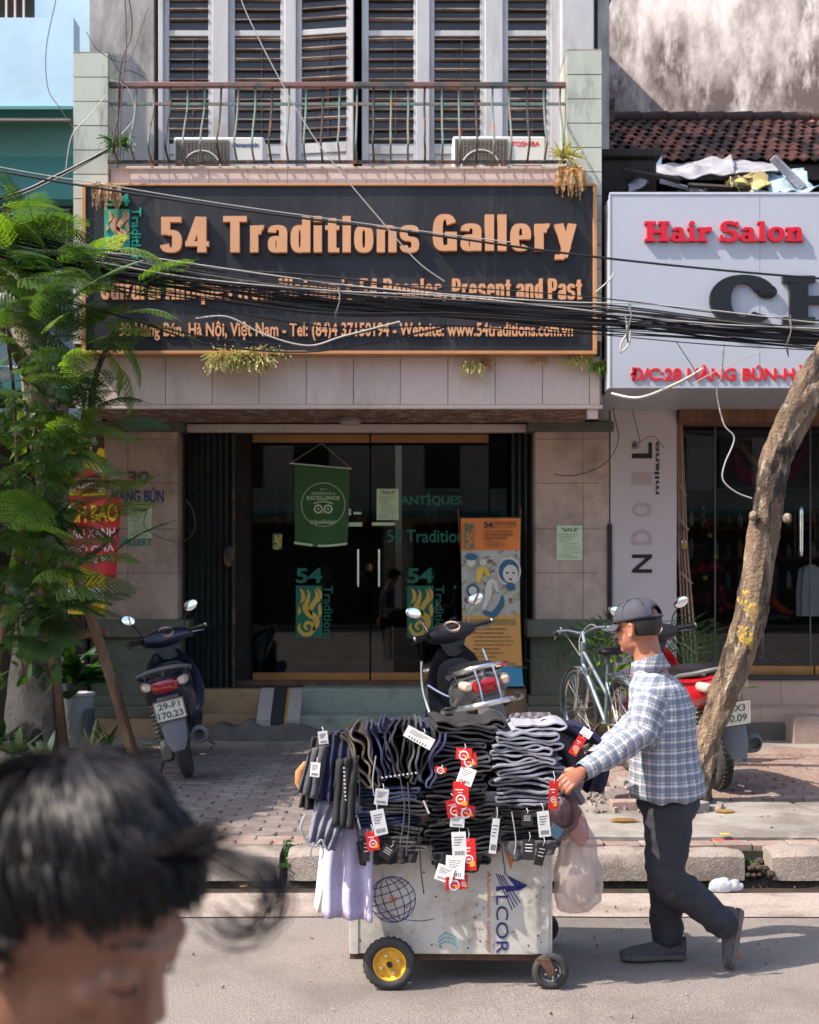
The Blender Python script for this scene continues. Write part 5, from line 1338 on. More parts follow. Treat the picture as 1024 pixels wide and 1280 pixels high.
# ================================================================= ACROSS THE STREET (seen only in reflections)
g = MB()
M_opp = pm('opposite_wall', srgb(196, 182, 160), .8, var=.1, scale=1)
specs = ((-14, -7.2, 8.5, 'ochre house across the street at the far left'), (-7, -.4, 7, 'grey house across the street behind the viewer'), (-.2, 5.4, 9, 'tall narrow house across the street to the right'), (5.6, 13, 7.5, 'wide house across the street at the far right'))
for k, (a, b, h, lb) in enumerate(specs):
 t = thing('opposite_house', lb, 'house', ((a + b) / 2, -9.5, 0), group='houses across the street')
 MB().bb(a, b, -12, -9.5, 0, h).build('wall', M_opp, t, smooth=False)
 x = a + .6
 while x + 1.1 < b:
  for z in (3.6, 5.9):
   if z + 1.2 < h:
    w_ = MB().bb(x, x + .9, -9.5, -9.46, z, z + 1.3).build('window', M_darkroom, t, smooth=False)
    MB().bb(x - .05, x + .95, -9.46, -9.42, z - .08, z).build('sill', M_white, w_, smooth=False)
  x += 1.7
 MB().bb(a + .3, b - .3, -9.5, -9.44, .1, 2.7).build('shopfront', M_darkroom, t, smooth=False)
 MB().bb(a, b, -9.5, -8.6, 2.9, 3.0).build('awning', M_teal2, t, smooth=False)
# ================================================================= TREES
def frond_mesh(L, npin, droop, mat, seed, leaf=.5):
 r_ = random.Random(seed); g = MB(); pts = []; p = Vector((0, 0, 0)); d = Vector((1, 0, .35)).normalized()
 n = npin
 for i in range(n + 1):
  pts.append(p.copy()); p = p + d * L / n; d = (d + Vector((0, 0, -droop / n))).normalized()
 g.tube(pts, interp([.004, .0015], n + 1), 4)
 for i in range(1, n + 1):
  t = i / n
  for sd in (-1, 1):
   pl = L * .42 * math.sin(PI * min(1, .15 + t * .95)) ** .6 * (1.05 - .5 * t) * r_.uniform(.85, 1.1)
   a = R(62 - 25 * t + r_.uniform(-5, 5))
   fwd = (pts[min(i + 1, n)] - pts[i - 1]).normalized()
   q = pts[i].copy(); dd = (fwd * math.cos(a) + Vector((0, sd, 0)) * math.sin(a)).normalized()
   m = 9; up = Vector((0, 0, 1))
   for k in range(m):
    q2 = q + dd * pl / m; dd = (dd + Vector((0, 0, -.05 * droop))).normalized()
    s_ = pl * .135 * math.sin(PI * (k + 1.2) / (m + 1.6)) ** .5
    w = dd.cross(up).normalized()
    for e in (-1, 1):
     b0 = q; tip = q + dd * pl / m * .7 + w * e * s_
     g.add([b0, b0 + dd * pl / m * .62 + w * e * s_ * .25, tip + dd * .006, tip - dd * pl / m * .45], [(0, 1, 2, 3)])
    q = q2
 return g.mesh('frond', mat, False)
FR = [frond_mesh(.46, 14, .9, M_leaf, 1), frond_mesh(.40, 12, 1.5, M_leaf, 2), frond_mesh(.52, 15, .5, M_leaf, 3), frond_mesh(.36, 11, 2.2, M_leaf, 4)]
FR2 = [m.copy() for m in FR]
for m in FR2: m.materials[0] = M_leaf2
def bark_tube(g, pts, rs, seed=0, n=20, amp=.12, sub=10):
 pts = bez(pts, sub); rs = interp(rs, len(pts)); rings = []; u = None
 for i, p in enumerate(pts):
  t = (pts[min(i + 1, len(pts) - 1)] - pts[max(i - 1, 0)]).normalized()
  u = t.cross(Vector((0, 1, 0))) if u is None else u - t * u.dot(t)
  u.normalize(); w = t.cross(u); ring = []
  for k in range(n):
   a = 2 * PI * k / n
   rr = rs[i] * (1 + amp * noise.noise(Vector((math.cos(a) * 2.2 + seed, math.sin(a) * 2.2, i * .09))) + amp * .5 * noise.noise(Vector((math.cos(a) * 7, math.sin(a) * 7 + seed, i * .25))) + amp * .45 * math.cos(3 * a + i * .03))
   ring.append(p + (u * math.cos(a) + w * math.sin(a)) * rr)
  rings.append(ring)
 g.loft(rings, True); return pts, rs
# --- left tree
lt = thing('street_tree', 'leafy tree with mottled trunk and feathery fronds at the left edge', 'tree', (PX(42, 9.9), 9.9, .18))
g = MB(); D = 9.9
tp, trr = bark_tube(g, [P(38, 958, D), P(40, 900, D), P(46, 820, D), P(56, 720, D - .1), P(66, 620, D - .2), P(52, 520, D - .3), P(40, 440, D - .4), P(14, 350, D - .4), P(-40, 240, D - .4), P(-120, 40, D - .4)], [.24, .20, .185, .15, .125, .12, .11, .10, .09, .06], 3)
g.build('trunk', M_bark2, lt)
g = MB(); bark_tube(g, [P(60, 640, D - .2), P(105, 560, D - .5), P(120, 470, D - .7), P(150, 400, D - .85), P(168, 352, D - 1)], [.05, .035, .022, .014, .006], 5, 8)
g.build('branch', M_bark, lt)
g = MB(); bark_tube(g, [P(50, 500, D - .3), P(0, 400, D - .7), P(-30, 330, D - .9)], [.05, .03, .01], 6, 8); g.build('branch', M_bark, lt)
g = MB(); bark_tube(g, [P(70, 720, D - .1), P(120, 690, D - .4), P(150, 660, D - .6)], [.03, .02, .006], 7, 8); g.build('branch', M_bark, lt)
MB().ell((PX(82, 9.7) - .22, 9.70, PZ(925, 9.7)), (.05, .03, .09), 10, 8).build('bark_hollow', M_darkwood, lt)
fr = random.Random(21)
def addfr(px, py, D, yaw, pitch, sc, k=None, roll=0):
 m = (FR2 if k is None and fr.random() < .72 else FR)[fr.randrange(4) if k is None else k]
 o = piece('frond', m, lt, P(px, py, D), (roll, -pitch, yaw), (sc, sc, sc))
 return o
# sprays the photograph shows singly: (px, py, D, yaw deg, pitch, scale)
for a in ((168, 372, 8.95, 0, 24, .95, 0), (160, 372, 8.95, 150, 22, 1.0, 0), (166, 352, 8.9, 60, 30, .8, 1), (172, 356, 8.9, -15, 12, .95, 2), (158, 350, 8.9, 185, 25, .9, 0), (160, 392, 8.9, -30, -8, 1.1, 0), (150, 400, 8.95, 10, -20, 1.15, 2),
          (140, 420, 9.0, -20, -35, 1.0, 1), (130, 440, 9.0, 20, -45, 1.1, 3), (150, 430, 9.0, -5, -50, 1.0, 1), (108, 428, 8.95, 150, 10, 1, 0), (95, 412, 9, 10, 28, 1.05, 0), (80, 420, 9, 20, 18, 1.05, 2), (60, 410, 9, -5, 10, 1, 0),
          (150, 460, 9.1, 0, -65, 1, 1), (100, 620, 9.3, -10, 16, 1.05, 0), (130, 630, 9.3, 5, 22, .9, 2), (100, 650, 9.3, 0, 5, 1.2, 2), (110, 700, 9.3, -8, 0, 1.0, 0), (90, 740, 9.4, 10, -5, .9, 1), (90, 610, 9.3, 30, 20, 1, 0),
          (0, 260, 8.8, 0, 0, 1.1, 0), (15, 300, 8.8, -10, 5, 1.2, 2), (35, 320, 8.8, 5, -5, 1.2, 0), (10, 340, 8.8, 20, -10, 1.2, 1)):
 addfr(a[0], a[1], a[2], R(a[3]), R(a[4]), a[5], a[6], R(fr.uniform(-15, 15)))
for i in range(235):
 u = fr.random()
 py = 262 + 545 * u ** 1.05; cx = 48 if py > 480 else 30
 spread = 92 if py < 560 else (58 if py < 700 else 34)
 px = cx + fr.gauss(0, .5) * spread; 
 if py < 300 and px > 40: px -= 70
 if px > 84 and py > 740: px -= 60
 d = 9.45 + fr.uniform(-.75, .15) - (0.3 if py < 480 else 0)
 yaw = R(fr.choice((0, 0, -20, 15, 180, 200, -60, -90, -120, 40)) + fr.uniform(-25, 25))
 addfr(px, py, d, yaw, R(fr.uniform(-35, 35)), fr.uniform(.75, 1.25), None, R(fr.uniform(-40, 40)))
# broad climber leaves along the trunk
def leaf_shape(g, p, d, L, w, fold=.25):
 d = d.normalized(); s_ = d.cross(Vector((0, 0, 1)));
 if s_.length < .1: s_ = Vector((1, 0, 0))
 s_.normalize(); n_ = s_.cross(d)
 mid = [p, p + d * L * .33 + n_ * L * .04, p + d * L * .7, p + d * L - n_ * L * .08]
 g.add([mid[0], mid[1] + s_ * w - n_ * w * fold, mid[2] + s_ * w * .8 - n_ * w * fold, mid[3], mid[2] - s_ * w * .8 - n_ * w * fold, mid[1] - s_ * w - n_ * w * fold, mid[1], mid[2]],
          [(0, 1, 6), (1, 2, 7, 6), (2, 3, 7), (0, 6, 5), (6, 7, 4, 5), (7, 3, 4)])
vine = thing('climbing_vine', 'broad leaved climber wrapped round the trunk of the left tree', 'plant', (PX(50, 9.7), 9.6, .9))
lm = []
for k in range(3):
 g = MB(); leaf_shape(g, Vector((0, 0, 0)), Vector((1, 0, -.3)), .13, .03 + .01 * k); lm.append(g.mesh('leaf', (M_leaf, M_leafd)[k % 2], True))
for i in range(240):
 py = fr.uniform(500, 860); px = 40 + fr.gauss(0, 1) * 26
 piece('leaf', fr.choice(lm), vine, P(px, py, 9.62 - fr.uniform(0, .45)), (fr.uniform(-.6, .6), fr.uniform(-.2, 1.0), fr.uniform(-PI, PI)), (fr.uniform(.6, 1.3),) * 3)
MB().tube(bez([P(30, 850, 9.6), P(20, 700, 9.55), P(60, 600, 9.4), P(30, 500, 9.3)], 6), .01, 6).build('stem', M_bark, vine)
MB().tube(bez([P(22, 640, 9.2), P(18, 500, 9.2), P(8, 400, 9.2), P(14, 330, 9.2)], 6), .012, 6).build('stem', M_bark, vine)
# wooden props round the tree
sp = thing('tree_prop', 'rough wooden tripod prop tied round the left tree', 'prop', (PX(110, 9.7), 9.7, .18))
def pole(a, b, r0, r1, name='pole', seed=0):
 g = MB(); bark_tube(g, [a, (a + b) / 2 + Vector((.015, 0, 0)), b], [r0, r1], seed, 10, .12, 8); return g.build(name, M_wood2, sp)
pole(P(80, 948, 10.0), P(40, 650, 9.5), .05, .042, seed=1); pole(P(173, 962, 9.7), P(86, 690, 9.5), .045, .036, seed=2); pole(P(-30, 940, 10.2), P(30, 650, 9.6), .045, .04, seed=3)
pole(P(60, 797, 9.62), P(134, 790, 9.62), .04, .036, 'crossbar', 4)
# --- right tree: bare curving trunk
rt_ = thing('leaning_tree', 'bare curved tree trunk with yellow paint marks leaning right over the pavement', 'tree', (PX(866, 8.3), 8.3, .18))
D = 8.3; g = MB()
rp = [P(858, 1006, D), P(872, 962, D), (P(888, 915, D)), P(906, 870, D), P(930, 800, D), P(945, 735, D), P(955, 660, D), P(966, 590, D), P(990, 525, D), P(1022, 470, D), P(1062, 410, D), P(1110, 330, D), P(1150, 230, D), P(1180, 100, D), P(1200, -60, D)]
rr_ = [x / 193 * .80 for x in (40, 25, 19, 21, 23, 24, 22, 23, 25, 27, 26, 25, 24, 22, 19)]
tp, trr = bark_tube(g, rp, rr_, 11, 44, .24, 16)
from mathutils.bvhtree import BVHTree
tbv = BVHTree.FromPolygons([v.copy() for v in g.v], g.f)
g.build('trunk', M_bark, rt_)
for px, py in ((975, 560), (942, 645), (984, 648)): MB().ell(P(px, py, D - .1), (.03, .05, .035), 8, 6).build('knot', M_bark, rt_)
def on_trunk(px, py):
 h = tbv.ray_cast(Vector((PX(px, D - .1), D - 1, PZ(py, D - .1))), Vector((0, 1, 0)))[0]
 return (h if h else P(px, py, D)) - Vector((0, .003, 0))
M_ypaint = pm('yellow_paint_mark', srgb(186, 154, 48), .9, var=.2, scale=30, bump=.8, col2=srgb(118, 98, 70), c2scale=34, c2lo=.42, c2hi=.50)
for pts in ([(935, 738), (931, 758), (946, 762), (952, 760)], [(943, 752), (941, 778)], [(930, 782), (929, 800), (945, 800)], [(941, 788), (938, 812)]):
 C_ = bez2(pts, 6); g = MB(); vs = []
 for i, (a, b) in enumerate(C_):
  a2, b2 = C_[min(i + 1, len(C_) - 1)]; a1, b1 = C_[max(i - 1, 0)]; t = Vector((a2 - a1, b2 - b1)).normalized(); w_ = 4.2 + 1.6 * math.sin(i * 2.3)
  for q in (-1, -.5, 0, .5, 1): vs.append(on_trunk(a - t.y * w_ * q, b + t.x * w_ * q))
 g.add(vs, [(i * 5 + k, i * 5 + k + 1, i * 5 + k + 6, i * 5 + k + 5) for i in range(len(C_) - 1) for k in range(4)]).build('paint_mark', M_ypaint, rt_)
# crowns out of the frame: the rest of both trees, and an unseen tree added to shade the pavement
def crown(name, parent, blobs, n, size, mat, seed, gap=.0):
 r_ = random.Random(seed); g = MB()
 for (c, rad, k) in blobs:
  for i in range(int(n * k)):
   v = Vector((r_.gauss(0, 1), r_.gauss(0, 1), r_.gauss(0, 1))).normalized() * rad * r_.random() ** .4; v.z *= .6
   p = Vector(c) + v
   if noise.noise(p * 1.3) < gap - .1: continue
   d = Vector((r_.uniform(-1, 1), r_.uniform(-1, 1), r_.uniform(-.5, .4))).normalized(); s_ = size * r_.uniform(.6, 1.3)
   w = d.cross(Vector((r_.uniform(-.5, .5), r_.uniform(-.5, .5), 1))).normalized() * s_ * .3
   g.add([p, p + d * s_ * .5 + w, p + d * s_, p + d * s_ * .5 - w], [(0, 1, 2, 3)])
 return g.build(name, mat, parent, smooth=False)
shade_tree = thing('street_tree', 'unseen tree added left of the view to shade the pavement', 'tree', (-6.2, 8.3, .18))
g = MB(); bark_tube(g, [(-6.2, 8.3, .15), (-6.1, 8.3, 2), (-5.9, 8.1, 4), (-5.6, 7.9, 6)], [.2, .15, .12, .06], 2); g.build('trunk', M_bark2, shade_tree)
crown('crown', shade_tree, [((-8.0, 7.8, 6.0), 1.4, 1.2), ((-7.0, 7.0, 5.6), 1.2, 1.2), ((-7.6, 8.8, 5.4), 1.2, 1.1), ((-6.8, 8.1, 5.2), 1.0, 1.1), ((-7.2, 7.8, 4.4), 1.0, .9), ((-8.8, 7.4, 5.6), 1.3, 1), ((-6.5, 6.7, 5.6), 1.0, .9), ((-6.0, 7.5, 4.6), .8, .8), ((-8.2, 6.6, 5.2), 1.1, .9), ((-6.6, 9.9, 4.6), 1.0, 1), ((-5.3, 6.9, 4.4), .8, .9), ((-4.8, 10.0, 4.6), .7, .9), ((-5.3, 9.9, 5.2), .8, 1), ((-5.2, 7.7, 4.6), .9, 1.1), ((-5.0, 8.4, 4.0), .8, 1), ((-4.8, 7.0, 4.0), .7, .9), ((-4.6, 7.8, 3.5), .6, .7), ((-8.0, 9.6, 5.2), 1.0, .9)], 2600, .20, M_leaf, 4, -.06)
# right crown, high above the frame and to the right
crown('crown', rt_, [((6.2, 8.3, 6.5), 1.2, 1), ((5.2, 8.0, 7.6), 1.2, 1), ((7.0, 9.0, 6.0), 1.0, .8)], 1200, .17, M_leaf, 9, .05)
# --- pots and ground plants at left
pt = thing('plant_pot', 'white basket weave plant pot behind the wooden props', 'pot', (PX(97, 10.4), 10.4, .2))
Mx = Matrix.Translation((PX(96, 10.4), 10.4, .24))
g = MB(); rings = []
for j in range(15):
 t = j / 14; r = .105 + .035 * t
 rings.append([Vector(((r + .006 * math.cos(k * 4 + (j // 2 % 2) * PI)) * math.cos(2 * PI * k / 40), (r + .006 * math.cos(k * 4 + (j // 2 % 2) * PI)) * math.sin(2 * PI * k / 40), .42 * t)) for k in range(40)])
g.loft(rings, True, True, Mx); g.build('pot', pm('white_pot', srgb(206, 204, 198), .6, var=.08, scale=8), pt)
MB().torus((0, 0, .42), .145, .012, Mx).build('pot_rim', M_whitep, pt); MB().lathe([(0, .4), (.13, .4)], Mx).build('pot_soil', M_soil, pt)
big = MB(); leaf_shape(big, Vector((0, 0, 0)), Vector((1, 0, .1)), .34, .06); bl = big.mesh('leaf', M_leafd, True)
for i in range(26):
 piece('leaf', bl, pt, (PX(97, 10.4) + rnd.uniform(-.03, .03), 10.35, .66 + rnd.uniform(0, .35)), (rnd.uniform(-.3, .3), rnd.uniform(-1.1, .3), rnd.uniform(-2.6, .6)), (rnd.uniform(.7, 1.15),) * 3)
# hose
hz = MB(); pts = [P(113, 886, 10.3), P(109, 905, 10.3), P(106, 932, 10.3)]
rings = []; n = 44
for i in range(n):
 t = i / (n - 1); c = pts[0].lerp(pts[2], t) + Vector((.01 * math.sin(t * 3), 0, 0)); r = .036 + (.006 if i % 2 else 0)
 rings.append([c + Vector((math.cos(a) * r, math.sin(a) * r, 0)) for a in np.linspace(0, 2 * PI, 12, endpoint=False)])
hz.loft(rings, True); tag(hz.build('corrugated_hose', pm('hose_grey', srgb(112, 128, 138), .5)), 'short corrugated grey hose standing beside the white pot', 'hose')
# variegated ground plants round the trunk
def ground_plant(px, py, D, n, L, w, mat, label, sc=1):
 t = thing('ground_plant', label, 'plant', P(px, py, D), group='low plants round the left tree')
 g = MB(); leaf_shape(g, Vector((0, 0, 0)), Vector((1, 0, 0)), L, w); m = g.mesh('leaf', mat, True)
 for i in range(n):
  piece('leaf', m, t, P(px, py, D) + Vector((rnd.uniform(-.03, .03), rnd.uniform(-.03, .03), rnd.uniform(0, .05))), (rnd.uniform(-.3, .3), -rnd.uniform(.2, 1.3), rnd.uniform(-PI, PI)), (rnd.uniform(.6, 1.1),) * 3)
M_varieg = leafmat('variegated_leaf', srgb(70, 104, 60), srgb(200, 206, 168), tr=.2)
ground_plant(22, 950, 9.6, 18, .26, .035, M_varieg, 'variegated pale leaved plant right at the foot of the left trunk')
ground_plant(58, 962, 9.4, 16, .24, .035, M_varieg, 'variegated plant between the trunk and the first wooden pole')
ground_plant(-6, 935, 9.6, 16, .28, .03, M_leafd, 'dark green plant at the very left edge of the pavement')
ground_plant(110, 950, 9.7, 18, .30, .012, M_leafp, 'thin bladed pale plant between the two wooden poles')
ground_plant(136, 940, 9.9, 16, .28, .014, M_leaf, 'narrow leaved green plant beside the slanting wooden pole')
g = MB(); vs = []
for i in range(3): g.ell((PX(40 + i * 40, 9.9), 9.9, .15), (.35, .4, .06), 14, 6)
g.build('planting_soil', M_soil, kind='stuff', label='bare soil of the planting hole round the left tree')
# palm pot on the right, behind the man
pp_ = thing('potted_palm', 'potted palm with thin arching fronds against the white salon wall', 'plant', (PX(800, 10.9), 10.9, .18))
Mx = Matrix.Translation((PX(797, 10.9), 10.9, .19))
MB().lathe([(.0, 0), (.10, 0), (.14, .34), (.15, .36), (.13, .36), (.12, .33), (0, .33)], Mx).build('pot', M_terr, pp_)
for i in range(20):
 a = rnd.uniform(-PI, PI); up = rnd.uniform(.7, 1.25); L = rnd.uniform(.35, .75)
 b = Vector((PX(797, 10.9), 10.9, .52 + rnd.uniform(.1, .5))); g = MB(); p = b; d = Vector((math.cos(a) * .55, math.sin(a) * .3, up)).normalized(); pts = [p]
 for k in range(12):
  p = p + d * L / 8; d = (d + Vector((math.cos(a) * .14, math.sin(a) * .08, -.17))).normalized(); pts.append(p)
  if k > 4:
   for sg_ in (-1, 1):
    w = Vector((-d.z * .3 + rnd.uniform(-.2, .2), rnd.uniform(-.6, .1), .35 * sg_ + rnd.uniform(-.2, .1) - .2)).normalized() if False else (d.cross(Vector((0, 1, .3))).normalized() * sg_ + d * .8 + Vector((0, rnd.uniform(-.4, .2), -.1))).normalized()
    q = p + w * rnd.uniform(.12, .2); e = w.cross(Vector((0, 1, 0))).normalized() * .007
    g.add([p, (p + q) / 2 + e, q, (p + q) / 2 - e], [(0, 1, 2, 3)])
 g.tube(pts, .003, 4); g.build('frond', M_leafd, pp_, smooth=False)
g = MB()
sm_pl = thing('small_shrub', 'small bright leaved potted shrub between the bicycle and the man', 'plant', (PX(775, 10.6), 10.6, .2))
g = MB(); leaf_shape(g, Vector((0, 0, 0)), Vector((1, 0, 0)), .13, .035); m = g.mesh('leaf', M_leaf, True)
for i in range(46): piece('leaf', m, sm_pl, (PX(772, 10.6) + rnd.gauss(0, .09), 10.6 + rnd.gauss(0, .05), rnd.uniform(.62, 1.12)), (rnd.uniform(-.5, .5), rnd.uniform(-.6, .8), rnd.uniform(-PI, PI)), (rnd.uniform(.6, 1.2),) * 3)
MB().tube([(PX(775, 10.6), 10.6, .35), (PX(771, 10.6), 10.6, 1.05)], .01, 6).build('stem', M_bark, sm_pl)
MB().lathe([(.0, 0), (.08, 0), (.11, .26), (.10, .26), (0, .24)], Matrix.Translation((PX(775, 10.6), 10.6, .19))).build('pot', M_whitep, sm_pl)
# ================================================================= CABLES
cb_ = thing('cable_bundle', 'thick sagging bundle of black cables crossing in front of both signs', 'cables', P(512, 385, 8.9))
path = [(-260, 250), (-60, 300), (60, 325), (150, 342), (260, 358), (420, 376), (560, 386), (700, 398), (800, 405), (900, 414), (1024, 424), (1180, 436), (1500, 440)]
for i in range(40):
 o1, o2 = rnd.gauss(0, .45), rnd.uniform(-1, 1); pts = []; ph = rnd.uniform(0, 6)
 for k, (px, py) in enumerate(path):
  spread = 1.15 if px < 500 else .7
  pts.append(P(px, py + 20 * spread * (o1 + .35 * math.sin(k * .9 + ph)) , 8.9 + .05 * o2 + .02 * math.sin(k + ph)))
 MB().tube(bez(pts, 5), rnd.choice((.0032, .004, .005, .0065)), 5).build('cable', M_cable, cb_)
for i, (o_, m_) in enumerate(((-22, M_cablew), (-14, M_cableg), (-26, M_cable), (-12, M_cablew))):
 MB().tube(bez([P(px, py + o_ * (1 if px > 100 else .6) + 4 * math.sin(k * 1.3 + i), 8.84) for k, (px, py) in enumerate(path)], 5), .0045, 5).build('cable', m_, cb_)
# lower slack loops under the bundle at left
for pts, r in (([(60, 372), (160, 398), (260, 430), (380, 440), (480, 425), (560, 408)], .007), ([(40, 360), (140, 392), (240, 418), (360, 430), (470, 412)], .006)):
 MB().tube(bez([P(a, b, 8.95) for a, b in pts], 6), r, 6).build('slack_cable', M_cable, cb_)
MB().tube(bez([P(a, b, 8.8) for a, b in [(245, 398), (285, 396), (330, 418), (385, 432), (430, 420), (500, 402)]], 6), .006, 6).build('slack_cable', M_cablew, cb_)
for px in (421, 785, 985):
 py = [b for a, b in path if a <= px][-1] + 6
 for q in range(2):
  MB().tube(bez([P(px + q * 3, py - 26, 8.86), P(px + 4, py - 8, 8.80), P(px - 2 + q * 2, py + 12, 8.80), P(px + 1, py + 26, 8.86)], 5), .0035, 5).build('cable_tie', M_cableg, cb_)
def wire(pts, D, r, m, label, cat='cable'):
 "pts: (px, py[, D])"
 return tag(MB().tube(bez([P(p[0], p[1], p[2] if len(p) > 2 else D) for p in pts], 7), r, 6).build('overhead_wire', m), label, cat)
wire([(-300, 160), (0, 214), (103, 232), (300, 262), (520, 291), (760, 323), (1024, 348), (1400, 372)], 9.2, .0085, M_cable, 'single black wire sloping above the cable bundle across both signs')
wire([(-300, 150), (0, 209), (120, 229), (300, 258), (520, 288), (640, 303)], 9.22, .004, M_cablew, 'thin grey wire lashed to the single black wire on the left')
wire([(-200, 300), (0, 248), (65, 222), (110, 200), (135, 186)], 9.6, .009, M_cable, 'black wire rising to the left balcony pier')
wire([(-200, 306), (0, 252), (62, 228), (100, 208), (136, 188)], 9.62, .006, M_cableg, 'dusty wire twisted beside the black one rising to the left pier')
wire([(82, 215), (90, 170), (112, 145), (132, 120)], 9.9, .004, M_cablew, 'grey wire dangling beside the left balcony pier')
wire([(70, 0), (58, 60), (60, 110), (75, 135), (92, 160)], 10.7, .004, M_cableg, 'thin wire hanging over the light blue wall')
wire([(295, -20), (310, 20), (345, 90), (385, 160), (420, 208), (470, 268), (520, 325), (556, 352)], 9.0, .0045, M_cablew, 'pale string running down diagonally from the shutters to the bundle')
wire([(770, 455), (766, 505), (773, 550), (755, 580), (720, 594), (693, 593)], 11.2, .004, M_cable, 'loose black wire curving over the right pilaster')
wire([(765, 492, 9.8), (800, 497, 9.6), (845, 480, 9.4), (878, 462, 9.3)], 9.4, .011, M_cablew, 'thick white cable end bending over the bottom of the salon sign')
wire([(905, 430), (902, 470), (896, 490), (905, 530), (918, 548), (906, 580), (904, 600), (920, 615), (940, 623)], 9.0, .0055, M_cablew, 'pale wire dangling in curls in front of the salon glass')
wire([(846, 428), (868, 462), (870, 470)], 9.2, .003, M_cable, 'short thin wire hanging from the bundle over the address line')
wire([(866, 480), (880, 472), (920, 452), (950, 440), (962, 430)], 9.1, .004, M_cablew, 'frayed grey wire end above the address lettering')
wire([(782, 395), (784, 415), (777, 428), (776, 440), (786, 430), (788, 412)], 8.85, .008, M_cablew, 'grey cable stub twisted below the bundle at the salon sign')
wire([(745, 365), (762, 350), (768, 340)], 9.4, .006, M_cablew, 'short grey cable between the two signs')
wire([(790, 512), (800, 555), (790, 560), (815, 545), (830, 560)], 11.3, .003, M_cable, 'thin black wire looping over the top of the white salon wall')
wire([(190, 625), (180, 655), (200, 672), (230, 676), (244, 660), (240, 635), (232, 625)], 11.3, .004, M_cableg, 'brown wire looped beside the left folding gate')
for k, pts in enumerate(([(156, -10), (158, 60), (152, 120), (150, 200)], [(160, -10), (165, 40), (150, 90), (147, 210)], [(108, 40), (125, 65), (160, 75), (185, 10)], [(140, 100), (160, 88), (185, 102), (165, 110), (150, 98)], [(137, 100), (160, 110), (168, 145), (150, 170)])):
 wire(pts, 10.0, .005 if k < 2 else .003, (M_wood, M_cable, M_cable, M_cable, M_cablew)[k], ('brown stem climbing above the left balcony pier', 'black cable running up above the left balcony pier', 'thin slack wire looping at the top of the dirty left wall', 'coil of thin black wire at the left end of the railing', 'pale wire curling down behind the left pier')[k])
# ================================================================= TWO WHEELERS
M_tyre = pm('tyre_rubber', srgb(58, 56, 56), .85, var=.2, scale=14, bump=.4, coord='obj')
M_plast = sm('black_plastic', srgb(34, 34, 38), .45)
M_plastg = sm('dusty_grey_plastic', srgb(96, 96, 100), .6)
M_engine = sm('dusty_engine_metal', srgb(128, 124, 118), .55, .6)
M_lensr = sm('red_lens', srgb(150, 14, 24), .15, coat=1)
M_lensc = sm('clear_lens', srgb(200, 176, 160), .15, coat=1)
M_mirror = sm('mirror_glass', (.85, .87, .9), .03, 1.0, bump=0)
M_plate = sm('plate_face', srgb(226, 224, 206), .5)
def wheel(t, name, c, Rr, r, M0, spokes=5, rimm=None, disc=True):
 Mx = M0 @ Matrix.Translation(c) @ Matrix.Rotation(PI / 2, 4, 'X')
 w = MB().torus((0, 0, 0), Rr - r, r, Mx, 40, 10)
 for k in range(44):
  a = 2 * PI * k / 44; 
  for s_ in (-1, 1):
   p = Vector((math.cos(a) * (Rr - .001), math.sin(a) * (Rr - .001), s_ * r * .35)); w.box((0, 0, 0), (.008, .012, r * .55), None, Mx @ Matrix.Translation(p) @ Matrix.Rotation(a, 4, 'Z') @ Matrix.Rotation(s_ * .5, 4, 'X'))
 o = w.build(name, M_tyre, t)
 g = MB().torus((0, 0, 0), Rr - r * 1.9, r * .35, Mx, 32, 6)
 for k in range(spokes):
  a = 2 * PI * k / spokes; g.box((0, 0, 0), (Rr - r * 1.9, .03, .02), None, Mx @ Matrix.Rotation(a, 4, 'Z') @ Matrix.Translation(((Rr - r * 1.9) / 2, 0, 0)))
 g.cyl((0, 0, -.05), (0, 0, .05), .045, 16, M=Mx); g.build('rim', rimm or M_engine, o)
 return o
def sect(x, cz, w, h, n=16, e=2.6, cy=0):
 out = []
 for k in range(n):
  a = 2 * PI * k / n; c, s_ = math.cos(a), math.sin(a)
  out.append(Vector((x, cy + w * math.copysign(abs(c) ** (2 / e), c), cz + h * math.copysign(abs(s_) ** (2 / e), s_))))
 return out
def smooth_secs(S, n=4):
 vals = [Vector((a[0], a[1], a[2])) for a in S]; ex = [a[3] for a in S]
 pts = bez(vals, n); e2 = interp(ex, len(pts)); return [(p.x, p.y, p.z, q) for p, q in zip(pts, e2)]
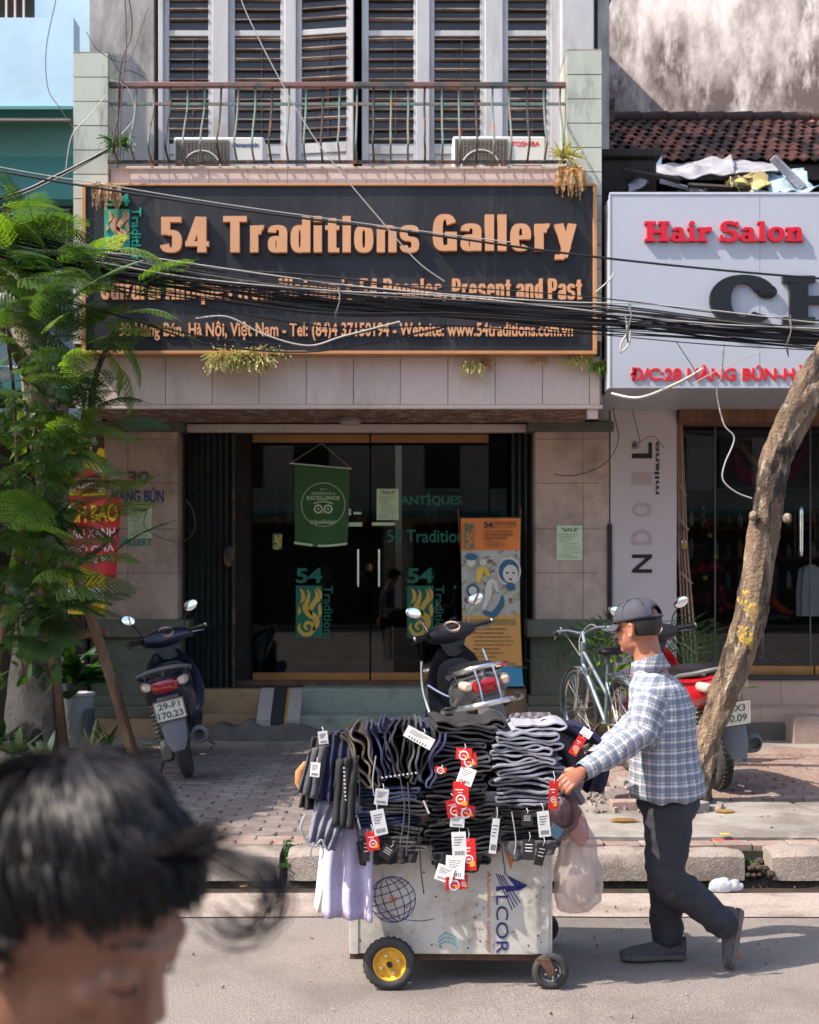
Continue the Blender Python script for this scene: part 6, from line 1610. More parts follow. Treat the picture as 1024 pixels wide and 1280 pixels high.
def scooter(label, loc, rotz, lean, steer, paint, accent, plate, big=False, sc=1.0, seat=None, front=True, group='parked two wheelers'):
 t = thing('motor_scooter', label, 'motor scooter', loc, (-lean, 0, rotz), group, local=True)
 t.scale = (sc, sc, sc)
 I = Matrix.Identity(4); ST = Matrix.Translation((1.02, 0, 0)) @ Matrix.Rotation(steer, 4, 'Z') @ Matrix.Translation((-1.02, 0, 0))
 wheel(t, 'rear_wheel', (0, 0, .235), .235, .052, I)
 wheel(t, 'front_wheel', (1.22, 0, .235), .235, .045, ST)
 S = smooth_secs([(-.36, .70, .05, .035), (-.33, .695, .10, .06), (-.22, .68, .15, .095), (0, .63, .175, .13), (.28, .57, .175, .16), (.52, .48, .13, .17), (.60, .42, .06, .12)])
 MB().loft([sect(x, z, w, h) for x, z, w, h in S]).build('tail_body', paint, t)
 S = smooth_secs([(-.22, .775, .09, .02), (-.12, .785, .125, .035), (.1, .775, .14, .045), (.4, .745, .13, .045), (.6, .70, .09, .03), (.64, .69, .05, .01)])
 MB().loft([sect(x, z, w, h) for x, z, w, h in S]).build('seat', seat or M_black, t)
 rail = bez([(.12, .17, .74), (-.05, .19, .775), (-.22, .17, .80), (-.31, .09, .82), (-.33, 0, .825), (-.31, -.09, .82), (-.22, -.17, .80), (-.05, -.19, .775), (.12, -.17, .74)], 5)
 MB().tube(rail, .014 if not big else .018, 8).build('grab_rail', accent, t)
 MB().cyl((-.31, 0, .82), (-.25, 0, .74), .014, 8).build('rail_stay', accent, t)
 MB().loft([sect(x, z, w, h, 14, 3) for x, z, w, h in ((-.385, .705, .055, .030), (-.375, .705, .085, .042), (-.33, .70, .10, .05))]).build('tail_lamp', M_lensr, t)
 for s_ in (-1, 1):
  MB().loft([sect(x, z, w, h, 12, 2.5, cy=s_ * c) for x, z, w, h, c in ((-.355, .715, .02, .018, .118), (-.335, .715, .034, .03, .12), (-.25, .72, .03, .03, .14))]).build('turn_signal', M_lensc, t)
 g = MB(); vs = []; 
 path = [(-.30, .66, .07), (-.34, .55, .085), (-.37, .44, .085), (-.40, .33, .075), (-.42, .26, .045)]
 g.loft([[Vector((x, w, z)), Vector((x - .015, w * .6, z)), Vector((x - .02, 0, z)), Vector((x - .015, -w * .6, z)), Vector((x, -w, z)), Vector((x + .02, -w, z)), Vector((x, 0, z)), Vector((x + .02, w, z))] for x, z, w in path]).build('mudguard', M_plastg, t)
 if plate:
  Mp = Matrix.Translation((-.405, 0, .545)) @ Matrix.Rotation(R(-14), 4, 'Y') @ Matrix.Rotation(-PI / 2, 4, 'Z')
  g = MB().box((0, 0, 0), (.20, .006, .145), M=Mp); pl = g.build('number_plate', M_plate, t, bevel=.004)
  g = MB()
  for a, b, c, d in ((-.103, .103, .068, .076), (-.103, .103, -.076, -.068), (-.106, -.098, -.076, .076), (.098, .106, -.076, .076)): g.box(((a + b) / 2, -.002, (c + d) / 2), (b - a, .012, d - c), M=Mp)
  g.build('plate_frame', M_chrome, pl)
  for k, s_ in enumerate(plate): text(s_, -.075 if k == 0 else -.086, .075 if k == 0 else .086, .010 if k == 0 else -.058, .056 if k == 0 else -.008, -.004, M_plastg if not big else M_ink, pl, name='plate_lettering', bold=.02, depth=.001, M=Mp)
 MB().loft([sect(x, z, w, h, 12, 3, cy=.10) for x, z, w, h in ((-.12, .22, .03, .05), (-.08, .23, .045, .085), (.15, .25, .05, .095), (.38, .30, .05, .09), (.42, .30, .03, .05))]).build('transmission_case', M_engine, t)
 MB().box((.32, .02, .30), (.26, .16, .20)).build('engine_block', M_plastg, t, bevel=.03)
 MB().loft([sect(x, z, w, h, 14, 2, cy=-.155) for x, z, w, h in ((.30, .22, .02, .02), (.18, .24, .035, .035), (.10, .26, .055, .06), (-.22, .31, .062, .066), (-.30, .32, .058, .062), (-.31, .32, .03, .03))]).build('exhaust', M_plastg, t)
 MB().lathe([(.0, 0), (.018, 0), (.03, .004), (.034, .012)], Matrix.Translation((-.315, -.155, .322)) @ Matrix.Rotation(-PI / 2, 4, 'Y'), 14).build('exhaust_tip', M_black, t)
 g = MB(); g.cyl((-.04, .13, .27), (-.10, .12, .60), .014, 8); hx = [Vector((-.04, .13, .30)).lerp(Vector((-.10, .12, .57)), k / 90) + Vector((math.cos(k * .6) * .03, math.sin(k * .6) * .03, 0)) for k in range(91)]
 g.tube(hx, .006, 5); g.build('shock_absorber', M_engine, t)
 MB().tube([(.25, .10, .22), (.22, .22, .02)], .011, 6).build('side_stand', M_plast, t)
 MB().tube([(.0, -.2, .16), (.05, -.24, .17), (.1, -.2, .2)], .012, 6).build('foot_peg', M_engine, t)
 S = smooth_secs([(.50, .30, .12, .06), (.62, .27, .15, .045), (.85, .27, .16, .045), (.97, .32, .17, .06)])
 MB().loft([sect(x, z, w, h) for x, z, w, h in S]).build('floorboard', M_plast, t)
 g = MB(); rings = []
 for z, w, x, d in ((.30, .12, .98, .10), (.38, .20, 1.0, .09), (.52, .235, 1.02, .08), (.66, .215, 1.03, .07), (.78, .165, 1.02, .06), (.86, .10, 1.01, .05)):
  rings.append([Vector((x + d * (.4 - abs(math.sin(a)) ** 2 * .5) if k < 0 else x + d * math.cos(a) * (1 if math.cos(a) > 0 else .35) + .0 - .05 * (abs(math.sin(a)) ** 3), w * math.sin(a), z)) for k, a in enumerate(np.linspace(0, 2 * PI, 20, endpoint=False))])
 g.loft(rings).build('leg_shield', paint if not big else M_plast, t)
 MB().loft([sect(x, z, w, h) for x, z, w, h in ((.95, .62, .10, .10), (.935, .60, .15, .18), (.93, .60, .14, .17))]).build('inner_panel', M_black, t, ang=30)
 MB().lathe([(0, .01), (.022, .01), (.026, 0)], Matrix.Translation((.925, -.055, .70)) @ Matrix.Rotation(-PI / 2, 4, 'Y'), 14).build('ignition_lock', M_chrome, t)
 MB().tube([(.93, .02, .66), (.90, .02, .65), (.895, .02, .63)], .006, 6).build('bag_hook', M_chrome, t)
 g = MB()
 for s_ in (-1, 1): g.cyl((1.22, s_ * .07, .235), (1.05, s_ * .05, .62), .02, 8, M=ST)
 g.build('front_fork', M_engine, t)
 MB().loft([[ST @ Vector((1.22 + .27 * math.cos(a) - .0, w, .235 + .27 * math.sin(a))) for w in (-.07, -.05, 0, .05, .07)] + [ST @ Vector((1.22 + (.262) * math.cos(a), w, .235 + .262 * math.sin(a))) for w in (.06, 0, -.06)] for a in np.linspace(R(20), R(170), 12)]).build('front_mudguard', paint, t)
 ys = [-.19, -.17, -.11, -.05, 0, .05, .11, .17, .19]; rings = []
 for y in ys:
  q = 1 - (abs(y) / .21) ** 2; rx, rz = .035 + .075 * q, .028 + .052 * q
  rings.append([ST @ Vector((1.00 - .04 * (1 - q) + rx * math.cos(a), y, .965 + .0 * q + rz * math.sin(a))) for a in np.linspace(0, 2 * PI, 16, endpoint=False)])
 hb = MB().loft(rings).build('handlebar_cover', (M_plast if big or paint is M_pred else paint), t)
 MB().loft([[ST @ v for v in sect(x, z, w, h, 14)] for x, z, w, h in ((.985, .80, .05, .02), (.96, .86, .08, .07), (.955, .93, .12, .06), (.97, .97, .10, .05))]).build('steering_cowl', M_plast, t)
 MB().lathe([(0, .0), (.05, 0), (.058, .006), (.06, -.01)], ST @ Matrix.Translation((.925, 0, 1.012)) @ Matrix.Rotation(R(-38), 4, 'Y'), 20).build('speedometer', M_lensc, t)
 MB().lathe([(0, .004), (.036, .004)], ST @ Matrix.Translation((.924, 0, 1.014)) @ Matrix.Rotation(R(-38), 4, 'Y'), 20).build('dial_face', M_mirror, t)
 MB().loft([[ST @ v for v in sect(x, z, w, h, 14)] for x, z, w, h in ((1.06, .95, .09, .055), (1.11, .94, .075, .045), (1.12, .94, .04, .02))]).build('headlight', M_lensc, t)
 for s_ in (-1, 1):
  MB().cyl((.975, s_ * .17, .975), (.915, s_ * .33, .985), .0175, 12, M=ST).build('grip', M_black, t)
  MB().ell((.914, s_ * .335, .985), (.02, .012, .02), 10, 6, M=ST).build('bar_end', M_chrome if big else M_plastg, t)
  MB().tube([ST @ Vector(v) for v in ((1.0, s_ * .19, .965), (.99, s_ * .25, .955), (.955, s_ * .335, .95))], .007, 6).build('brake_lever', M_chrome, t)
  MB().tube([ST @ Vector(v) for v in ((.985, s_ * .175, 1.0), (.985, s_ * .20, 1.07), (.975, s_ * .245, 1.13))], .006, 6).build('mirror_stalk', M_plast if not big else M_chrome, t)
  mr = MB().ell((.975, s_ * .27, 1.165), (.016, .062, .042), 16, 10, M=ST, rot=(s_ * .4, 0, 0)).build('mirror', M_plast if not big else M_chrome, t)
  MB().lathe([(0, 0), (.92, 0), (1, -.05)], ST @ Matrix.Translation((.957, s_ * .27, 1.165)) @ Matrix.Rotation(s_ * .4, 4, 'X') @ Matrix.Rotation(R(-88), 4, 'Y') @ Matrix.Rotation(s_ * R(7), 4, 'X') @ Matrix.Diagonal((.036, .056, .01, 1)), 20).build('mirror_glass', M_mirror, mr)
 if big:
  MB().tube(bez([(.35, .22, .46), (.05, .25, .54), (-.25, .22, .58), (-.42, .12, .60), (-.45, 0, .605), (-.42, -.12, .60), (-.25, -.22, .58), (.05, -.25, .54), (.35, -.22, .46)], 5), .022, 8).build('bumper_rail', M_chrome, t)
  for y in (-.06, .06): MB().tube([(-.33, y, .82), (-.42, y, .72), (-.44, y, .60)], .008, 6).build('guard_rod', M_chrome, t)
  for s_ in (-1, 1):
   MB().tube(bez([(.98, s_ * .23, .80), (.97, s_ * .26, .6), (.9, s_ * .24, .38), (.7, s_ * .2, .28)], 5), .011, 6).build('shield_trim', M_chrome, t)
  MB().tube(bez([(.96, .22, .62), (.90, .1, .52), (.88, 0, .50), (.90, -.1, .52), (.96, -.22, .66)], 5), .010, 6).build('luggage_hoop', M_chrome, t)
 return t
M_pblue = sm('blue_scooter_paint', srgb(36, 42, 66), .35, .2, coat=.6)
M_psilver = sm('silver_scooter_paint', srgb(120, 120, 124), .3, .6, coat=.6)
M_pred = sm('red_bike_paint', srgb(176, 22, 34), .25, .0, coat=.8)
scooter('dusty blue scooter leaning on its stand before the left pilaster', (PX(236, 9.22), 9.22, .19), R(99), R(13), R(24), M_pblue, M_plastg, ('29-F1', '170.23'), sc=1.0)
scooter('silver scooter with chrome rails parked behind the clothes cart', (PX(622, 8.9), 8.9, .19), R(97), R(11), R(22), M_psilver, M_chrome, None, True, 1.05)
scooter('red motor scooter half hidden behind the man and the leaning tree', (PX(898, 8.75), 8.75, .19), R(99), R(7), R(10), M_pred, M_plastg, ('29-X3', '100.09'), sc=1.04)
# bicycle
M_bframe = sm('pale_blue_bike_paint', srgb(132, 150, 158), .4, .4)
bk = thing('bicycle', 'old pale blue bicycle leaning by the right pilaster, handlebars turned', 'bicycle', (PX(786, 9.5), 9.5, .19), (R(-4), 0, R(101)), 'parked two wheelers', local=True)
def bwheel(c, M0, name):
 Mx = M0 @ Matrix.Translation(c) @ Matrix.Rotation(PI / 2, 4, 'X')
 o = MB().torus((0, 0, 0), .315, .018, Mx, 48, 8).build(name, M_tyre, bk)
 MB().torus((0, 0, 0), .293, .010, Mx, 48, 6).build('rim', M_chrome, o)
 for k in range(32):
  a = 2 * PI * k / 32; b = a + (.5 if k % 2 else -.5); s_ = .03 if k % 4 < 2 else -.03
  MB().cyl((.02 * math.cos(b), .02 * math.sin(b), s_), (.29 * math.cos(a), .29 * math.sin(a), 0), .0018, 4, M=Mx).build('spoke', M_chrome, o)
 MB().cyl((0, 0, -.045), (0, 0, .045), .02, 10, M=Mx).build('hub', M_engine, o)
bwheel((0, 0, .333), Matrix.Identity(4), 'rear_wheel')
BS = Matrix.Translation((1.0, 0, 0)) @ Matrix.Rotation(R(6), 4, 'Z') @ Matrix.Translation((-1.0, 0, 0))
bwheel((1.04, 0, .333), BS, 'front_wheel')
g = MB(); hd, bb_, st_ = (.88, 0, .80), (.44, 0, .30), (.30, 0, .74)
g.cyl((.90, 0, .70), (.86, 0, .90), .02, 10); g.cyl((.895, 0, .72), bb_, .017, 10); g.cyl((.875, 0, .83), (.36, 0, .52), .014, 10); g.cyl(bb_, (.28, 0, .82), .015, 10)
for s_ in (-1, 1): g.cyl((.44, s_ * .03, .30), (0, s_ * .06, .333), .009, 8); g.cyl((.33, s_ * .01, .62), (0, s_ * .06, .333), .008, 8)
g.build('frame', M_bframe, bk)
g = MB()
for s_ in (-1, 1): g.tube([(.90, s_ * .05, .69), (.97, s_ * .05, .5), (1.04, s_ * .05, .333)], .011, 8, M=BS)
g.build('fork', M_chrome, bk)
g = MB().tube(bez([(.80, .27, .99), (.88, .25, 1.0), (.93, .12, 1.0), (.90, 0, .97), (.93, -.12, 1.0), (.88, -.25, 1.0), (.80, -.27, .99)], 6), .011, 8, M=BS); g.cyl((.86, 0, .88), (.895, 0, .98), .011, 8, M=BS); g.build('handlebar', M_chrome, bk)
for s_ in (-1, 1):
 MB().cyl((.77, s_ * .275, .988), (.87, s_ * .255, .998), .016, 10, M=BS).build('grip', M_plast, bk)
 MB().tube(bez([(.92, s_ * .18, .99), (.90, s_ * .24, .955), (.83, s_ * .27, .95)], 5), .006, 6, M=BS).build('brake_lever', M_chrome, bk)
 MB().tube(bez([(.92, s_ * .16, 1.0), (1.03, s_ * .13, 1.02), (1.06, s_ * .05, .92), (.97, 0, .78)], 6), .003, 5, M=BS).build('brake_cable', M_cablew, bk)
MB().loft([sect(x, z, w, h) for x, z, w, h in smooth_secs([(.12, .87, .06, .015), (.16, .875, .105, .032), (.26, .87, .095, .035), (.36, .865, .035, .022), (.42, .86, .015, .01)])]).build('saddle', M_black, bk)
g = MB(); 
for s_ in (-1, 1):
 for k in range(5): g.torus((.18 + 0, s_ * .05, .82 - k * .008), .02, .004, None, 12, 5)
g.build('saddle_springs', M_plastg, bk)
g = MB()
for y in (-.06, 0, .06): g.cyl((.22, y, .70), (-.22, y, .70), .006, 6)
for x in (.2, .0, -.2): g.cyl((x, -.065, .70), (x, .065, .70), .006, 6)
for s_ in (-1, 1): g.cyl((-.15, s_ * .065, .70), (0, s_ * .06, .34), .005, 6); g.cyl((.05, s_ * .065, .70), (0, s_ * .06, .34), .005, 6)
g.build('luggage_rack', M_chrome, bk)
MB().loft([[Vector((.34 * 1.04 * math.cos(a), w, .333 + .355 * math.sin(a))) for w in (-.025, 0, .025)] + [Vector((.348 * math.cos(a), w, .333 + .349 * math.sin(a))) for w in (.02, -.02)] for a in np.linspace(R(15), R(200), 20)]).build('rear_mudguard', M_bframe, bk)
MB().loft([[BS @ Vector((1.04 + .35 * math.cos(a), w, .333 + .353 * math.sin(a))) for w in (-.025, 0, .025)] + [BS @ Vector((1.04 + .345 * math.cos(a), w, .333 + .347 * math.sin(a))) for w in (.02, -.02)] for a in np.linspace(R(-10), R(150), 18)]).build('front_mudguard', M_bframe, bk)
MB().torus((0, 0, 0), .09, .006, Matrix.Translation((.44, -.05, .30)) @ Matrix.Rotation(PI / 2, 4, 'X'), 24, 5).build('chainring', M_gold, bk)
MB().tube(bez([(.44, -.06, .40), (.25, -.065, .385), (0, -.065, .375), (-.05, -.065, .333), (0, -.065, .29), (.25, -.065, .25), (.44, -.06, .20), (.54, -.06, .30), (.44, -.06, .40)], 5), .008, 6).build('chain_guard', M_gold, bk)
for s_ in (-1, 1):
 MB().cyl((.44, s_ * .06, .30), (.44 + s_ * .14, s_ * .08, .30 - s_ * .08), .009, 6).build('crank', M_chrome, bk)
 MB().box((.44 + s_ * .14, s_ * .12, .30 - s_ * .08), (.08, .08, .02)).build('pedal', M_plast, bk)
MB().cyl((.10, .05, .31), (-.02, .20, .0), .008, 6).build('kickstand', M_chrome, bk)
MB().box((-.36, 0, .50), (.01, .05, .07)).build('reflector', M_lensr, bk)
# ================================================================= CART WITH CLOTHES
M_cartp = pm('dirty_white_panel', srgb(196, 192, 184), .55, var=.06, scale=7, bump=.12, coord='obj', col2=srgb(150, 138, 124), c2scale=5, c2lo=.5, c2hi=.72, col3=srgb(104, 84, 66), c3scale=20, c3lo=.61, c3hi=.68)
M_rust = pm('rusty_steel', srgb(96, 72, 58), .8, .3, var=.3, scale=20, bump=.5)
M_navyp = sm('navy_ink', srgb(34, 40, 110), .6); M_orangep = sm('orange_ink', srgb(206, 116, 60), .6)
DC = 5.27
ct = thing('street_cart', 'white panel push cart with yellow hub wheels loaded with clothes', 'cart', (PX(565, DC), DC + .3, 0))
cx0, cx1 = PX(437, DC), PX(690, DC); cz0 = .13; cz1 = .80; cy1 = DC + .62
Mc = Matrix.Translation((cx0, DC, 0)) @ Matrix.Rotation(R(-1.5), 4, 'Z') @ Matrix.Translation((-cx0, -DC, 0))
def cbb(*a):
 g = MB().bb(*a); g.v = [Mc @ v for v in g.v]; return g
cbb(cx0, cx1, DC, DC + .012, cz0, cz1).build('front_panel', M_cartp, ct, bevel=.003)
cbb(cx0, cx1, cy1 - .012, cy1, cz0, cz1).build('back_panel', M_cartp, ct, bevel=.003)
cbb(cx0, cx0 + .012, DC + .013, cy1 - .013, cz0, cz1).build('side_panel', M_cartp, ct, bevel=.003)
cbb(cx1 - .012, cx1, DC + .013, cy1 - .013, cz0, cz1).build('side_panel', M_cartp, ct, bevel=.003)
cbb(cx0 + .012, cx1 - .012, DC + .013, cy1 - .013, cz1 - .04, cz1 - .02).build('top_board', M_wood, ct)
cbb(cx0 + .012, cx1 - .012, DC + .013, cy1 - .013, cz0 + .01, cz0 + .03).build('floor_board', M_wood, ct)
for x in (cx0 + .02, cx1 - .03):
 cbb(x - .015, x + .015, DC - .004, DC - .001, cz0, cz1).build('corner_strip', M_cartp, ct, smooth=False)
cbb(cx0, cx1, DC + .02, DC + .05, cz0 - .03, cz0 - .002).build('under_rail', M_rust, ct)
cbb(cx0, cx1, cy1 - .05, cy1 - .02, cz0 - .03, cz0 - .002).build('under_rail', M_rust, ct)
def cwheel(c, Rr, r, hub, name, hr):
 Mx = Matrix.Translation(c) @ Matrix.Rotation(PI / 2, 4, 'X')
 g = MB().torus((0, 0, 0), Rr - r, r, Mx, 40, 10, .85)
 for k in range(64 if name == 'front_wheel' else 0): g.box((0, 0, 0), (.003, .005, r * 1.1), None, Mx @ Matrix.Rotation(2 * PI * k / 52, 4, 'Z') @ Matrix.Translation((Rr - .001, 0, 0)) @ Matrix.Rotation(.4 if k % 2 else -.4, 4, 'X'))
 o = g.build(name, M_tyre, ct)
 MB().lathe([(0, .01), (hr * .25, .012), (hr * .3, .0), (hr * .8, -.004), (hr * .92, .010), (hr, .012), (hr * 1.02, -.02), (0, -.02)], Mx @ Matrix.Diagonal((1, 1, 1, 1)), 28).build('hub', hub, o)
 for k in range(4):
  a = k * PI / 2 + .4; MB().cyl((hr * .55 * math.cos(a), hr * .55 * math.sin(a), -.004), (hr * .55 * math.cos(a), hr * .55 * math.sin(a), .014), hr * .10, 8, M=Mx).build('bolt', M_chrome, o)
 MB().cyl((0, 0, -.05), (0, 0, .022), hr * .18, 10, M=Mx).build('axle', M_plast, o)
 return o
M_yhub = pm('yellow_hub', srgb(222, 168, 48), .5, var=.2, scale=30, coord='obj')
w0 = P(487, 1206, 5.20)
cwheel((w0.x, 5.21, .108), .108, .022, M_yhub, 'front_wheel', .068); cwheel((w0.x, cy1 - .03, .108), .108, .022, M_yhub, 'front_wheel', .068)
w1 = P(688, 1212, 5.22)
cwheel((w1.x, 5.215, .075), .075, .018, M_plastg, 'caster', .042); cwheel((w1.x + .03, cy1 - .06, .075), .075, .022, M_plastg, 'caster', .042)
for y in (5.215, cy1 - .06):
 for s_ in (-1, 1): MB().loft([[Vector((w1.x + dx + q, y + s_ * .034 + .004 * e, z)) for q, e in ((-w_, -1), (w_, -1), (w_, 1), (-w_, 1))] for dx, z, w_ in ((0, .065, .012), (-.01, .10, .02), (-.035, .135, .03))]).build('caster_fork', M_rust, ct)
# prints on the panel: globe, company name
yp = DC - .0015
def cprint(g, name, m): g.v = [Mc @ v for v in g.v]; return g.build(name, m, ct, smooth=False)
gx, gz = PX(491, DC), PZ(1124, DC); r = .094
def arcpts(rx, rz, rot, a0=0, a1=360, n=30, ox=0, oz=0):
 o = []
 for k in range(n + 1):
  a = R(a0 + (a1 - a0) * k / n); x, z = ox + rx * math.cos(a), oz + rz * math.sin(a); o.append((gx + x * math.cos(rot) - z * math.sin(rot), gz + x * math.sin(rot) + z * math.cos(rot)))
 return o
g = MB()
T0 = Matrix.Translation((0, yp, 0))
rot = R(20)
for f in (1.0, .75, .42): g.ribbon(arcpts(r * f, r, rot), .0032, .0008 + f * .0002, T0)
g.ribbon(arcpts(.001, r, rot, 90, -90), .003, .0011, T0)
for f in (-.7, -.38, 0, .38, .7):
 w_ = math.sqrt(1 - f * f); g.ribbon(arcpts(r * w_, r * .16, rot, 180, 360, 20, 0, r * f + .01), .003, .0012 + f * .0002, T0)
g.ribbon(arcpts(r * 1.9, r * 1.3, R(-18), 195, 320, 26, .05, .06), .0022, .0009, T0)
cprint(g, 'globe_print', M_navyp)
g = MB()
for k in range(5):
 a = R(20 + 72 * k); b = a + R(36)
 g.prism([(gx + .002 + .022 * math.cos(a), gz + .002 + .022 * math.sin(a)), (gx + .002 + .007 * math.cos(b), gz + .002 + .007 * math.sin(b)), (gx + .002, gz + .002), (gx + .002 + .007 * math.cos(a - R(36)), gz + .002 + .007 * math.sin(a - R(36)))], .001, T0)
cprint(g, 'star_print', M_orangep)
def ctx(s, pa, pb, pt, pbm, m, bold=0, rot=3): text(s, PX(pa, DC), PX(pb, DC), PZ(pbm, DC), PZ(pt, DC), yp, m, ct, depth=.001, bold=bold, rot=rot, M=Mc, name='panel_lettering')
ctx('LCOR', 620, 635, 1118, 1190, M_navyp, .0); ctx('Aluminum compo', 607, 614, 1088, 1188, M_orangep, .0)
q = lambda a, b: (PX(a, DC), PZ(b, DC))
g = MB()
g.prism([q(632, 1092), q(659, 1105), q(648, 1112), q(638, 1100)], .001, T0); g.prism([q(620, 1113), q(620, 1107), q(659, 1105), q(650, 1111), q(632, 1114), q(632, 1109)], .0012, T0)
for k in range(4): g.ribbon([q(620 + k * 2.6, 1091 + k * .6), q(640 + k * 3.3, 1136 - k * 3)], .0042, .0015, T0)
cprint(g, 'logo_print', M_navyp)
g = MB(); g.prism([q(632, 1064), q(645, 1064), q(638, 1086)], .001, T0); cprint(g, 'triangle_print', M_orangep)
text('T', PX(497, DC), PX(506, DC), PZ(1078, DC), PZ(1070, DC), yp, M_navyp, ct, depth=.001, M=Mc, name='panel_lettering')
g = MB()
for k in range(3): g.ribbon(bez2([q(548, 1172 + k * 5), q(556, 1166 + k * 5), q(566, 1168 + k * 5), q(574, 1175 + k * 4)]), .006, .001 + k * .0002, T0)
cprint(g, 'wave_print', sm('faded_cyan_print', srgb(120, 168, 178), .6))
# dents and screws
for a, b in ((545, 1120), (540, 1180), (672, 1168), (681, 1155), (660, 1180), (676, 1176), (530, 1090), (600, 1175), (450, 1175), (585, 1184)):
 p = Mc @ P(a, b, DC - .001); MB().ell(p, (.004, .0015, .004), 8, 5).build('rivet', M_rust, ct)
# push handle
hb0 = PX(704, 5.35)
MB().tube(bez([(cx1 - .02, DC + .10, .74), (hb0 - .02, DC + .10, .80), (hb0, DC + .13, .815), (hb0, DC + .3, .815), (hb0, DC + .48, .815), (hb0 - .02, cy1 - .1, .80), (cx1 - .02, cy1 - .1, .74)], 5), .014, 8).build('push_handle', M_chrome, ct)
# ---- folded garments
M_gar = {
 'black': pm('black_fabric', srgb(36, 34, 36), .85, var=.2, scale=30, bump=.5, bscale=220, bdist=.002, coord='obj'),
 'char': pm('charcoal_fabric', srgb(70, 68, 72), .85, var=.18, scale=30, bump=.5, bscale=220, bdist=.002, coord='obj'),
 'navy': pm('navy_fabric', srgb(36, 38, 66), .85, var=.2, scale=30, bump=.5, bscale=220, bdist=.002, coord='obj'),
 'grey': pm('grey_denim', srgb(112, 112, 124), .85, var=.18, scale=40, bump=.5, bscale=220, bdist=.002, coord='obj'),
 'lgrey': pm('light_grey_jersey', srgb(150, 150, 160), .85, var=.12, scale=60, bump=.5, bscale=220, bdist=.002, coord='obj'),
 'brown': pm('brown_fabric', srgb(78, 66, 54), .85, var=.18, scale=30, bump=.5, bscale=220, bdist=.002, coord='obj'),
 'lav': pm('heather_lavender_jersey', srgb(176, 168, 192), .85, var=.12, scale=90, bump=.4, bscale=300, bdist=.002, coord='obj'),
 'white': pm('white_cotton', srgb(216, 210, 210), .85, var=.04, scale=20, bump=.3, coord='obj')}
def hemm(n, c): return pm('hem_' + n, srgb(*c), .9, var=.2, scale=60, bump=.4, bscale=300, bdist=.002, coord='obj')
M_hem = {'black': hemm('black', (48, 46, 49)), 'char': hemm('char', (78, 76, 80)), 'navy': hemm('navy', (50, 54, 84)), 'grey': hemm('grey', (134, 134, 146)), 'lgrey': hemm('lgrey', (166, 166, 176)), 'brown': hemm('brown', (104, 92, 76))}
gr_ = random.Random(5)
def garment_mesh(w, h, d, loops, seed, mat, hem, wob=.35, th=.0095):
 """a folded garment seen on its fold ends: a cloth ribbon that runs back and forth, drawn out to depth d; centre of front at origin"""
 r_ = random.Random(seed); path = []; lv = loops * 2
 dz = h / lv
 for k in range(lv):
  z = -h / 2 + dz * (k + .5); s_ = 1 if k % 2 == 0 else -1; e = w / 2 * r_.uniform(.80, 1.02)
  n = 13; ph = r_.uniform(0, 6); f = r_.uniform(4, 9)
  for i in range(n):
   t = -1 + 2 * i / (n - 1); x = s_ * t * e
   path.append((x, z + dz * (wob * 2.6 * noise.noise(Vector((x / w * f * .45, seed * .37, k * .35))) + .10 * noise.noise(Vector((x / w * 14, seed * .7, k)))) * (1 - abs(t) ** 6)))
  if k < lv - 1:
   b = r_.uniform(.2, .6) * dz
   path.append((s_ * (e + b), z + dz * .28)); path.append((s_ * (e + b), z + dz * .72))
 P_ = bez2(path, 3); n = len(P_); g = MB()
 def outline(off, sc, s2):
  L = []; Q = []
  for i, p in enumerate(P_):
   a = P_[max(i - 1, 0)]; b = P_[min(i + 1, n - 1)]; t = Vector((b[0] - a[0], b[1] - a[1]))
   if t.length < 1e-6: t = Vector((1, 0))
   t.normalize(); m = Vector((-t.y, t.x)) * off
   L.append((p[0] * sc + m.x, p[1] * s2 + m.y)); Q.append((p[0] * sc - m.x, p[1] * s2 - m.y))
  return L + Q[::-1]
 rings = []
 for y, o_, sc, s2 in ((-.004, th * .35, 1, 1), (0, th * .5, 1, 1), (.012, th * .5, 1, 1), (.02, th * .42, 1, .99), (d * .5, th * .42, 1.02, .96), (d, th * .4, .98, .9)):
  rings.append([Vector((x, y + .006 * math.sin(x * 40 + z * 60 + seed), z + (.01 * noise.noise(Vector((x * 6, y * 9, seed))) if y > .02 else 0))) for x, z in outline(o_, sc, s2)])
 m2 = [mat, hem]
 g.mat(hem); g.loft(rings[:3], False, True); g.mat(mat); g.loft(rings[2:], False, True)
 g.mat(hem)
 N = len(rings[0]); vs = rings[0]
 g.add(vs, [(i, i + 1, N - 2 - i, N - 1 - i) for i in range(n - 1)])
 return g.mesh('garment', None, True, 50)
tagn = [0]
M_tagr = sm('red_tag', srgb(212, 34, 36), .5); M_tagw = sm('white_tag', srgb(226, 224, 222), .5); M_tagk = sm('black_tag', srgb(40, 38, 40), .5); M_tago = sm('orange_print', srgb(240, 160, 50), .5)
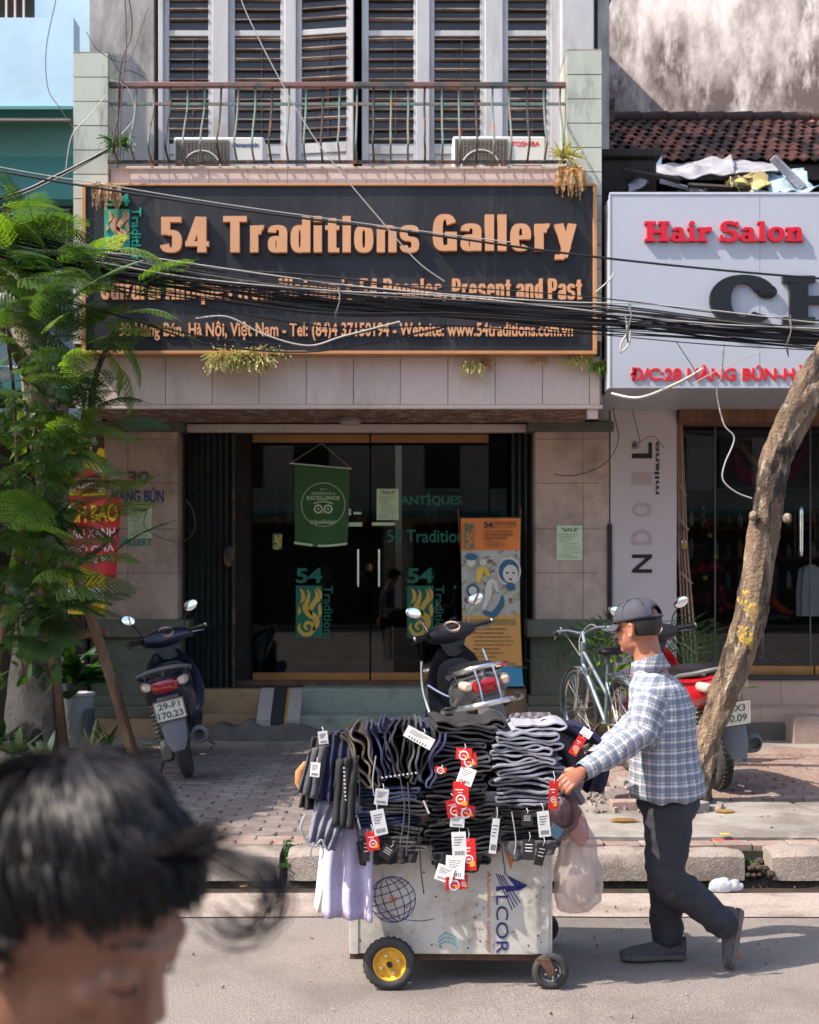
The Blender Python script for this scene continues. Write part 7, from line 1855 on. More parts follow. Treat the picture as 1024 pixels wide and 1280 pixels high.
def price_tag(par, px, py, D, w, h, kind, rot=0, tilt=0):
 "card tag hanging in front of par; px,py its centre"
 c = P(px, py, D); s_ = D / 1600; w *= s_; h *= s_
 M_ = Matrix.Translation(c) @ Matrix.Rotation(rot, 4, 'Y') @ Matrix.Rotation(tilt, 4, 'X') @ Matrix.Rotation(gr_.uniform(-.25, .25), 4, 'Z')
 off = OFF.get(par.name, Vector())
 loc_inv = par_world[par.name].inverted() if par.name in par_world else None
 def fin(g, name, m, pr):
  if loc_inv is not None:
   g.v = [loc_inv @ v for v in g.v]
  return g.build(name, m, pr, smooth=False)
 g = MB().box((0, 0, 0), (w, .0016, h), M=M_)
 m = {'r': M_tagr, 'w': M_tagw, 'k': M_tagk}[kind]; tg = fin(g, 'price_tag', m, par)
 ink = {'r': M_tagw, 'w': M_ink, 'k': M_tagw}[kind]
 g = MB()
 if kind == 'r':
  g.torus((0, 0, 0), w * .27, w * .045, M_ @ Matrix.Translation((0, -.0015, -h * .15)) @ Matrix.Rotation(PI / 2, 4, 'X'), 14, 4, .1)
  g.box((0, -.0012, -h * .15), (w * .25, .0008, h * .05), M=M_); g.box((-w * .1, -.0012, h * .2), (w * .5, .0008, h * .04), M=M_); g.box((-w * .05, -.0012, h * .1), (w * .3, .0008, h * .025), M=M_)
 elif kind == 'w':
  for k in range(4): g.box((-w * .05 * k, -.0012, h * (.3 - .1 * k)), (w * (.7 - .1 * k), .0008, h * .022), M=M_)
  for k in range(7): g.box((w * (-.3 + k * .1), -.0012, -h * .32), (w * .035, .0008, h * .16), M=M_)
 else:
  for k in range(3): g.box((0, -.0012, h * (.25 - .16 * k)), (w * .6, .0008, h * .04), M=M_)
 fin(g, 'tag_print', ink, tg)
 if kind == 'r' and w > .02:
  fin(MB().box((w * .22, -.0014, -h * .30), (w * .36, .0008, h * .16), M=M_), 'price_sticker', M_tago, tg)
 g = MB().tube([M_ @ Vector((0, -.001, h * .42)), M_ @ Vector((w * .1, .004, h * .62)), M_ @ Vector((0, .02, h * .8))], .0012, 4); fin(g, 'tag_cord', M_tagw, tg)
par_world = {}
def garment(px, py, D, w, h, d, col, label, loops=2, rot=0, rz=0, group=None, wob=.35, pitch=0):
 "w,h in pixels at that distance; rot turns it in the picture plane"
 s_ = D / 1600; seed = gr_.randrange(9999)
 me = garment_mesh(w * s_, h * s_, d, loops, seed, M_gar[col], M_hem.get(col, M_gar['grey']), wob)
 o = bpy.data.objects.new('folded_trousers', me); COL.objects.link(o)
 o.location = P(px, py, D); o.rotation_euler = (pitch, rot, rz)
 par_world[o.name] = Matrix.Translation(o.location) @ Euler(o.rotation_euler).to_matrix().to_4x4(); OFF[o.name] = Vector()
 return tag(o, label, 'trousers', group)
ordn = ['topmost', 'second from the top', 'third from the top', 'fourth from the top', 'fifth from the top', 'sixth from the top', 'seventh from the top', 'eighth from the top', 'lowest']
FD = 5.20
S1 = {}
# middle black stack
ys = [914, 936, 957, 978, 998, 1016, 1036, 1056]
for k, y in enumerate(ys):
 x = 575 + (6 if k < 2 else 0) + gr_.uniform(-6, 6); w = gr_.uniform(66, 82) if k < 6 else 84
 S1[k] = garment(x, y + 1, FD + .015 * gr_.random(), w, 23, .34, 'black' if k in (0, 4, 5, 6, 7) else 'char', ('black' if k in (0, 4, 5, 6, 7) else 'charcoal') + ' folded trousers, ' + ordn[k if k < 7 else 8] + ' of the middle stack with red tags', 2, gr_.uniform(-.13, .13), gr_.uniform(-.2, .2), 'middle stack of black trousers')
g0 = garment(575, 1076, FD + .03, 70, 14, .34, 'black', 'black trousers squeezed beneath the middle stack over the cart edge', 1)
# grey denim stack, right
S2 = {}
for k, y in enumerate([926, 944, 962, 980, 997]):
 S2[k] = garment(658 + gr_.uniform(-6, 6) + (4 if k == 0 else 0), y, FD - .01 + .025 * gr_.random(), gr_.uniform(70, 88), 22, .36, 'grey', 'grey denim folded trousers, ' + (ordn[k] if k < 4 else 'lowest') + ' of the right grey stack', 2, gr_.uniform(-.13, .13), gr_.uniform(-.22, .22), 'right stack of grey trousers', .5)
S3 = {}
for k, y in enumerate([1014, 1032, 1050]):
 S3[k] = garment(664 + gr_.uniform(-3, 3), y, FD + .0 + .01 * k, 82 - 4 * k, 18, .36, 'black', 'black folded trousers, ' + ('upper', 'middle', 'lower')[k] + ' of three under the grey stack', 2, gr_.uniform(-.03, .03), 0, 'black trousers under the grey stack')
# left: upright fan
S4 = {}
fan = ['brown', 'brown', 'navy', 'navy', 'black', 'black', 'char', 'black', 'navy']
for k in range(9):
 x = 437 + k * 12.5; a = R(62 + k * 5.5)
 S4[k] = garment(x + 8, 948 - 13 * math.sin(k / 8 * PI) + 2, FD - .015 + .008 * (k % 2), 74, 12.5, .34, fan[k], fan[k].replace('char', 'charcoal') + ' trousers standing on edge, ' + ('first', 'second', 'third', 'fourth', 'fifth', 'sixth', 'seventh', 'eighth', 'last')[k] + ' from the left of the upright fan', 1, a, gr_.uniform(-.08, .08), 'upright fan of folded trousers', .8)
# left lower rows
S5 = {}
for k, (x, y, w, c) in enumerate(((484, 992, 88, 'navy'), (492, 1008, 92, 'black'), (486, 1024, 96, 'navy'), (484, 1039, 92, 'black'), (488, 1054, 100, 'char'))):
 S5[k] = garment(x, y, FD + .01 * gr_.random() - .005, w + gr_.uniform(-14, 6), 19, .34, c, c.replace('char', 'charcoal') + ' folded trousers, ' + ('uppermost', 'second', 'third', 'fourth', 'bottom')[k] + ' row of the left stack above the globe print', 2, gr_.uniform(-.10, .14), gr_.uniform(-.2, .2), 'left stack of dark trousers')
# behind and on top
S6 = garment(600, 906, FD + .14, 60, 14, .3, 'black', 'black trousers lying flat on top behind the middle stack', 1)
garment(470, 922, FD + .10, 90, 16, .30, 'navy', 'navy trousers spread over the top left of the load', 1, R(-12))
garment(535, 915, FD + .12, 60, 16, .30, 'navy', 'navy trousers lying behind the white cardboard tag', 1, R(4))
S7 = garment(672, 909, FD + .08, 70, 13, .3, 'lgrey', 'light grey trousers laid flat on top of the grey stack', 1, R(-2))
# fill that carries the load: boards of folded stock behind the front rows
for x, y, w, h, lb in ((515, 968, 150, 96, 'wide bale of dark trousers packed behind the left rows'), (640, 985, 120, 110, 'bale of dark trousers packed behind the right stacks')):
 garment(x, y, FD + .16, w, h, .34, 'black', lb, 4, 0, 0, None, .2)
# bundles at the left end, hanging over the corner
def drape(pts_top, pts_bot, D0, D1, n, m, fold, amp, mat, name, label, cat, seed, thick=.006, sag=0):
 top = interp([Vector((*p, 0)) for p in pts_top], n); bot = interp([Vector((*p, 0)) for p in pts_bot], n); vs = []; fs = []
 for j in range(m + 1):
  v = j / m
  for i in range(n):
   q = top[i].lerp(bot[i], v); u = i / (n - 1)
   p = P(q.x, q.y, D0 + (D1 - D0) * v)
   p.y += amp * (.35 + .65 * v) * math.sin(u * fold * 2 * PI + seed + .8 * math.sin(v * 3)) + amp * .8 * noise.noise(Vector((u * 3, v * 4, seed)))
   p.z -= sag * math.sin(PI * u); vs.append(p)
 for j in range(m):
  for i in range(n - 1): a = j * n + i; fs.append((a, a + 1, a + n + 1, a + n))
 o = MB().add(vs, fs).build(name, mat, ang=80)
 s_ = o.modifiers.new('solid', 'SOLIDIFY'); s_.thickness = thick
 return tag(o, label, cat)
L0 = drape([(408, 985), (464, 1000)], [(392, 1138), (408, 1144)], 5.35, 5.28, 16, 12, 1.5, .010, M_gar['white'], 'hanging_trousers', 'white trousers hanging at the far left behind the lavender pair', 'trousers', 1)
L1 = drape([(412, 1000), (468, 1004)], [(401, 1146), (466, 1152)], 5.22, 5.15, 34, 14, 2.5, .020, M_gar['lav'], 'hanging_trousers', 'heather lavender trousers hanging over the left corner of the cart', 'trousers', 2)
for k, (tp_, bt_, c, fo, lb) in enumerate((
 ([(392, 922), (428, 912)], [(376, 1010), (412, 1018)], 'black', 3.2, 'black trousers bunched at the left end of the load'),
 ([(404, 920), (442, 912)], [(396, 1000), (436, 1012)], 'navy', 3.6, 'navy trousers bunched second from the left end'),
 ([(386, 938), (412, 930)], [(372, 990), (398, 1000)], 'char', 2.8, 'charcoal trousers poking out at the very left of the load'),
 ([(420, 950), (448, 944)], [(414, 1030), (440, 1036)], 'black', 3.1, 'dark trousers hanging with a white cord edge left of the fan'),
 ([(446, 1052), (526, 1052)], [(450, 1082), (520, 1078)], 'black', 4.5, 'black trouser ends hanging below the left stack'),
 ([(540, 1066), (604, 1066)], [(548, 1096), (598, 1090)], 'black', 3.5, 'black trouser ends hanging below the middle stack'),
 ([(628, 1052), (696, 1050)], [(640, 1076), (690, 1068)], 'char', 3.9, 'charcoal trouser ends hanging below the right stack'))):
 if k < 4: drape([(px + 22, py + 4) for px, py in tp_], tp_, 5.46, 5.22 - .012 * k, 40, 5, fo, .010, M_gar[c], 'bunched_trousers', 'top fold of the ' + lb, 'trousers', k * 2.1, .009)
 drape(tp_, bt_, 5.22 - .012 * k if k < 4 else 5.19, 5.17 - .012 * k if k < 4 else 5.18, 56, 12, fo, .017 if k < 4 else .008, M_gar[c], 'bunched_trousers', lb, 'trousers', k * 2.1, .010)
# grey jogger end with drawstring
jg = drape([(394, 1000), (444, 1004)], [(384, 1050), (416, 1064)], 5.16, 5.11, 60, 12, 4.2, .013, M_gar['grey'], 'folded_joggers', 'grey jogging trousers with tied drawstring hanging off the left end', 'trousers', 1, .012)
MB().tube(bez([P(382, 1018, 5.09), P(376, 1035, 5.08), P(384, 1052, 5.08), P(394, 1058, 5.08), P(402, 1050, 5.08), P(408, 1062, 5.08)], 6), .005, 6).tube(bez([P(392, 1054, 5.08), P(388, 1068, 5.08), P(396, 1082, 5.08)], 5), .004, 6).tube(bez([P(396, 1054, 5.08), P(404, 1062, 5.08), P(402, 1074, 5.08)], 5), .004, 6).build('drawstring', M_gar['lgrey'], jg)
# orange fringe cloth at far left
tag(MB().loft([[P(px, py, 5.3) + Vector((w * math.cos(t), w * .6 * math.sin(t), 0)) for t in np.linspace(0, 2 * PI, 14, endpoint=False)] for px, py, w in ((384, 952, .015), (376, 964, .022), (374, 978, .018), (378, 990, .012), (381, 1004, .008))]).build('tan_cloth', sm('tan_cloth', srgb(190, 128, 80), .8), ang=60), 'small tan cloth peeking out at the far left of the clothes', 'cloth')
# checked shorts
M_check = bpy.data.materials.new('checked_cloth'); M_check.use_nodes = True
N = M_check.node_tree.nodes; L_ = M_check.node_tree.links; ck = N.new('ShaderNodeTexChecker'); tc = N.new('ShaderNodeTexCoord'); ck.inputs['Scale'].default_value = 42; ck.inputs['Color1'].default_value = (*srgb(104, 98, 104), 1); ck.inputs['Color2'].default_value = (*srgb(70, 66, 72), 1)
mp = N.new('ShaderNodeMapping'); mp.inputs['Scale'].default_value = (1, .001, 1); mp.inputs['Location'].default_value = (.003, .5, .003)
L_.new(tc.outputs['Object'], mp.inputs[0]); L_.new(mp.outputs[0], ck.inputs[0]); L_.new(ck.outputs[0], N['Principled BSDF'].inputs['Base Color']); N['Principled BSDF'].inputs['Roughness'].default_value = .85
drape([(640, 892), (688, 891)], [(616, 926), (706, 922)], 5.52, 5.40, 40, 10, 6, .010, M_check, 'checked_shorts', 'dark checked shorts with elastic waist lying on top right of the load', 'shorts', 4)
# sleeves / knit bits near the hand
for k, (pts, w, c, lb) in enumerate((([(688, 915), (706, 925), (716, 945), (722, 970)], .045, 'char', 'charcoal knitted trousers hanging over the right end behind the arm'), ([(694, 935), (706, 955), (710, 985), (718, 1000)], .04, 'lgrey', 'light grey striped trousers folded by the hand'), ([(688, 905), (720, 910), (738, 925)], .04, 'navy', 'navy cloth with red and white edge under the forearm'), ([(745, 945), (748, 965), (742, 985)], .04, 'navy', 'dark navy cloth end hanging behind the wrist'))):
 g = MB(); P0 = bez([P(a, b, 5.38 + .06 * (k % 2)) for a, b in pts], 6)
 rings = [[p + Vector((w * math.cos(t) * (1 + .2 * math.cos(6 * t)), w * math.sin(t) * (1 + .2 * math.cos(6 * t)), .02 * math.sin(3 * t))) for t in np.linspace(0, 2 * PI, 30, endpoint=False)] for p in P0]
 tag(g.loft(rings).build('draped_cloth', M_gar[c], ang=70), lb, 'clothes')
# tags
for par, px, py, w, h, k, r_ in ((S1[1], 580, 942, 20, 14, 'r', .05), (S1[1], 586, 950, 20, 16, 'r', -.1), (S1[2], 583, 970, 20, 22, 'w', .35), (S1[3], 576, 994, 20, 34, 'r', .02), (S1[4], 568, 1010, 20, 22, 'r', -.15), (S1[4], 583, 1014, 22, 14, 'r', .1), (S1[5], 572, 1026, 18, 16, 'w', .1),
  (S1[6], 574, 1056, 18, 32, 'w', -.05), (S1[7], 586, 1068, 18, 40, 'r', -.05), (S1[7], 569, 1084, 24, 28, 'w', .05), (g0, 556, 1092, 22, 20, 'w', .3), (g0, 568, 1104, 22, 16, 'r', .03), (g0, 580, 1102, 10, 18, 'r', .03), (S1[2], 551, 962, 14, 7, 'r', .2),
  (S5[0], 477, 996, 17, 20, 'w', .12), (S5[2], 474, 1028, 17, 32, 'w', -.2), (S5[3], 466, 1051, 16, 24, 'r', -.1), (S5[4], 458, 1062, 10, 30, 'k', .05), (S5[4], 484, 1065, 16, 18, 'k', .6), (S4[8], 524, 922, 38, 15, 'w', .5), (S4[0], 404, 922, 12, 16, 'w', -.1), (S4[0], 394, 962, 12, 18, 'w', .1),
  (S2[0], 722, 932, 11, 26, 'r', .55), (S2[4], 692, 994, 12, 36, 'r', .04), (S3[0], 680, 1030, 15, 32, 'w', -.1), (S3[1], 661, 1062, 15, 26, 'k', .03), (S3[2], 676, 1068, 12, 28, 'k', .25), (S3[1], 618, 1045, 9, 44, 'w', .12), (S3[0], 659, 1024, 14, 16, 'k', 0), (S7, 733, 916, 14, 10, 'w', .6)):
 price_tag(par, px, py, 5.13 if k != 'k' else 5.14, w, h, k, r_)
# cords
for i, (pts, m_) in enumerate((([(470, 945), (466, 975), (468, 995)], 'lgrey'), ([(500, 970), (506, 1010), (500, 1060)], 'char'), ([(510, 978), (512, 1020), (508, 1070)], 'char'), ([(524, 1040), (526, 1085), (530, 1118)], 'black'), ([(640, 1015), (645, 1050), (643, 1068)], 'lgrey'), ([(624, 1040), (630, 1080), (632, 1094)], 'black'), ([(448, 960), (450, 990), (446, 1030), (452, 1062)], 'black'))):
 MB().tube(bez([P(a, b, 5.135) for a, b in pts], 6), .0028, 5).build('drawstring', M_gar[m_], ct)
for (x0_, y0_, x1_, y1_) in ((430, 960, 432, 1000), (478, 972, 520, 966), (530, 1002, 536, 1016), (446, 1020, 450, 1035)):
 g = MB()
 for k in range(9):
  t = k / 8; p = P(x0_ + (x1_ - x0_) * t, y0_ + (y1_ - y0_) * t, 5.135); g.box(p, (.007, .003, .006), (0, .6, 0))
 g.build('woven_cord', M_gar['white'], ct, smooth=False, kind='stuff')
# ---- plastic bags on the right end
def bag_mat(name, col, alpha):
 m = bpy.data.materials.new(name); m.use_nodes = True; nt = m.node_tree; N = nt.nodes; L = nt.links; b = N['Principled BSDF']
 b.inputs['Base Color'].default_value = (*col, 1); b.inputs['Roughness'].default_value = .3
 n = N.new('ShaderNodeTexNoise'); n.inputs['Scale'].default_value = 28; n.inputs['Detail'].default_value = 6
 tcn = N.new('ShaderNodeTexCoord'); mpn = N.new('ShaderNodeMapping'); mpn.inputs['Scale'].default_value = (1, 1, .35); L.new(tcn.outputs['Object'], mpn.inputs[0]); L.new(mpn.outputs[0], n.inputs['Vector'])
 bp = N.new('ShaderNodeBump'); bp.inputs['Strength'].default_value = 1; bp.inputs['Distance'].default_value = .02; L.new(n.outputs['Fac'], bp.inputs['Height']); L.new(bp.outputs[0], b.inputs['Normal'])
 t = N.new('ShaderNodeBsdfTransparent'); mx = N.new('ShaderNodeMixShader'); mx.inputs[0].default_value = alpha; tl = N.new('ShaderNodeBsdfTranslucent'); tl.inputs[0].default_value = (*col, 1); m2 = N.new('ShaderNodeMixShader'); m2.inputs[0].default_value = .45
 L.new(b.outputs[0], m2.inputs[1]); L.new(tl.outputs[0], m2.inputs[2]); L.new(t.outputs[0], mx.inputs[1]); L.new(m2.outputs[0], mx.inputs[2]); L.new(mx.outputs[0], N['Material Output'].inputs[0])
 return m
def bag(prof, D, mat, name, label, seed, dep=.7, amp=.16, fill=None):
 g = MB(); rings = []
 pr = []
 for i in range(len(prof) - 1):
  for k in range(5):
   t = k / 5; pr.append([a + (b - a) * t for a, b in zip(prof[i], prof[i + 1])])
 pr.append(prof[-1])
 for i, (px, py, hw) in enumerate(pr):
  c = P(px, py, D); w = hw * D / 1600
  rings.append([c + Vector((w * math.cos(t) * (1 + amp * noise.noise(Vector((math.cos(t) * 3, i * .25, seed))) + amp * .4 * math.cos(9 * t + i * .15)), w * dep * math.sin(t) * (1 + amp * noise.noise(Vector((math.sin(t) * 3, i * .25, seed + 3)))), 0)) for t in np.linspace(0, 2 * PI, 48, endpoint=False)])
 g.loft(rings)
 o = tag(g.build(name, mat, ang=80), label, 'bag')
 if fill:
  g = MB()
  for (px, py, r1, r2) in fill[1]: g.ell(P(px, py, D), (r1 * D / 1600, r1 * dep * .8 * D / 1600, r2 * D / 1600), 16, 12)
  v = g.build('bag_contents', fill[0], o)
 return o
bag([(712, 1003, 4), (714, 1012, 8), (718, 1026, 14), (722, 1050, 22), (723, 1080, 27), (723, 1105, 29), (722, 1125, 28), (718, 1138, 18), (716, 1141, 6)], 5.28, bag_mat('pale_plastic', srgb(222, 204, 198), .55), 'plastic_bag', 'translucent pale plastic bag hanging from the hand on the cart handle', 2,
 fill=(sm('white_cloth_in_bag', srgb(214, 204, 190), .9), [(722, 1100, 22, 30), (718, 1070, 12, 22), (726, 1110, 18, 24)]))
bag([(716, 1000, 4), (718, 1010, 8), (722, 1024, 11), (724, 1045, 12), (726, 1058, 4)], 5.235, bag_mat('pink_plastic', srgb(220, 130, 136), .4), 'pink_bag', 'bright pink plastic bag neck in front of the pale bag', 6)
bag([(712, 992, 5), (709, 1000, 12), (706, 1015, 19), (703, 1032, 18), (700, 1045, 11), (698, 1052, 4)], 5.20, bag_mat('smoky_plastic', srgb(104, 78, 86), .55), 'dark_plastic_bag', 'smoky dark red plastic bag bunched under the hand', 9, fill=(M_gar['black'], [(706, 1018, 13, 18)]))
tag(MB().box(P(695, 1040, 5.16), (.05, .004, .05), (0, .5, 0)).build('blue_label_card', sm('slate_card', srgb(70, 96, 120), .5), bevel=.001), 'small slate blue label card under the dark plastic bag', 'card')
# ================================================================= LITTER AND BITS
def brick(px, py, D, s, rz, mat, label, rx=0):
 t = MB().box((0, 0, 0), s, (rx, 0, rz)); t.v = [v + P(px, py, D) + Vector((0, 0, s[2] / 2)) for v in t.v]
 return tag(t.build('brick', mat, bevel=.006), label, 'brick', 'loose bricks by the tree')
brick(782, 1013, 8.02, (.19, .10, .065), .05, M_paver_red, 'perforated red brick lying behind the man, nearest the kerb')
brick(772, 1000, 8.25, (.12, .09, .06), .5, M_paver, 'small broken brick standing behind the perforated one', .3)
brick(766, 996, 8.5, (.10, .08, .05), 1.1, M_slab, 'pale broken stone left of the bricks by the bicycle')
brick(785, 984, 8.8, (.12, .10, .06), .3, M_slab, 'pale brick half under the bicycle')
brick(868, 1028, 7.95, (.14, .13, .13), .6, M_slab, 'lump of stone at the foot of the leaning tree')
brick(838, 1020, 8.0, (.10, .08, .07), .2, M_paver, 'grey stone chunk just left of the leaning tree foot')
g = MB()
for i in range(160):
 x = rnd.uniform(1.1, 2.0); y = rnd.uniform(7.9, 8.9); s_ = rnd.uniform(.008, .035); g.box((x, y, .19 + s_ * .2), (s_ * 1.5, s_, s_ * .7), (rnd.random() * 3, rnd.random() * 3, rnd.random() * 3))
for i in range(220):
 x = rnd.uniform(-3, 3.4); y = rnd.uniform(7.1, 11); s_ = rnd.uniform(.004, .012); g.box((x, y, .192), (s_ * 1.5, s_, s_ * .7), (rnd.random() * 3, rnd.random() * 3, rnd.random() * 3))
for i in range(200):
 x = rnd.uniform(-3, 3.4); y = rnd.uniform(4.0, 6.9); s_ = rnd.uniform(.003, .009); g.box((x, y, .010), (s_ * 1.5, s_, s_ * .7), (rnd.random() * 3, rnd.random() * 3, rnd.random() * 3))
g.build('grit', M_curb, kind='stuff', label='grit and broken stone scattered on road and pavement', smooth=False)
def flat_leaf(px, py, D, L, w, mat, label, yaw=0, z=None):
 g = MB(); p = P(px, py, D); p.z = z if z is not None else p.z
 leaf_shape(g, p, Vector((math.cos(yaw), math.sin(yaw), .08)), L, w, .15); return tag(g.build('fallen_leaf', mat), label, 'leaf')
flat_leaf(760, 1030, 7.62, .20, .05, M_dry, 'large dry brown leaf on the pavement left of the walking man', .05, .20)
flat_leaf(893, 1018, 7.9, .14, .05, M_dry, 'curled dry leaf right of the leaning tree foot', .2, .20)
flat_leaf(790, 1115, 6.72, .10, .018, M_leaf, 'fresh green leaf lying in the gutter', .02, .012)
flat_leaf(300, 1110, 6.8, .06, .02, M_dry, 'small dry leaf in the gutter at left', 1.0, .012)
flat_leaf(385, 1228, 5.3, .02, .008, M_dry, 'tiny dry leaf on the road left of the cart', 1.0, .008)
flat_leaf(390, 1180, 5.9, .03, .008, M_dry, 'thin leaf scrap on the road between kerb and cart', 2.0, .008)
w = thing('candy_wrapper', 'red and yellow crumpled wrapper on the pavement right of the man', 'wrapper', P(905, 1047, 7.25))
drape([(890, 1044), (918, 1043)], [(891, 1050), (922, 1050)], 7.3, 7.22, 16, 4, 3, .004, sm('wrapper_red', srgb(206, 70, 40), .35), 'wrapper', 'w', 'w', 3)
o = bpy.data.objects['wrapper']; o.parent = w; o.location = o.location - w.location; del o['label']; del o['category']
bx_ = MB().ell(P(906, 1045, 7.22) + Vector((0, 0, .012)), (.03, .012, .004), 10, 6).build('wrapper_print', M_yellow, w)
g = MB(); 
for c_, s_ in (((902, 1112), .05), ((918, 1116), .035)):
 p = P(c_[0], c_[1], 6.74); g.ell((p.x, p.y, .035), (s_ * 1.3, s_, s_ * .8), 24, 14)
for v in g.v: d = noise.noise(Vector(v) * 38) * .018; v.x += d; v.z += d * .8
g.v = [Vector((v.x, v.y, max(v.z, .008))) for v in g.v]
tag(g.build('crumpled_plastic', bag_mat('clear_crumpled_plastic', srgb(214, 218, 226), .75), ang=20), 'crumpled clear plastic bag lying in the gutter behind the man', 'plastic bag')
tag(MB().box(P(910, 1052, 7.2) - Vector((0, 0, .0)), (.01, .01, .01)).build('pebble', M_curb, bevel=.003), 'pebble beside the red and yellow wrapper', 'pebble')
# ================================================================= PEOPLE
def skinmat(name, col, col2):
 m = pm(name, col, .45, var=.06, scale=18, bump=.12, bscale=260, bdist=.001, coord='obj', col2=col2, c2scale=6, c2lo=.5, c2hi=.8)
 b = m.node_tree.nodes['Principled BSDF']; b.inputs['Subsurface Weight'].default_value = .12; b.inputs['Subsurface Radius'].default_value = (.6, .25, .12); b.inputs['Subsurface Scale'].default_value = .02
 return m
M_skin = skinmat('skin', srgb(168, 110, 84), srgb(146, 88, 66)); M_skin2 = skinmat('skin_boy', srgb(142, 98, 78), srgb(114, 74, 60))
def limb(g, pts, rs, n=16, k=6, flat=1.0): g.tube(bez(pts, k), interp(rs, (len(pts) - 1) * k + 1), n, True, None, flat)
def capsule(g, a, b, ra, rb, n=12):
 g.tube([a, b], [ra, rb], n); g.ell(a, ra * .999, n, 8); g.ell(b, rb * .999, n, 8)
# ---- man pushing the cart
DM = 5.55
def Q(px, py, dy=0.0): return P(px, py, DM) + Vector((0, dy, 0))
man = thing('person', 'man in dark baseball cap and blue plaid shirt walking left, pushing the cart', 'person', (PX(845, DM), DM, 0))
yaw = R(-40)
HC = Q(798, 784, 0.03); HM = Matrix.Translation(HC) @ Matrix.Rotation(yaw, 4, 'Z') @ Matrix.Rotation(R(-4), 4, 'Y') @ Matrix.Scale(1.04, 4)   # head faces local -X
def head_shape(g, M):
 g.ell((.012, 0, .018), (.093, .073, .088), 24, 16, M=M)       # cranium
 g.ell((-.030, 0, -.035), (.058, .056, .075), 20, 14, M=M)     # face
 g.ell((-.055, 0, -.088), (.026, .030, .022), 14, 10, M=M)     # chin
 g.ell((-.02, 0, -.070), (.050, .048, .035), 14, 10, M=M)     # jaw
 g.loft([[M @ Vector(v) for v in r] for r in ([(-.082, -.010, .012), (-.082, .010, .012), (-.070, .014, .012), (-.070, -.014, .012)], [(-.098, -.014, -.022), (-.098, .014, -.022), (-.074, .018, -.022), (-.074, -.018, -.022)], [(-.106, -.017, -.036), (-.106, .017, -.036), (-.076, .019, -.040), (-.076, -.019, -.040)], [(-.092, -.012, -.046), (-.092, .012, -.046), (-.076, .014, -.048), (-.076, -.014, -.048)])])
 g.ell((-.070, 0, .022), (.022, .048, .010), 14, 8, M=M)      # brow
 for s_ in (-1, 1):
  g.ell((-.060, s_ * .036, -.020), (.022, .020, .016), 12, 8, M=M)  # cheek
 g.ell((-.082, 0, -.060), (.010, .022, .006), 12, 8, M=M); g.ell((-.080, 0, -.069), (.010, .018, .006), 12, 8, M=M)   # lips
def ear(g, M, s_):
 g.torus((0, 0, 0), .021, .006, M @ Matrix.Translation((.012, s_ * .076, -.012)) @ Matrix.Rotation(s_ * R(20), 4, 'Z') @ Matrix.Rotation(PI / 2, 4, 'X') @ Matrix.Diagonal((.72, 1.25, 1.4, 1)), 18, 8)
 g.ell((.010, s_ * .072, -.012), (.012, .006, .022), 10, 8, M=M); g.ell((.004, s_ * .075, -.036), (.007, .006, .008), 8, 6, M=M)
def fist(g, wrist, knuck, side, down, s=1.0, curl=1.0):
 """hand from wrist to knuckles; side = thumb direction, down = where the fingers curl"""
 ax = (knuck - wrist).normalized(); side = (side - ax * side.dot(ax)).normalized(); dn = (down - ax * down.dot(ax) - side * down.dot(side)).normalized()
 L = (knuck - wrist).length
 rings = []
 for t, w, h in ((0, .024, .019), (.35, .031, .018), (.75, .038, .016), (1.0, .037, .013)):
  c = wrist.lerp(knuck, t)
  rings.append([c + side * w * s * math.cos(a) + dn * h * s * math.sin(a) for a in np.linspace(0, 2 * PI, 16, endpoint=False)])
 g.loft(rings)
 for k, (o_, l) in enumerate(((.029, .92), (.010, 1.0), (-.010, .94), (-.028, .78))):
  b = knuck + side * o_ * s - dn * .002
  d1 = (ax * .75 + dn * .65 * curl).normalized(); d2 = (ax * -.15 + dn).normalized(); d3 = (-ax * .8 + dn * .5).normalized()
  p1 = b + d1 * .036 * l * s; p2 = p1 + d2 * .024 * l * s; p3 = p2 + d3 * .018 * l * s
  g.tube(bez([b - ax * .012, b, p1, p2, p3], 3), interp([.0085 * s, .0095 * s, .0088 * s, .0080 * s, .0062 * s], 13), 10)
  g.ell(p1, .0092 * s, 10, 6); g.ell(p3, .0066 * s, 8, 6)
 t0 = wrist + ax * L * .3 + side * .026 * s; t1 = t0 + (ax * .6 + side * .55 + dn * .45).normalized() * .035 * s; t2 = t1 + (ax * .75 - side * .25 + dn * .6).normalized() * .030 * s; t3 = t2 + (ax * .4 - side * .5 + dn * .6).normalized() * .018 * s
 g.tube(bez([t0, t1, t2, t3], 4), interp([.014 * s, .0115 * s, .0105 * s, .008 * s], 13), 10); g.ell(t3, .0082 * s, 8, 6)
fy = R(-24)
face = Vector((-math.cos(fy), -math.sin(fy), 0)); lat = Vector((face.y, -face.x, 0))     # lat: towards his left, to the street
lat = -lat if lat.y > 0 else lat
SH_L = Q(822, 866) + lat * .13; SH_R = Q(828, 868) - lat * .16
EL_L = P(800, 918, 5.36); WR_L = P(729, 964, 5.20); KN_L = P(710, 977, 5.15)
EL_R = Q(800, 925, .26); WR_R = Q(735, 965, .16); KN_R = Q(710, 974, .14)
HP_L, HP_R = Q(834, 976, -.06), Q(840, 976, .08)
KE_L, AN_L = Q(826, 1090, -.10), Q(902, 1150, -.08)
KE_R, AN_R = Q(834, 1085, .06), Q(838, 1184, .05)
g = MB()
head_shape(g, HM)
for s_ in (-1, 1): ear(g, HM, s_)
limb(g, [HC + Vector((.02, .01, -.03)), HC + Vector((.045, 0, -.12)), Q(818, 850)], [.066, .062, .070], 18, 4)
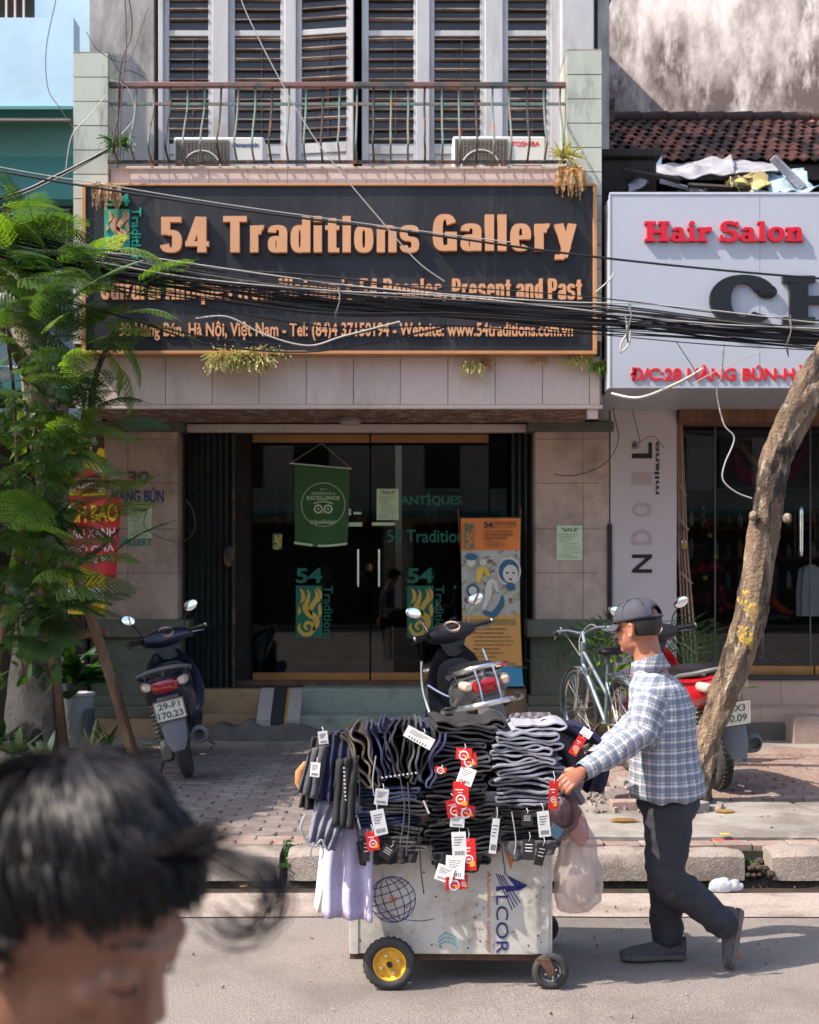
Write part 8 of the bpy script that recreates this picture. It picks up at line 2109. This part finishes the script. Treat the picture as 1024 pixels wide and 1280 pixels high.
g.ell(Q(824, 880), (.10, .15, .09), 18, 12); g.ell(Q(831, 930), (.105, .13, .14), 18, 12); g.ell(Q(837, 975), (.11, .13, .09), 18, 12)
for sh, el, wr, kn in ((SH_L, EL_L, WR_L, KN_L), (SH_R, EL_R, WR_R, KN_R)):
 limb(g, [sh, sh.lerp(el, .5), el, el.lerp(wr, .4), wr], [.048, .042, .037, .035, .024], 14, 4); g.ell(sh, .055, 14, 10)
fist(g, WR_L, KN_L, Vector((-.1, .35, .9)).normalized() * 1.0 + Vector((0, .5, 0)), Vector((-.3, .25, -1)), 1.0, 1.15)
fist(g, WR_R, KN_R, Vector((-.1, -.9, .4)), Vector((-.3, -.1, -1)), 1.0, 1.15)
for hp, ke, an in ((HP_L, KE_L, AN_L), (HP_R, KE_R, AN_R)):
 limb(g, [hp, hp.lerp(ke, .5), ke, ke.lerp(an, .35), an], [.078, .062, .048, .045, .032], 16, 4)
g.ell(AN_L + Vector((.012, 0, .0)), .036, 12, 8); g.ell(AN_R + Vector((0, 0, -.02)), .036, 12, 8)
capsule(g, AN_L, Q(912, 1185, -.08), .03, .03); capsule(g, AN_R + Vector((0, 0, -.02)), Q(795, 1198, .05), .03, .022)
me = organic(g, .0042, 4, .4)
put_mesh('body', me, [M_skin], man)
# eyes and brows
for s_ in (-1, 1):
 MB().ell((-.076, s_ * .032, .002), (.010, .012, .007), 12, 8, M=HM).build('eye', M_whitep, man); MB().ell((-.085, s_ * .033, .002), (.002, .005, .005), 8, 6, M=HM).build('pupil', M_ink, man)
 MB().ell((-.083, s_ * .034, .024), (.005, .018, .003), 10, 6, M=HM).build('eyebrow', M_ink, man)
# hair under the cap
M_hair = pm('black_hair', srgb(30, 26, 26), .5, var=.3, scale=30, bump=.9, bscale=150, bdist=.003, coord='obj', stretch=(1, 1, .2))
g = MB(); g.ell((.020, 0, .020), (.092, .078, .090), 26, 18, M=HM)
hm = g
vs = [HM.inverted() @ v for v in g.v]
keep = set(i for i, v in enumerate(vs) if v.z < .05 and v.z > -.040 + .25 * max(0, -v.x + .01) and v.x > -.012 - .02 * (v.z > .0) and not (abs(v.x - .008) < .020 and v.z < .006 and abs(v.y) > .05 and v.z > -.05))
g.f = [f for f in g.f if all(i in keep for i in f)]
for i in range(len(g.v)):
 q = vs[i]; n_ = Vector((q.x - .02, q.y, q.z - .02)).normalized(); g.v[i] = HM @ (q + n_ * (-.001 + .002 * noise.noise(q * 90)))
g.fm = [0] * len(g.f)
o = g.build('hair', M_hair, man, ang=80); o.modifiers.new('s', 'SOLIDIFY').thickness = .003
# cap
M_cap = pm('dark_cap_cloth', srgb(62, 62, 74), .8, var=.12, scale=20, bump=.4, bscale=260, bdist=.002, coord='obj')
CM = HM @ Matrix.Translation((.006, 0, .034)) @ Matrix.Rotation(R(-6), 4, 'Y')
g = MB(); rings = []
for j in range(13):
 t = j / 12 * PI / 2; r = math.cos(t) ** .8; z = math.sin(t)
 rings.append([CM @ Vector(((.104 * r + .004) * math.cos(a) , (.086 * r + .003) * math.sin(a), -.006 + .088 * z + (.004 * math.cos(6 * a) * r * z))) for a in np.linspace(0, 2 * PI, 48, endpoint=False)])
g.loft(rings, False)
n0 = 48
# opening at the back above the strap
inv = CM.inverted()
def cv(i): return inv @ g.v[i]
nf = []
for f in g.f:
 c = sum((cv(i) for i in f), Vector()) / len(f)
 if c.x > .085 and abs(c.y) < .034 and .002 < c.z < .036: continue
 nf.append(f)
g.f = nf; g.fm = [0] * len(nf); g.add([CM @ Vector((0, 0, .083))], [])
cp = g.build('cap', M_cap, man, ang=60); cp.modifiers.new('s', 'SOLIDIFY').thickness = .003
g = MB(); vs = []; fs = []
nu, nv = 16, 6
for j in range(nv + 1):
 for i in range(nu + 1):
  a = R(-62 + 124 * i / nu); t = j / nv; r0x, r0y = .104, .086
  ex = .072 * math.cos(a * .95) ** .6
  vs.append(CM @ Vector((-(r0x + ex * t) * math.cos(a), (r0y + .012 * t) * math.sin(a) * (1 - .10 * t), -.004 - .018 * t - .016 * (math.sin(a) ** 2) * (1 + t * .6))))
for j in range(nv):
 for i in range(nu): a = j * (nu + 1) + i; fs.append((a, a + 1, a + nu + 2, a + nu + 1))
g.add(vs, fs); b_ = g.build('cap_brim', M_cap, man, ang=60); m = b_.modifiers.new('s', 'SOLIDIFY'); m.thickness = .005
MB().ell((0, 0, .083), (.008, .008, .004), 10, 6, M=CM).build('cap_button', M_cap, cp)
g = MB(); g.tube(bez([CM @ Vector((.107 * math.cos(a), .088 * math.sin(a), -.001)) for a in np.linspace(-.5, .5, 7)], 3), .006, 6, flat=.35); g.build('cap_strap', M_cap, cp)
for k in range(6):
 a = k * PI / 3 + .3; g = MB().tube([CM @ Vector((.1065 * math.cos(t) ** .8 * math.cos(a), .0885 * math.cos(t) ** .8 * math.sin(a), -.004 + .0885 * math.sin(t))) for t in np.linspace(0.02, 1.5, 12)], .0013, 4); g.build('cap_seam', M_hem['black'], cp)
for a in (.8, 1.9, -.8, -1.9): MB().ell((.107 * math.cos(.75) ** .8 * math.cos(a), .089 * math.cos(.75) ** .8 * math.sin(a), -.004 + .088 * math.sin(.75)), .0035, 8, 5, M=CM).build('eyelet', M_ink, cp)
# shirt: rings round the trunk, sleeves; grown into one skin
def er(c, a, b, n=28): return [c + face * a * math.cos(t) + lat * b * math.sin(t) for t in np.linspace(0, 2 * PI, n, endpoint=False)]
g = MB()
TR = [(Q(810, 830), .050, .058), (Q(813, 838), .064, .084), (Q(818, 848), .086, .145), (Q(823, 860), .118, .185), (Q(827, 885), .132, .194), (Q(829, 915), .138, .190), (Q(831, 945), .142, .186), (Q(833, 970), .150, .190), (Q(834, 984), .154, .194), (Q(835, 994), .152, .192)]
g.loft([er(c, a, b) for c, a, b in TR])
def sleeve(g, sh, el, wr):
 limb(g, [sh + (sh - el) * .15, sh, sh.lerp(el, .5), el, el.lerp(wr, .35), el.lerp(wr, .75), wr.lerp(el, .06)], [.055, .074, .068, .062, .056, .046, .038], 20, 5)
sleeve(g, SH_L, EL_L, WR_L); sleeve(g, SH_R, EL_R, WR_R)
me = organic(g, .0085, 7, .5)
def wrinkle(me, f):
 n = len(me.vertices); co = np.empty(n * 3); me.vertices.foreach_get('co', co); co = co.reshape(-1, 3); no = np.empty(n * 3); me.vertices.foreach_get('normal', no); no = no.reshape(-1, 3)
 for i in range(n):
  co[i] += no[i] * f(Vector(co[i]))
 me.vertices.foreach_set('co', co.ravel().astype(np.float32)); me.update()
def ridged(p, s, st, seed=0):
 v = Vector((p.x * st[0] * s, p.y * st[1] * s, p.z * st[2] * s + seed)); return 1 - 2 * abs(noise.noise(v))
dgl = (EL_L - SH_L).normalized()
def near_seg(p, a, b):
 ab = b - a; t = max(0, min(1, (p - a).dot(ab) / ab.length_squared)); return (p - (a + ab * t)).length, t
def fsh(p):
 d1, t1 = near_seg(p, SH_L, EL_L); d2, t2 = near_seg(p, EL_L, WR_L)
 w = .012 * (ridged(p, 5, (1, 1, .55)) - .3) + .004 * noise.noise(p * 26)
 if d2 < .09: w = .011 * (ridged(p, 11, (1.2, .5, .8), 3) - .35) + .002 * noise.noise(p * 45)
 elif d1 < .09 and t1 > .5: w += .005 * (ridged(p, 13, (.6, .6, 1.6), 9) - .4)
 dl = max(0, (.98 + .0 - p.z) / .12) if p.z < .98 else 0
 w += .004 * dl * math.sin(p.x * 60 + p.z * 10) * .5
 return w
wrinkle(me, fsh)
# woven check follows body and sleeves
n = len(me.vertices); uv = np.zeros((n, 3), np.float32)
def perim_uv(p):
 best = (9, None)
 for k, (a, b) in enumerate(((SH_L, EL_L), (EL_L, WR_L), (SH_R, EL_R), (EL_R, WR_R))):
  d, t = near_seg(p, a, b)
  lim = .085 if k % 2 == 0 else .08
  if d < lim and d < best[0] and (k % 2 or t > .12): best = (d, (k, a, b))
 if best[1]:
  k, a, b = best[1]; ax = (b - a).normalized(); u = Vector((0, 1, 0)) - ax * ax.y; u.normalize(); w = ax.cross(u)
  r = p - a; ang = math.atan2(r.dot(w), r.dot(u)); ln = r.dot(ax) + (0 if k % 2 == 0 else (SH_L - EL_L).length)
  return (ang * .055 + .011, ln, 0)
 c = Q(831, 930); r = p - c; ang = math.atan2(r.dot(lat), r.dot(face))
 return (ang * .155, -p.z, 0)
for i, v in enumerate(me.vertices): uv[i] = perim_uv(v.co)
# collar opening above neck and hem below: trim
att = me.attributes.new('weave', 'FLOAT_VECTOR', 'POINT'); att.data.foreach_set('vector', uv.ravel())
M_plaid = bpy.data.materials.new('plaid_cotton'); M_plaid.use_nodes = True
nt = M_plaid.node_tree; N = nt.nodes; L = nt.links; b = N['Principled BSDF']; b.inputs['Roughness'].default_value = .85
at = N.new('ShaderNodeAttribute'); at.attribute_name = 'weave'; sx = N.new('ShaderNodeSeparateXYZ'); L.new(at.outputs['Vector'], sx.inputs[0])
def band(sock, period, lo, hi, phase=0.0):
 a = N.new('ShaderNodeMath'); a.operation = 'MULTIPLY_ADD'; a.inputs[1].default_value = 1 / period; a.inputs[2].default_value = phase; L.new(sock, a.inputs[0])
 f = N.new('ShaderNodeMath'); f.operation = 'FRACT'; L.new(a.outputs[0], f.inputs[0])
 g1 = N.new('ShaderNodeMath'); g1.operation = 'GREATER_THAN'; g1.inputs[1].default_value = lo; L.new(f.outputs[0], g1.inputs[0])
 g2 = N.new('ShaderNodeMath'); g2.operation = 'LESS_THAN'; g2.inputs[1].default_value = hi; L.new(f.outputs[0], g2.inputs[0])
 m_ = N.new('ShaderNodeMath'); m_.operation = 'MULTIPLY'; L.new(g1.outputs[0], m_.inputs[0]); L.new(g2.outputs[0], m_.inputs[1]); return m_.outputs[0]
cur = None
def over(col, fac, amt):
 global cur
 mu = N.new('ShaderNodeMath'); mu.operation = 'MULTIPLY'; mu.inputs[1].default_value = amt; L.new(fac, mu.inputs[0])
 x = N.new('ShaderNodeMix'); x.data_type = 'RGBA'; L.new(mu.outputs[0], x.inputs[0])
 if cur is None: x.inputs[6].default_value = (*srgb(178, 174, 178), 1)
 else: L.new(cur, x.inputs[6])
 x.inputs[7].default_value = (*col, 1); cur = x.outputs[2]
PR = .046
for s_, ph in ((sx.outputs[0], .0), (sx.outputs[1], .3)):
 over(srgb(96, 92, 106), band(s_, PR, .06, .50, ph), .48)
 over(srgb(92, 126, 150), band(s_, PR, .10, .20, ph), .6)
 over(srgb(86, 132, 164), band(s_, PR, .36, .43, ph), .65)
 over(srgb(60, 70, 96), band(s_, PR, .68, .73, ph), .6)
 over(srgb(236, 234, 236), band(s_, PR, .86, .92, ph), .7)
L.new(cur, b.inputs['Base Color'])
bn = N.new('ShaderNodeTexNoise'); bn.inputs['Scale'].default_value = 220; tcn = N.new('ShaderNodeTexCoord'); L.new(tcn.outputs['Object'], bn.inputs['Vector']); bp = N.new('ShaderNodeBump'); bp.inputs['Strength'].default_value = .3; bp.inputs['Distance'].default_value = .002; L.new(bn.outputs['Fac'], bp.inputs['Height']); L.new(bp.outputs[0], b.inputs['Normal'])
shirt = put_mesh('shirt', me, [M_plaid], man)
# collar and cuff
def flap(rings, name, mat, parent, th=.004):
 g = MB().loft(rings, False, True); n = len(g.v); at_ = [perim_uv(v) for v in g.v]
 o = g.build(name, mat, parent, ang=60); a = o.data.attributes.new('weave', 'FLOAT_VECTOR', 'POINT')
 a.data.foreach_set('vector', np.array([(q[0] + .02, q[1] * .9, 0) for q in at_], np.float32).ravel()); o.modifiers.new('s', 'SOLIDIFY').thickness = th; return o
NK = Q(809, 823)
def er2(c, a, b, tilt, n=28): return [c + face * a * math.cos(t) + lat * b * math.sin(t) + Vector((0, 0, tilt * -math.cos(t))) for t in np.linspace(0, 2 * PI, n, endpoint=False)]
flap([er2(Q(812, 837), .070, .078, .020), er2(NK, .062, .064, .022), er2(NK + Vector((0, 0, .004)), .066, .068, .022), er2(Q(813, 840), .088, .096, .024)], 'collar', M_plaid, shirt)
ax = (WR_L - EL_L).normalized(); u = ax.cross(Vector((0, 1, 0))).normalized(); w_ = ax.cross(u)
cuffr = lambda c, r: [c + u * r * math.cos(t) + w_ * r * math.sin(t) for t in np.linspace(0, 2 * PI, 22, endpoint=False)]
flap([cuffr(WR_L - ax * .055, .046), cuffr(WR_L - ax * .05, .044), cuffr(WR_L + ax * .004, .0405), cuffr(WR_L + ax * .006, .037)], 'cuff', M_plaid, shirt, .003)
# trousers
M_trs = pm('charcoal_trousers', srgb(46, 46, 54), .8, var=.15, scale=14, bump=.4, bscale=240, bdist=.002, coord='obj')
g = MB()
g.loft([er(Q(834, 970), .10, .12), er(Q(835, 985), .128, .150), er(Q(837, 1005), .132, .158), er(Q(838, 1022), .10, .13)])
limb(g, [HP_L + Vector((0, 0, .0)), HP_L.lerp(KE_L, .35), HP_L.lerp(KE_L, .7), KE_L, KE_L.lerp(AN_L, .35), KE_L.lerp(AN_L, .75), AN_L + Vector((.01, 0, -.01))], [.072, .102, .088, .078, .070, .061, .055], 20, 5)
limb(g, [HP_R, HP_R.lerp(KE_R, .35), HP_R.lerp(KE_R, .7), KE_R, KE_R.lerp(AN_R, .4), KE_R.lerp(AN_R, .8), AN_R], [.072, .100, .086, .075, .068, .062, .057], 20, 5)
me = organic(g, .009, 6, .5)
def ftr(p):
 w = .012 * (ridged(p, 5.5, (1, 1, .7), 5) - .3) + .006 * (ridged(Vector((p.x + p.z * .6, p.y, p.z - p.x * .5)), 14, (.5, .6, 1.3), 8) - .4) + .002 * noise.noise(p * 28)
 d, t = near_seg(p, KE_L, AN_L)
 if d < .1: w += .006 * (ridged(p, 10, (1, .5, 1), 2) - .4)
 dk = (p - KE_L).length
 if dk < .13: w += .007 * (ridged(p, 16, (.7, .5, 1.2), 7) - .4) * (1 - dk / .13)
 if p.z < .32 and p.x < PX(870, DM): w += .004 * ridged(p, 9, (.6, .6, 2), 4)
 return w
wrinkle(me, ftr)
put_mesh('trousers', me, [M_trs], man)
g = MB(); g.tube(bez([Q(838, 1004, -.20), Q(831, 1012, -.205), Q(826, 1024, -.20)], 5), .0035, 6); g.build('pocket_seam', M_ink, man)
# shoes
M_shoe = pm('grey_mesh_shoe', srgb(74, 72, 78), .8, var=.35, scale=70, bump=1, bscale=120, bdist=.004, coord='obj'); M_sole = pm('shoe_sole', srgb(96, 92, 90), .8, var=.2, scale=20, coord='obj')
def shoe(heel, toe, up, label=None):
 ax = (toe - heel); L_ = ax.length; ax.normalize(); up = (up - ax * up.dot(ax)).normalized(); sd = ax.cross(up)
 secs = [(-.02, .026, .058, .02), (.06, .036, .068, .0), (.22, .036, .070, .0), (.40, .037, .062, .0), (.58, .042, .050, .0), (.76, .045, .040, .0), (.90, .038, .030, .0), (1.0, .018, .018, .004)]
 g = MB(); rings = []
 for t, w, h, z0 in smooth_secs(secs, 3):
  c = heel + ax * L_ * t
  rings.append([c + sd * w * math.cos(a) + up * (z0 + .010 + (h if math.sin(a) > 0 else .004) * math.sin(a) * (1 if math.sin(a) > 0 else 1)) for a in np.linspace(0, 2 * PI, 20, endpoint=False)])
 g.loft(rings); o = g.build('shoe', M_shoe, man, ang=60)
 g = MB(); rings = []
 for t, w, h, z0 in smooth_secs(secs, 3):
  c = heel + ax * L_ * t
  rings.append([c + sd * (w + .004) * math.cos(a) + up * (.006 + .010 * max(-1, min(1, math.sin(a) * 3))) for a in np.linspace(0, 2 * PI, 20, endpoint=False)])
 g.loft(rings); g.build('sole', M_sole, o, ang=60)
shoe(P(855, 1195, DM + .05) + Vector((0, 0, 0)), P(776, 1197, DM + .03), Vector((0, 0, 1)))
bpy.context.view_layer.update()
shoe(Q(921, 1132, -.08), Q(908, 1202, -.09), Vector((-1, 0, .25)))
# ---- person in the foreground
DB = 1.05
boy = thing('person', 'person with tousled black hair in the near left corner looking down', 'person', (PX(80, DB) - .1, DB, 0))
BC = P(88, 1140, DB)
BM = Matrix.Translation(BC) @ Matrix.Rotation(R(-18), 4, 'Z') @ Matrix.Rotation(R(27), 4, 'Y') @ Matrix.Rotation(PI, 4, 'Z') @ Matrix.Scale(1.05, 4)   # local face -X  -> faces +X, tipped down
g = MB(); head_shape(g, BM)
for s_ in (-1, 1): ear(g, BM, s_); g.ell((-.072, s_ * .033, .000), (.014, .017, .010), 12, 8, M=BM)
nk = BC + Vector((-.06, 0, -.13))
limb(g, [BC + Vector((-.02, 0, -.02)), nk, nk + Vector((-.06, 0, -.12))], [.055, .052, .065], 18, 4)
tb = nk + Vector((-.07, 0, -.20))
g.ell(tb + Vector((0, 0, .0)), (.11, .19, .10), 18, 12); g.ell(tb + Vector((0, 0, -.22)), (.11, .16, .22), 18, 12); g.ell(tb + Vector((0, 0, -.45)), (.12, .16, .14), 18, 12)
for s_ in (-1, 1):
 a = tb + Vector((0, s_ * .18, .02)); e = a + Vector((.02, s_ * .05, -.28)); w = e + Vector((.10, -s_ * .02, -.20))
 limb(g, [a, a.lerp(e, .5), e, e.lerp(w, .5), w], [.05, .043, .037, .034, .025], 14, 4)
 fist(g, w, w + Vector((.04, 0, -.08)), Vector((1, 0, .3)), Vector((0, -s_, -.2)), .95, .5)
 h = tb + Vector((0, s_ * .09, -.5)); k = h + Vector((.03, 0, -.40)); an = Vector((k.x - .03, k.y, .09))
 limb(g, [h, h.lerp(k, .5), k, k.lerp(an, .4), an], [.08, .066, .05, .045, .034], 16, 4); capsule(g, an + Vector((0, 0, -.04)), an + Vector((.14, 0, -.06)), .032, .024)
me = organic(g, .0045, 5, .45)
put_mesh('body', me, [M_skin2], boy)
for s_ in (-1, 1):
 g = MB().tube(bez([BM @ Vector(v) for v in ((-.077, s_ * .018, -.006), (-.086, s_ * .030, -.010), (-.074, s_ * .047, -.006))], 6), .0014, 5); g.build('eyelashes', M_ink, boy)
 g = MB().tube(bez([BM @ Vector(v) for v in ((-.080, s_ * .014, .022), (-.076, s_ * .032, .027), (-.060, s_ * .048, .021))], 6), interp([.0015, .0026, .0008], 13), 6); g.build('eyebrow', M_hair, boy)
 MB().ell((-.108, s_ * .007, -.043), (.003, .003, .002), 8, 5, M=BM).build('nostril', M_ink, boy)
g = MB(); M_tee = sm('dark_tee', srgb(46, 48, 58), .85)
TS = [(tb + Vector((.05, 0, .10)), .075, .08), (tb + Vector((.02, 0, .085)), .11, .15), (tb, .125, .21), (tb + Vector((0, 0, -.2)), .125, .18), (tb + Vector((0, 0, -.5)), .135, .18)]
g.loft([[c + Vector((a * math.cos(t), b * math.sin(t), 0)) for t in np.linspace(0, 2 * PI, 28, endpoint=False)] for c, a, b in TS])
for s_ in (-1, 1): a = tb + Vector((0, s_ * .16, .02)); limb(g, [a, a + Vector((.01, s_ * .06, -.1)), a + Vector((.015, s_ * .08, -.2))], [.07, .065, .062], 16, 4)
put_mesh('tee_shirt', organic(g, .009, 5), [M_tee], boy)
g = MB()
for s_ in (-1, 1):
 h = tb + Vector((0, s_ * .09, -.46)); k = h + Vector((.03, 0, -.42)); an = Vector((k.x - .03, k.y, .10)); limb(g, [h, h.lerp(k, .5), k, an], [.10, .085, .07, .06], 18, 5)
g.ell(tb + Vector((0, 0, -.48)), (.14, .17, .09), 18, 10)
put_mesh('trousers', organic(g, .01, 5), [M_trs], boy)
for s_ in (-1, 1):
 an = Vector((tb.x, s_ * .09 + tb.y, .0)); MB().loft([[an + Vector((x, w * math.cos(t), .004 + h * .5 + h * .5 * math.sin(t))) for t in np.linspace(0, 2 * PI, 16, endpoint=False)] for x, w, h in ((-.07, .025, .06), (-.03, .036, .08), (.06, .04, .08), (.14, .044, .05), (.19, .03, .03))]).build('shoe', M_shoe, boy)
# hair: strands combed from the crown over the scalp
M_strand = bpy.data.materials.new('strand_hair'); M_strand.use_nodes = True
b = M_strand.node_tree.nodes['Principled BSDF']; b.inputs['Base Color'].default_value = (*srgb(26, 22, 24), 1); b.inputs['Roughness'].default_value = .5; b.inputs['Specular IOR Level'].default_value = .35; b.inputs['Anisotropic'].default_value = .6
hc = Vector((.012, 0, .022)); hr = Vector((.098, .079, .093))
crownp = Vector((.045, .02, .085))
def on_scalp(d, lift): 
 d = d.normalized(); return Vector((hc.x + d.x * (hr.x + lift), hc.y + d.y * (hr.y + lift), hc.z + d.z * (hr.z + lift)))
g = MB()
hrn = random.Random(3)
cap_ = MB(); cap_.ell(tuple(hc), (hr.x + .002, hr.y + .002, hr.z + .002), 30, 20)
cap_.f = [f for f in cap_.f if all((cap_.v[i].x > -.045 or cap_.v[i].z > .074) and cap_.v[i].z > (-.07 if cap_.v[i].x > .03 else (.012 if cap_.v[i].x > -.02 else .045)) for i in f)]; cap_.fm = [0] * len(cap_.f)
cap_.v = [BM @ v for v in cap_.v]; hb_ = cap_.build('hair', M_strand, boy)
cd = Vector((.35, .1, .93)).normalized()
for i in range(4200):
 while True:
  v = Vector((hrn.gauss(0, 1), hrn.gauss(0, 1), hrn.gauss(0, 1))).normalized()
  if v.z > -.55 and not (v.x < -.45 and v.z < .45) and not (v.x < -.05 and v.z < .05): break
 away = (v - cd * v.dot(cd)); away = away - v * away.dot(v)
 if away.length < .05: away = Vector((-1, hrn.uniform(-1, 1), 0)); away = away - v * away.dot(v)
 away.normalize(); away = (away + Vector((-.75, .12, -.05)) + Vector((hrn.gauss(0, .12), hrn.gauss(0, .12), 0))).normalized()
 clump = noise.noise(v * 4.5); L = .055 + .03 * hrn.random(); lift0 = .003 + .010 * hrn.random() + .008 * clump
 pts = []; p = on_scalp(v, .001); d = v; n = 7
 for k in range(n):
  t = k / (n - 1); away2 = away - d * away.dot(d)
  q_ = on_scalp(d, lift0 * math.sin(PI * min(1, t * .75 + .1)) + .004 * clump * t)
  if pts and q_.x < -.012 and q_.z < .030 + .5 * max(0, -.035 - q_.x) + .030 * noise.noise(v * 7) + .012 * noise.noise(v * 23): break
  pts.append(BM @ q_)
  d = (d + (away2.normalized() + Vector((.35 * clump, .5 * noise.noise(v * 3 + Vector((4, 0, 0))), 0)) * .5) * L / n / .085).normalized()
 if len(pts) > 1: g.tube(pts, interp([.0011, .0013, .0011, .0005], len(pts)), 3, False)
# windblown wisps at the forehead: curling out past the brow
for i in range(220):
 u_ = hrn.random(); s0 = Vector((-.70 + .08 * hrn.random(), -.35 + .9 * hrn.random(), .76 + .14 * hrn.random())).normalized()
 a = on_scalp(s0, .004); out = Vector((-1, .0, .30 + .25 * hrn.gauss(0, .5))); out.normalize(); L = hrn.choice((.025, .03, .04, .045, .055)) * hrn.uniform(.7, 1.1)
 pts = []; d = out.copy(); p = a.copy(); cu = hrn.uniform(.15, .5) * (1 if hrn.random() < .75 else -1)
 for k in range(8):
  pts.append(BM @ p); p = p + d * L / 7; d = (d + Vector((0, hrn.uniform(-.1, .1), 1)) * cu * .5 + Vector((.15, 0, 0)) * k * .1).normalized()
 g.tube(pts, interp([.0012, .0010, .0004], 8), 3, False)
for cy_ in (0, .008, .016, .024):
 for i in range(8):
  pts = []; r0 = .021 + hrn.gauss(0, .0045); 
  c0 = Vector((-.126 + hrn.gauss(0, .004), -.01 + cy_, .092 + hrn.gauss(0, .004)))
  a0 = on_scalp(Vector((-.70 + .06 * hrn.random(), -.2 + cy_ * 14, .78)), .004)
  ph0 = R(130); 
  for k in range(16):
   t = k / 15
   if t < .35: q = a0.lerp(c0 + Vector((r0 * math.cos(R(70)), 0, r0 * math.sin(R(70)))), t / .35)
   else: w = (t - .35) / .65; an_ = R(70 + 235 * w); q = c0 + Vector((r0 * math.cos(an_) * (1 + .2 * w), cy_ * w, r0 * math.sin(an_) * (1 + .1 * w)))
   pts.append(BM @ q)
  g.tube(pts, interp([.0010, .0009, .0004], 16), 3, False)
g.build('hair_strands', M_strand, hb_, kind='stuff', smooth=True)
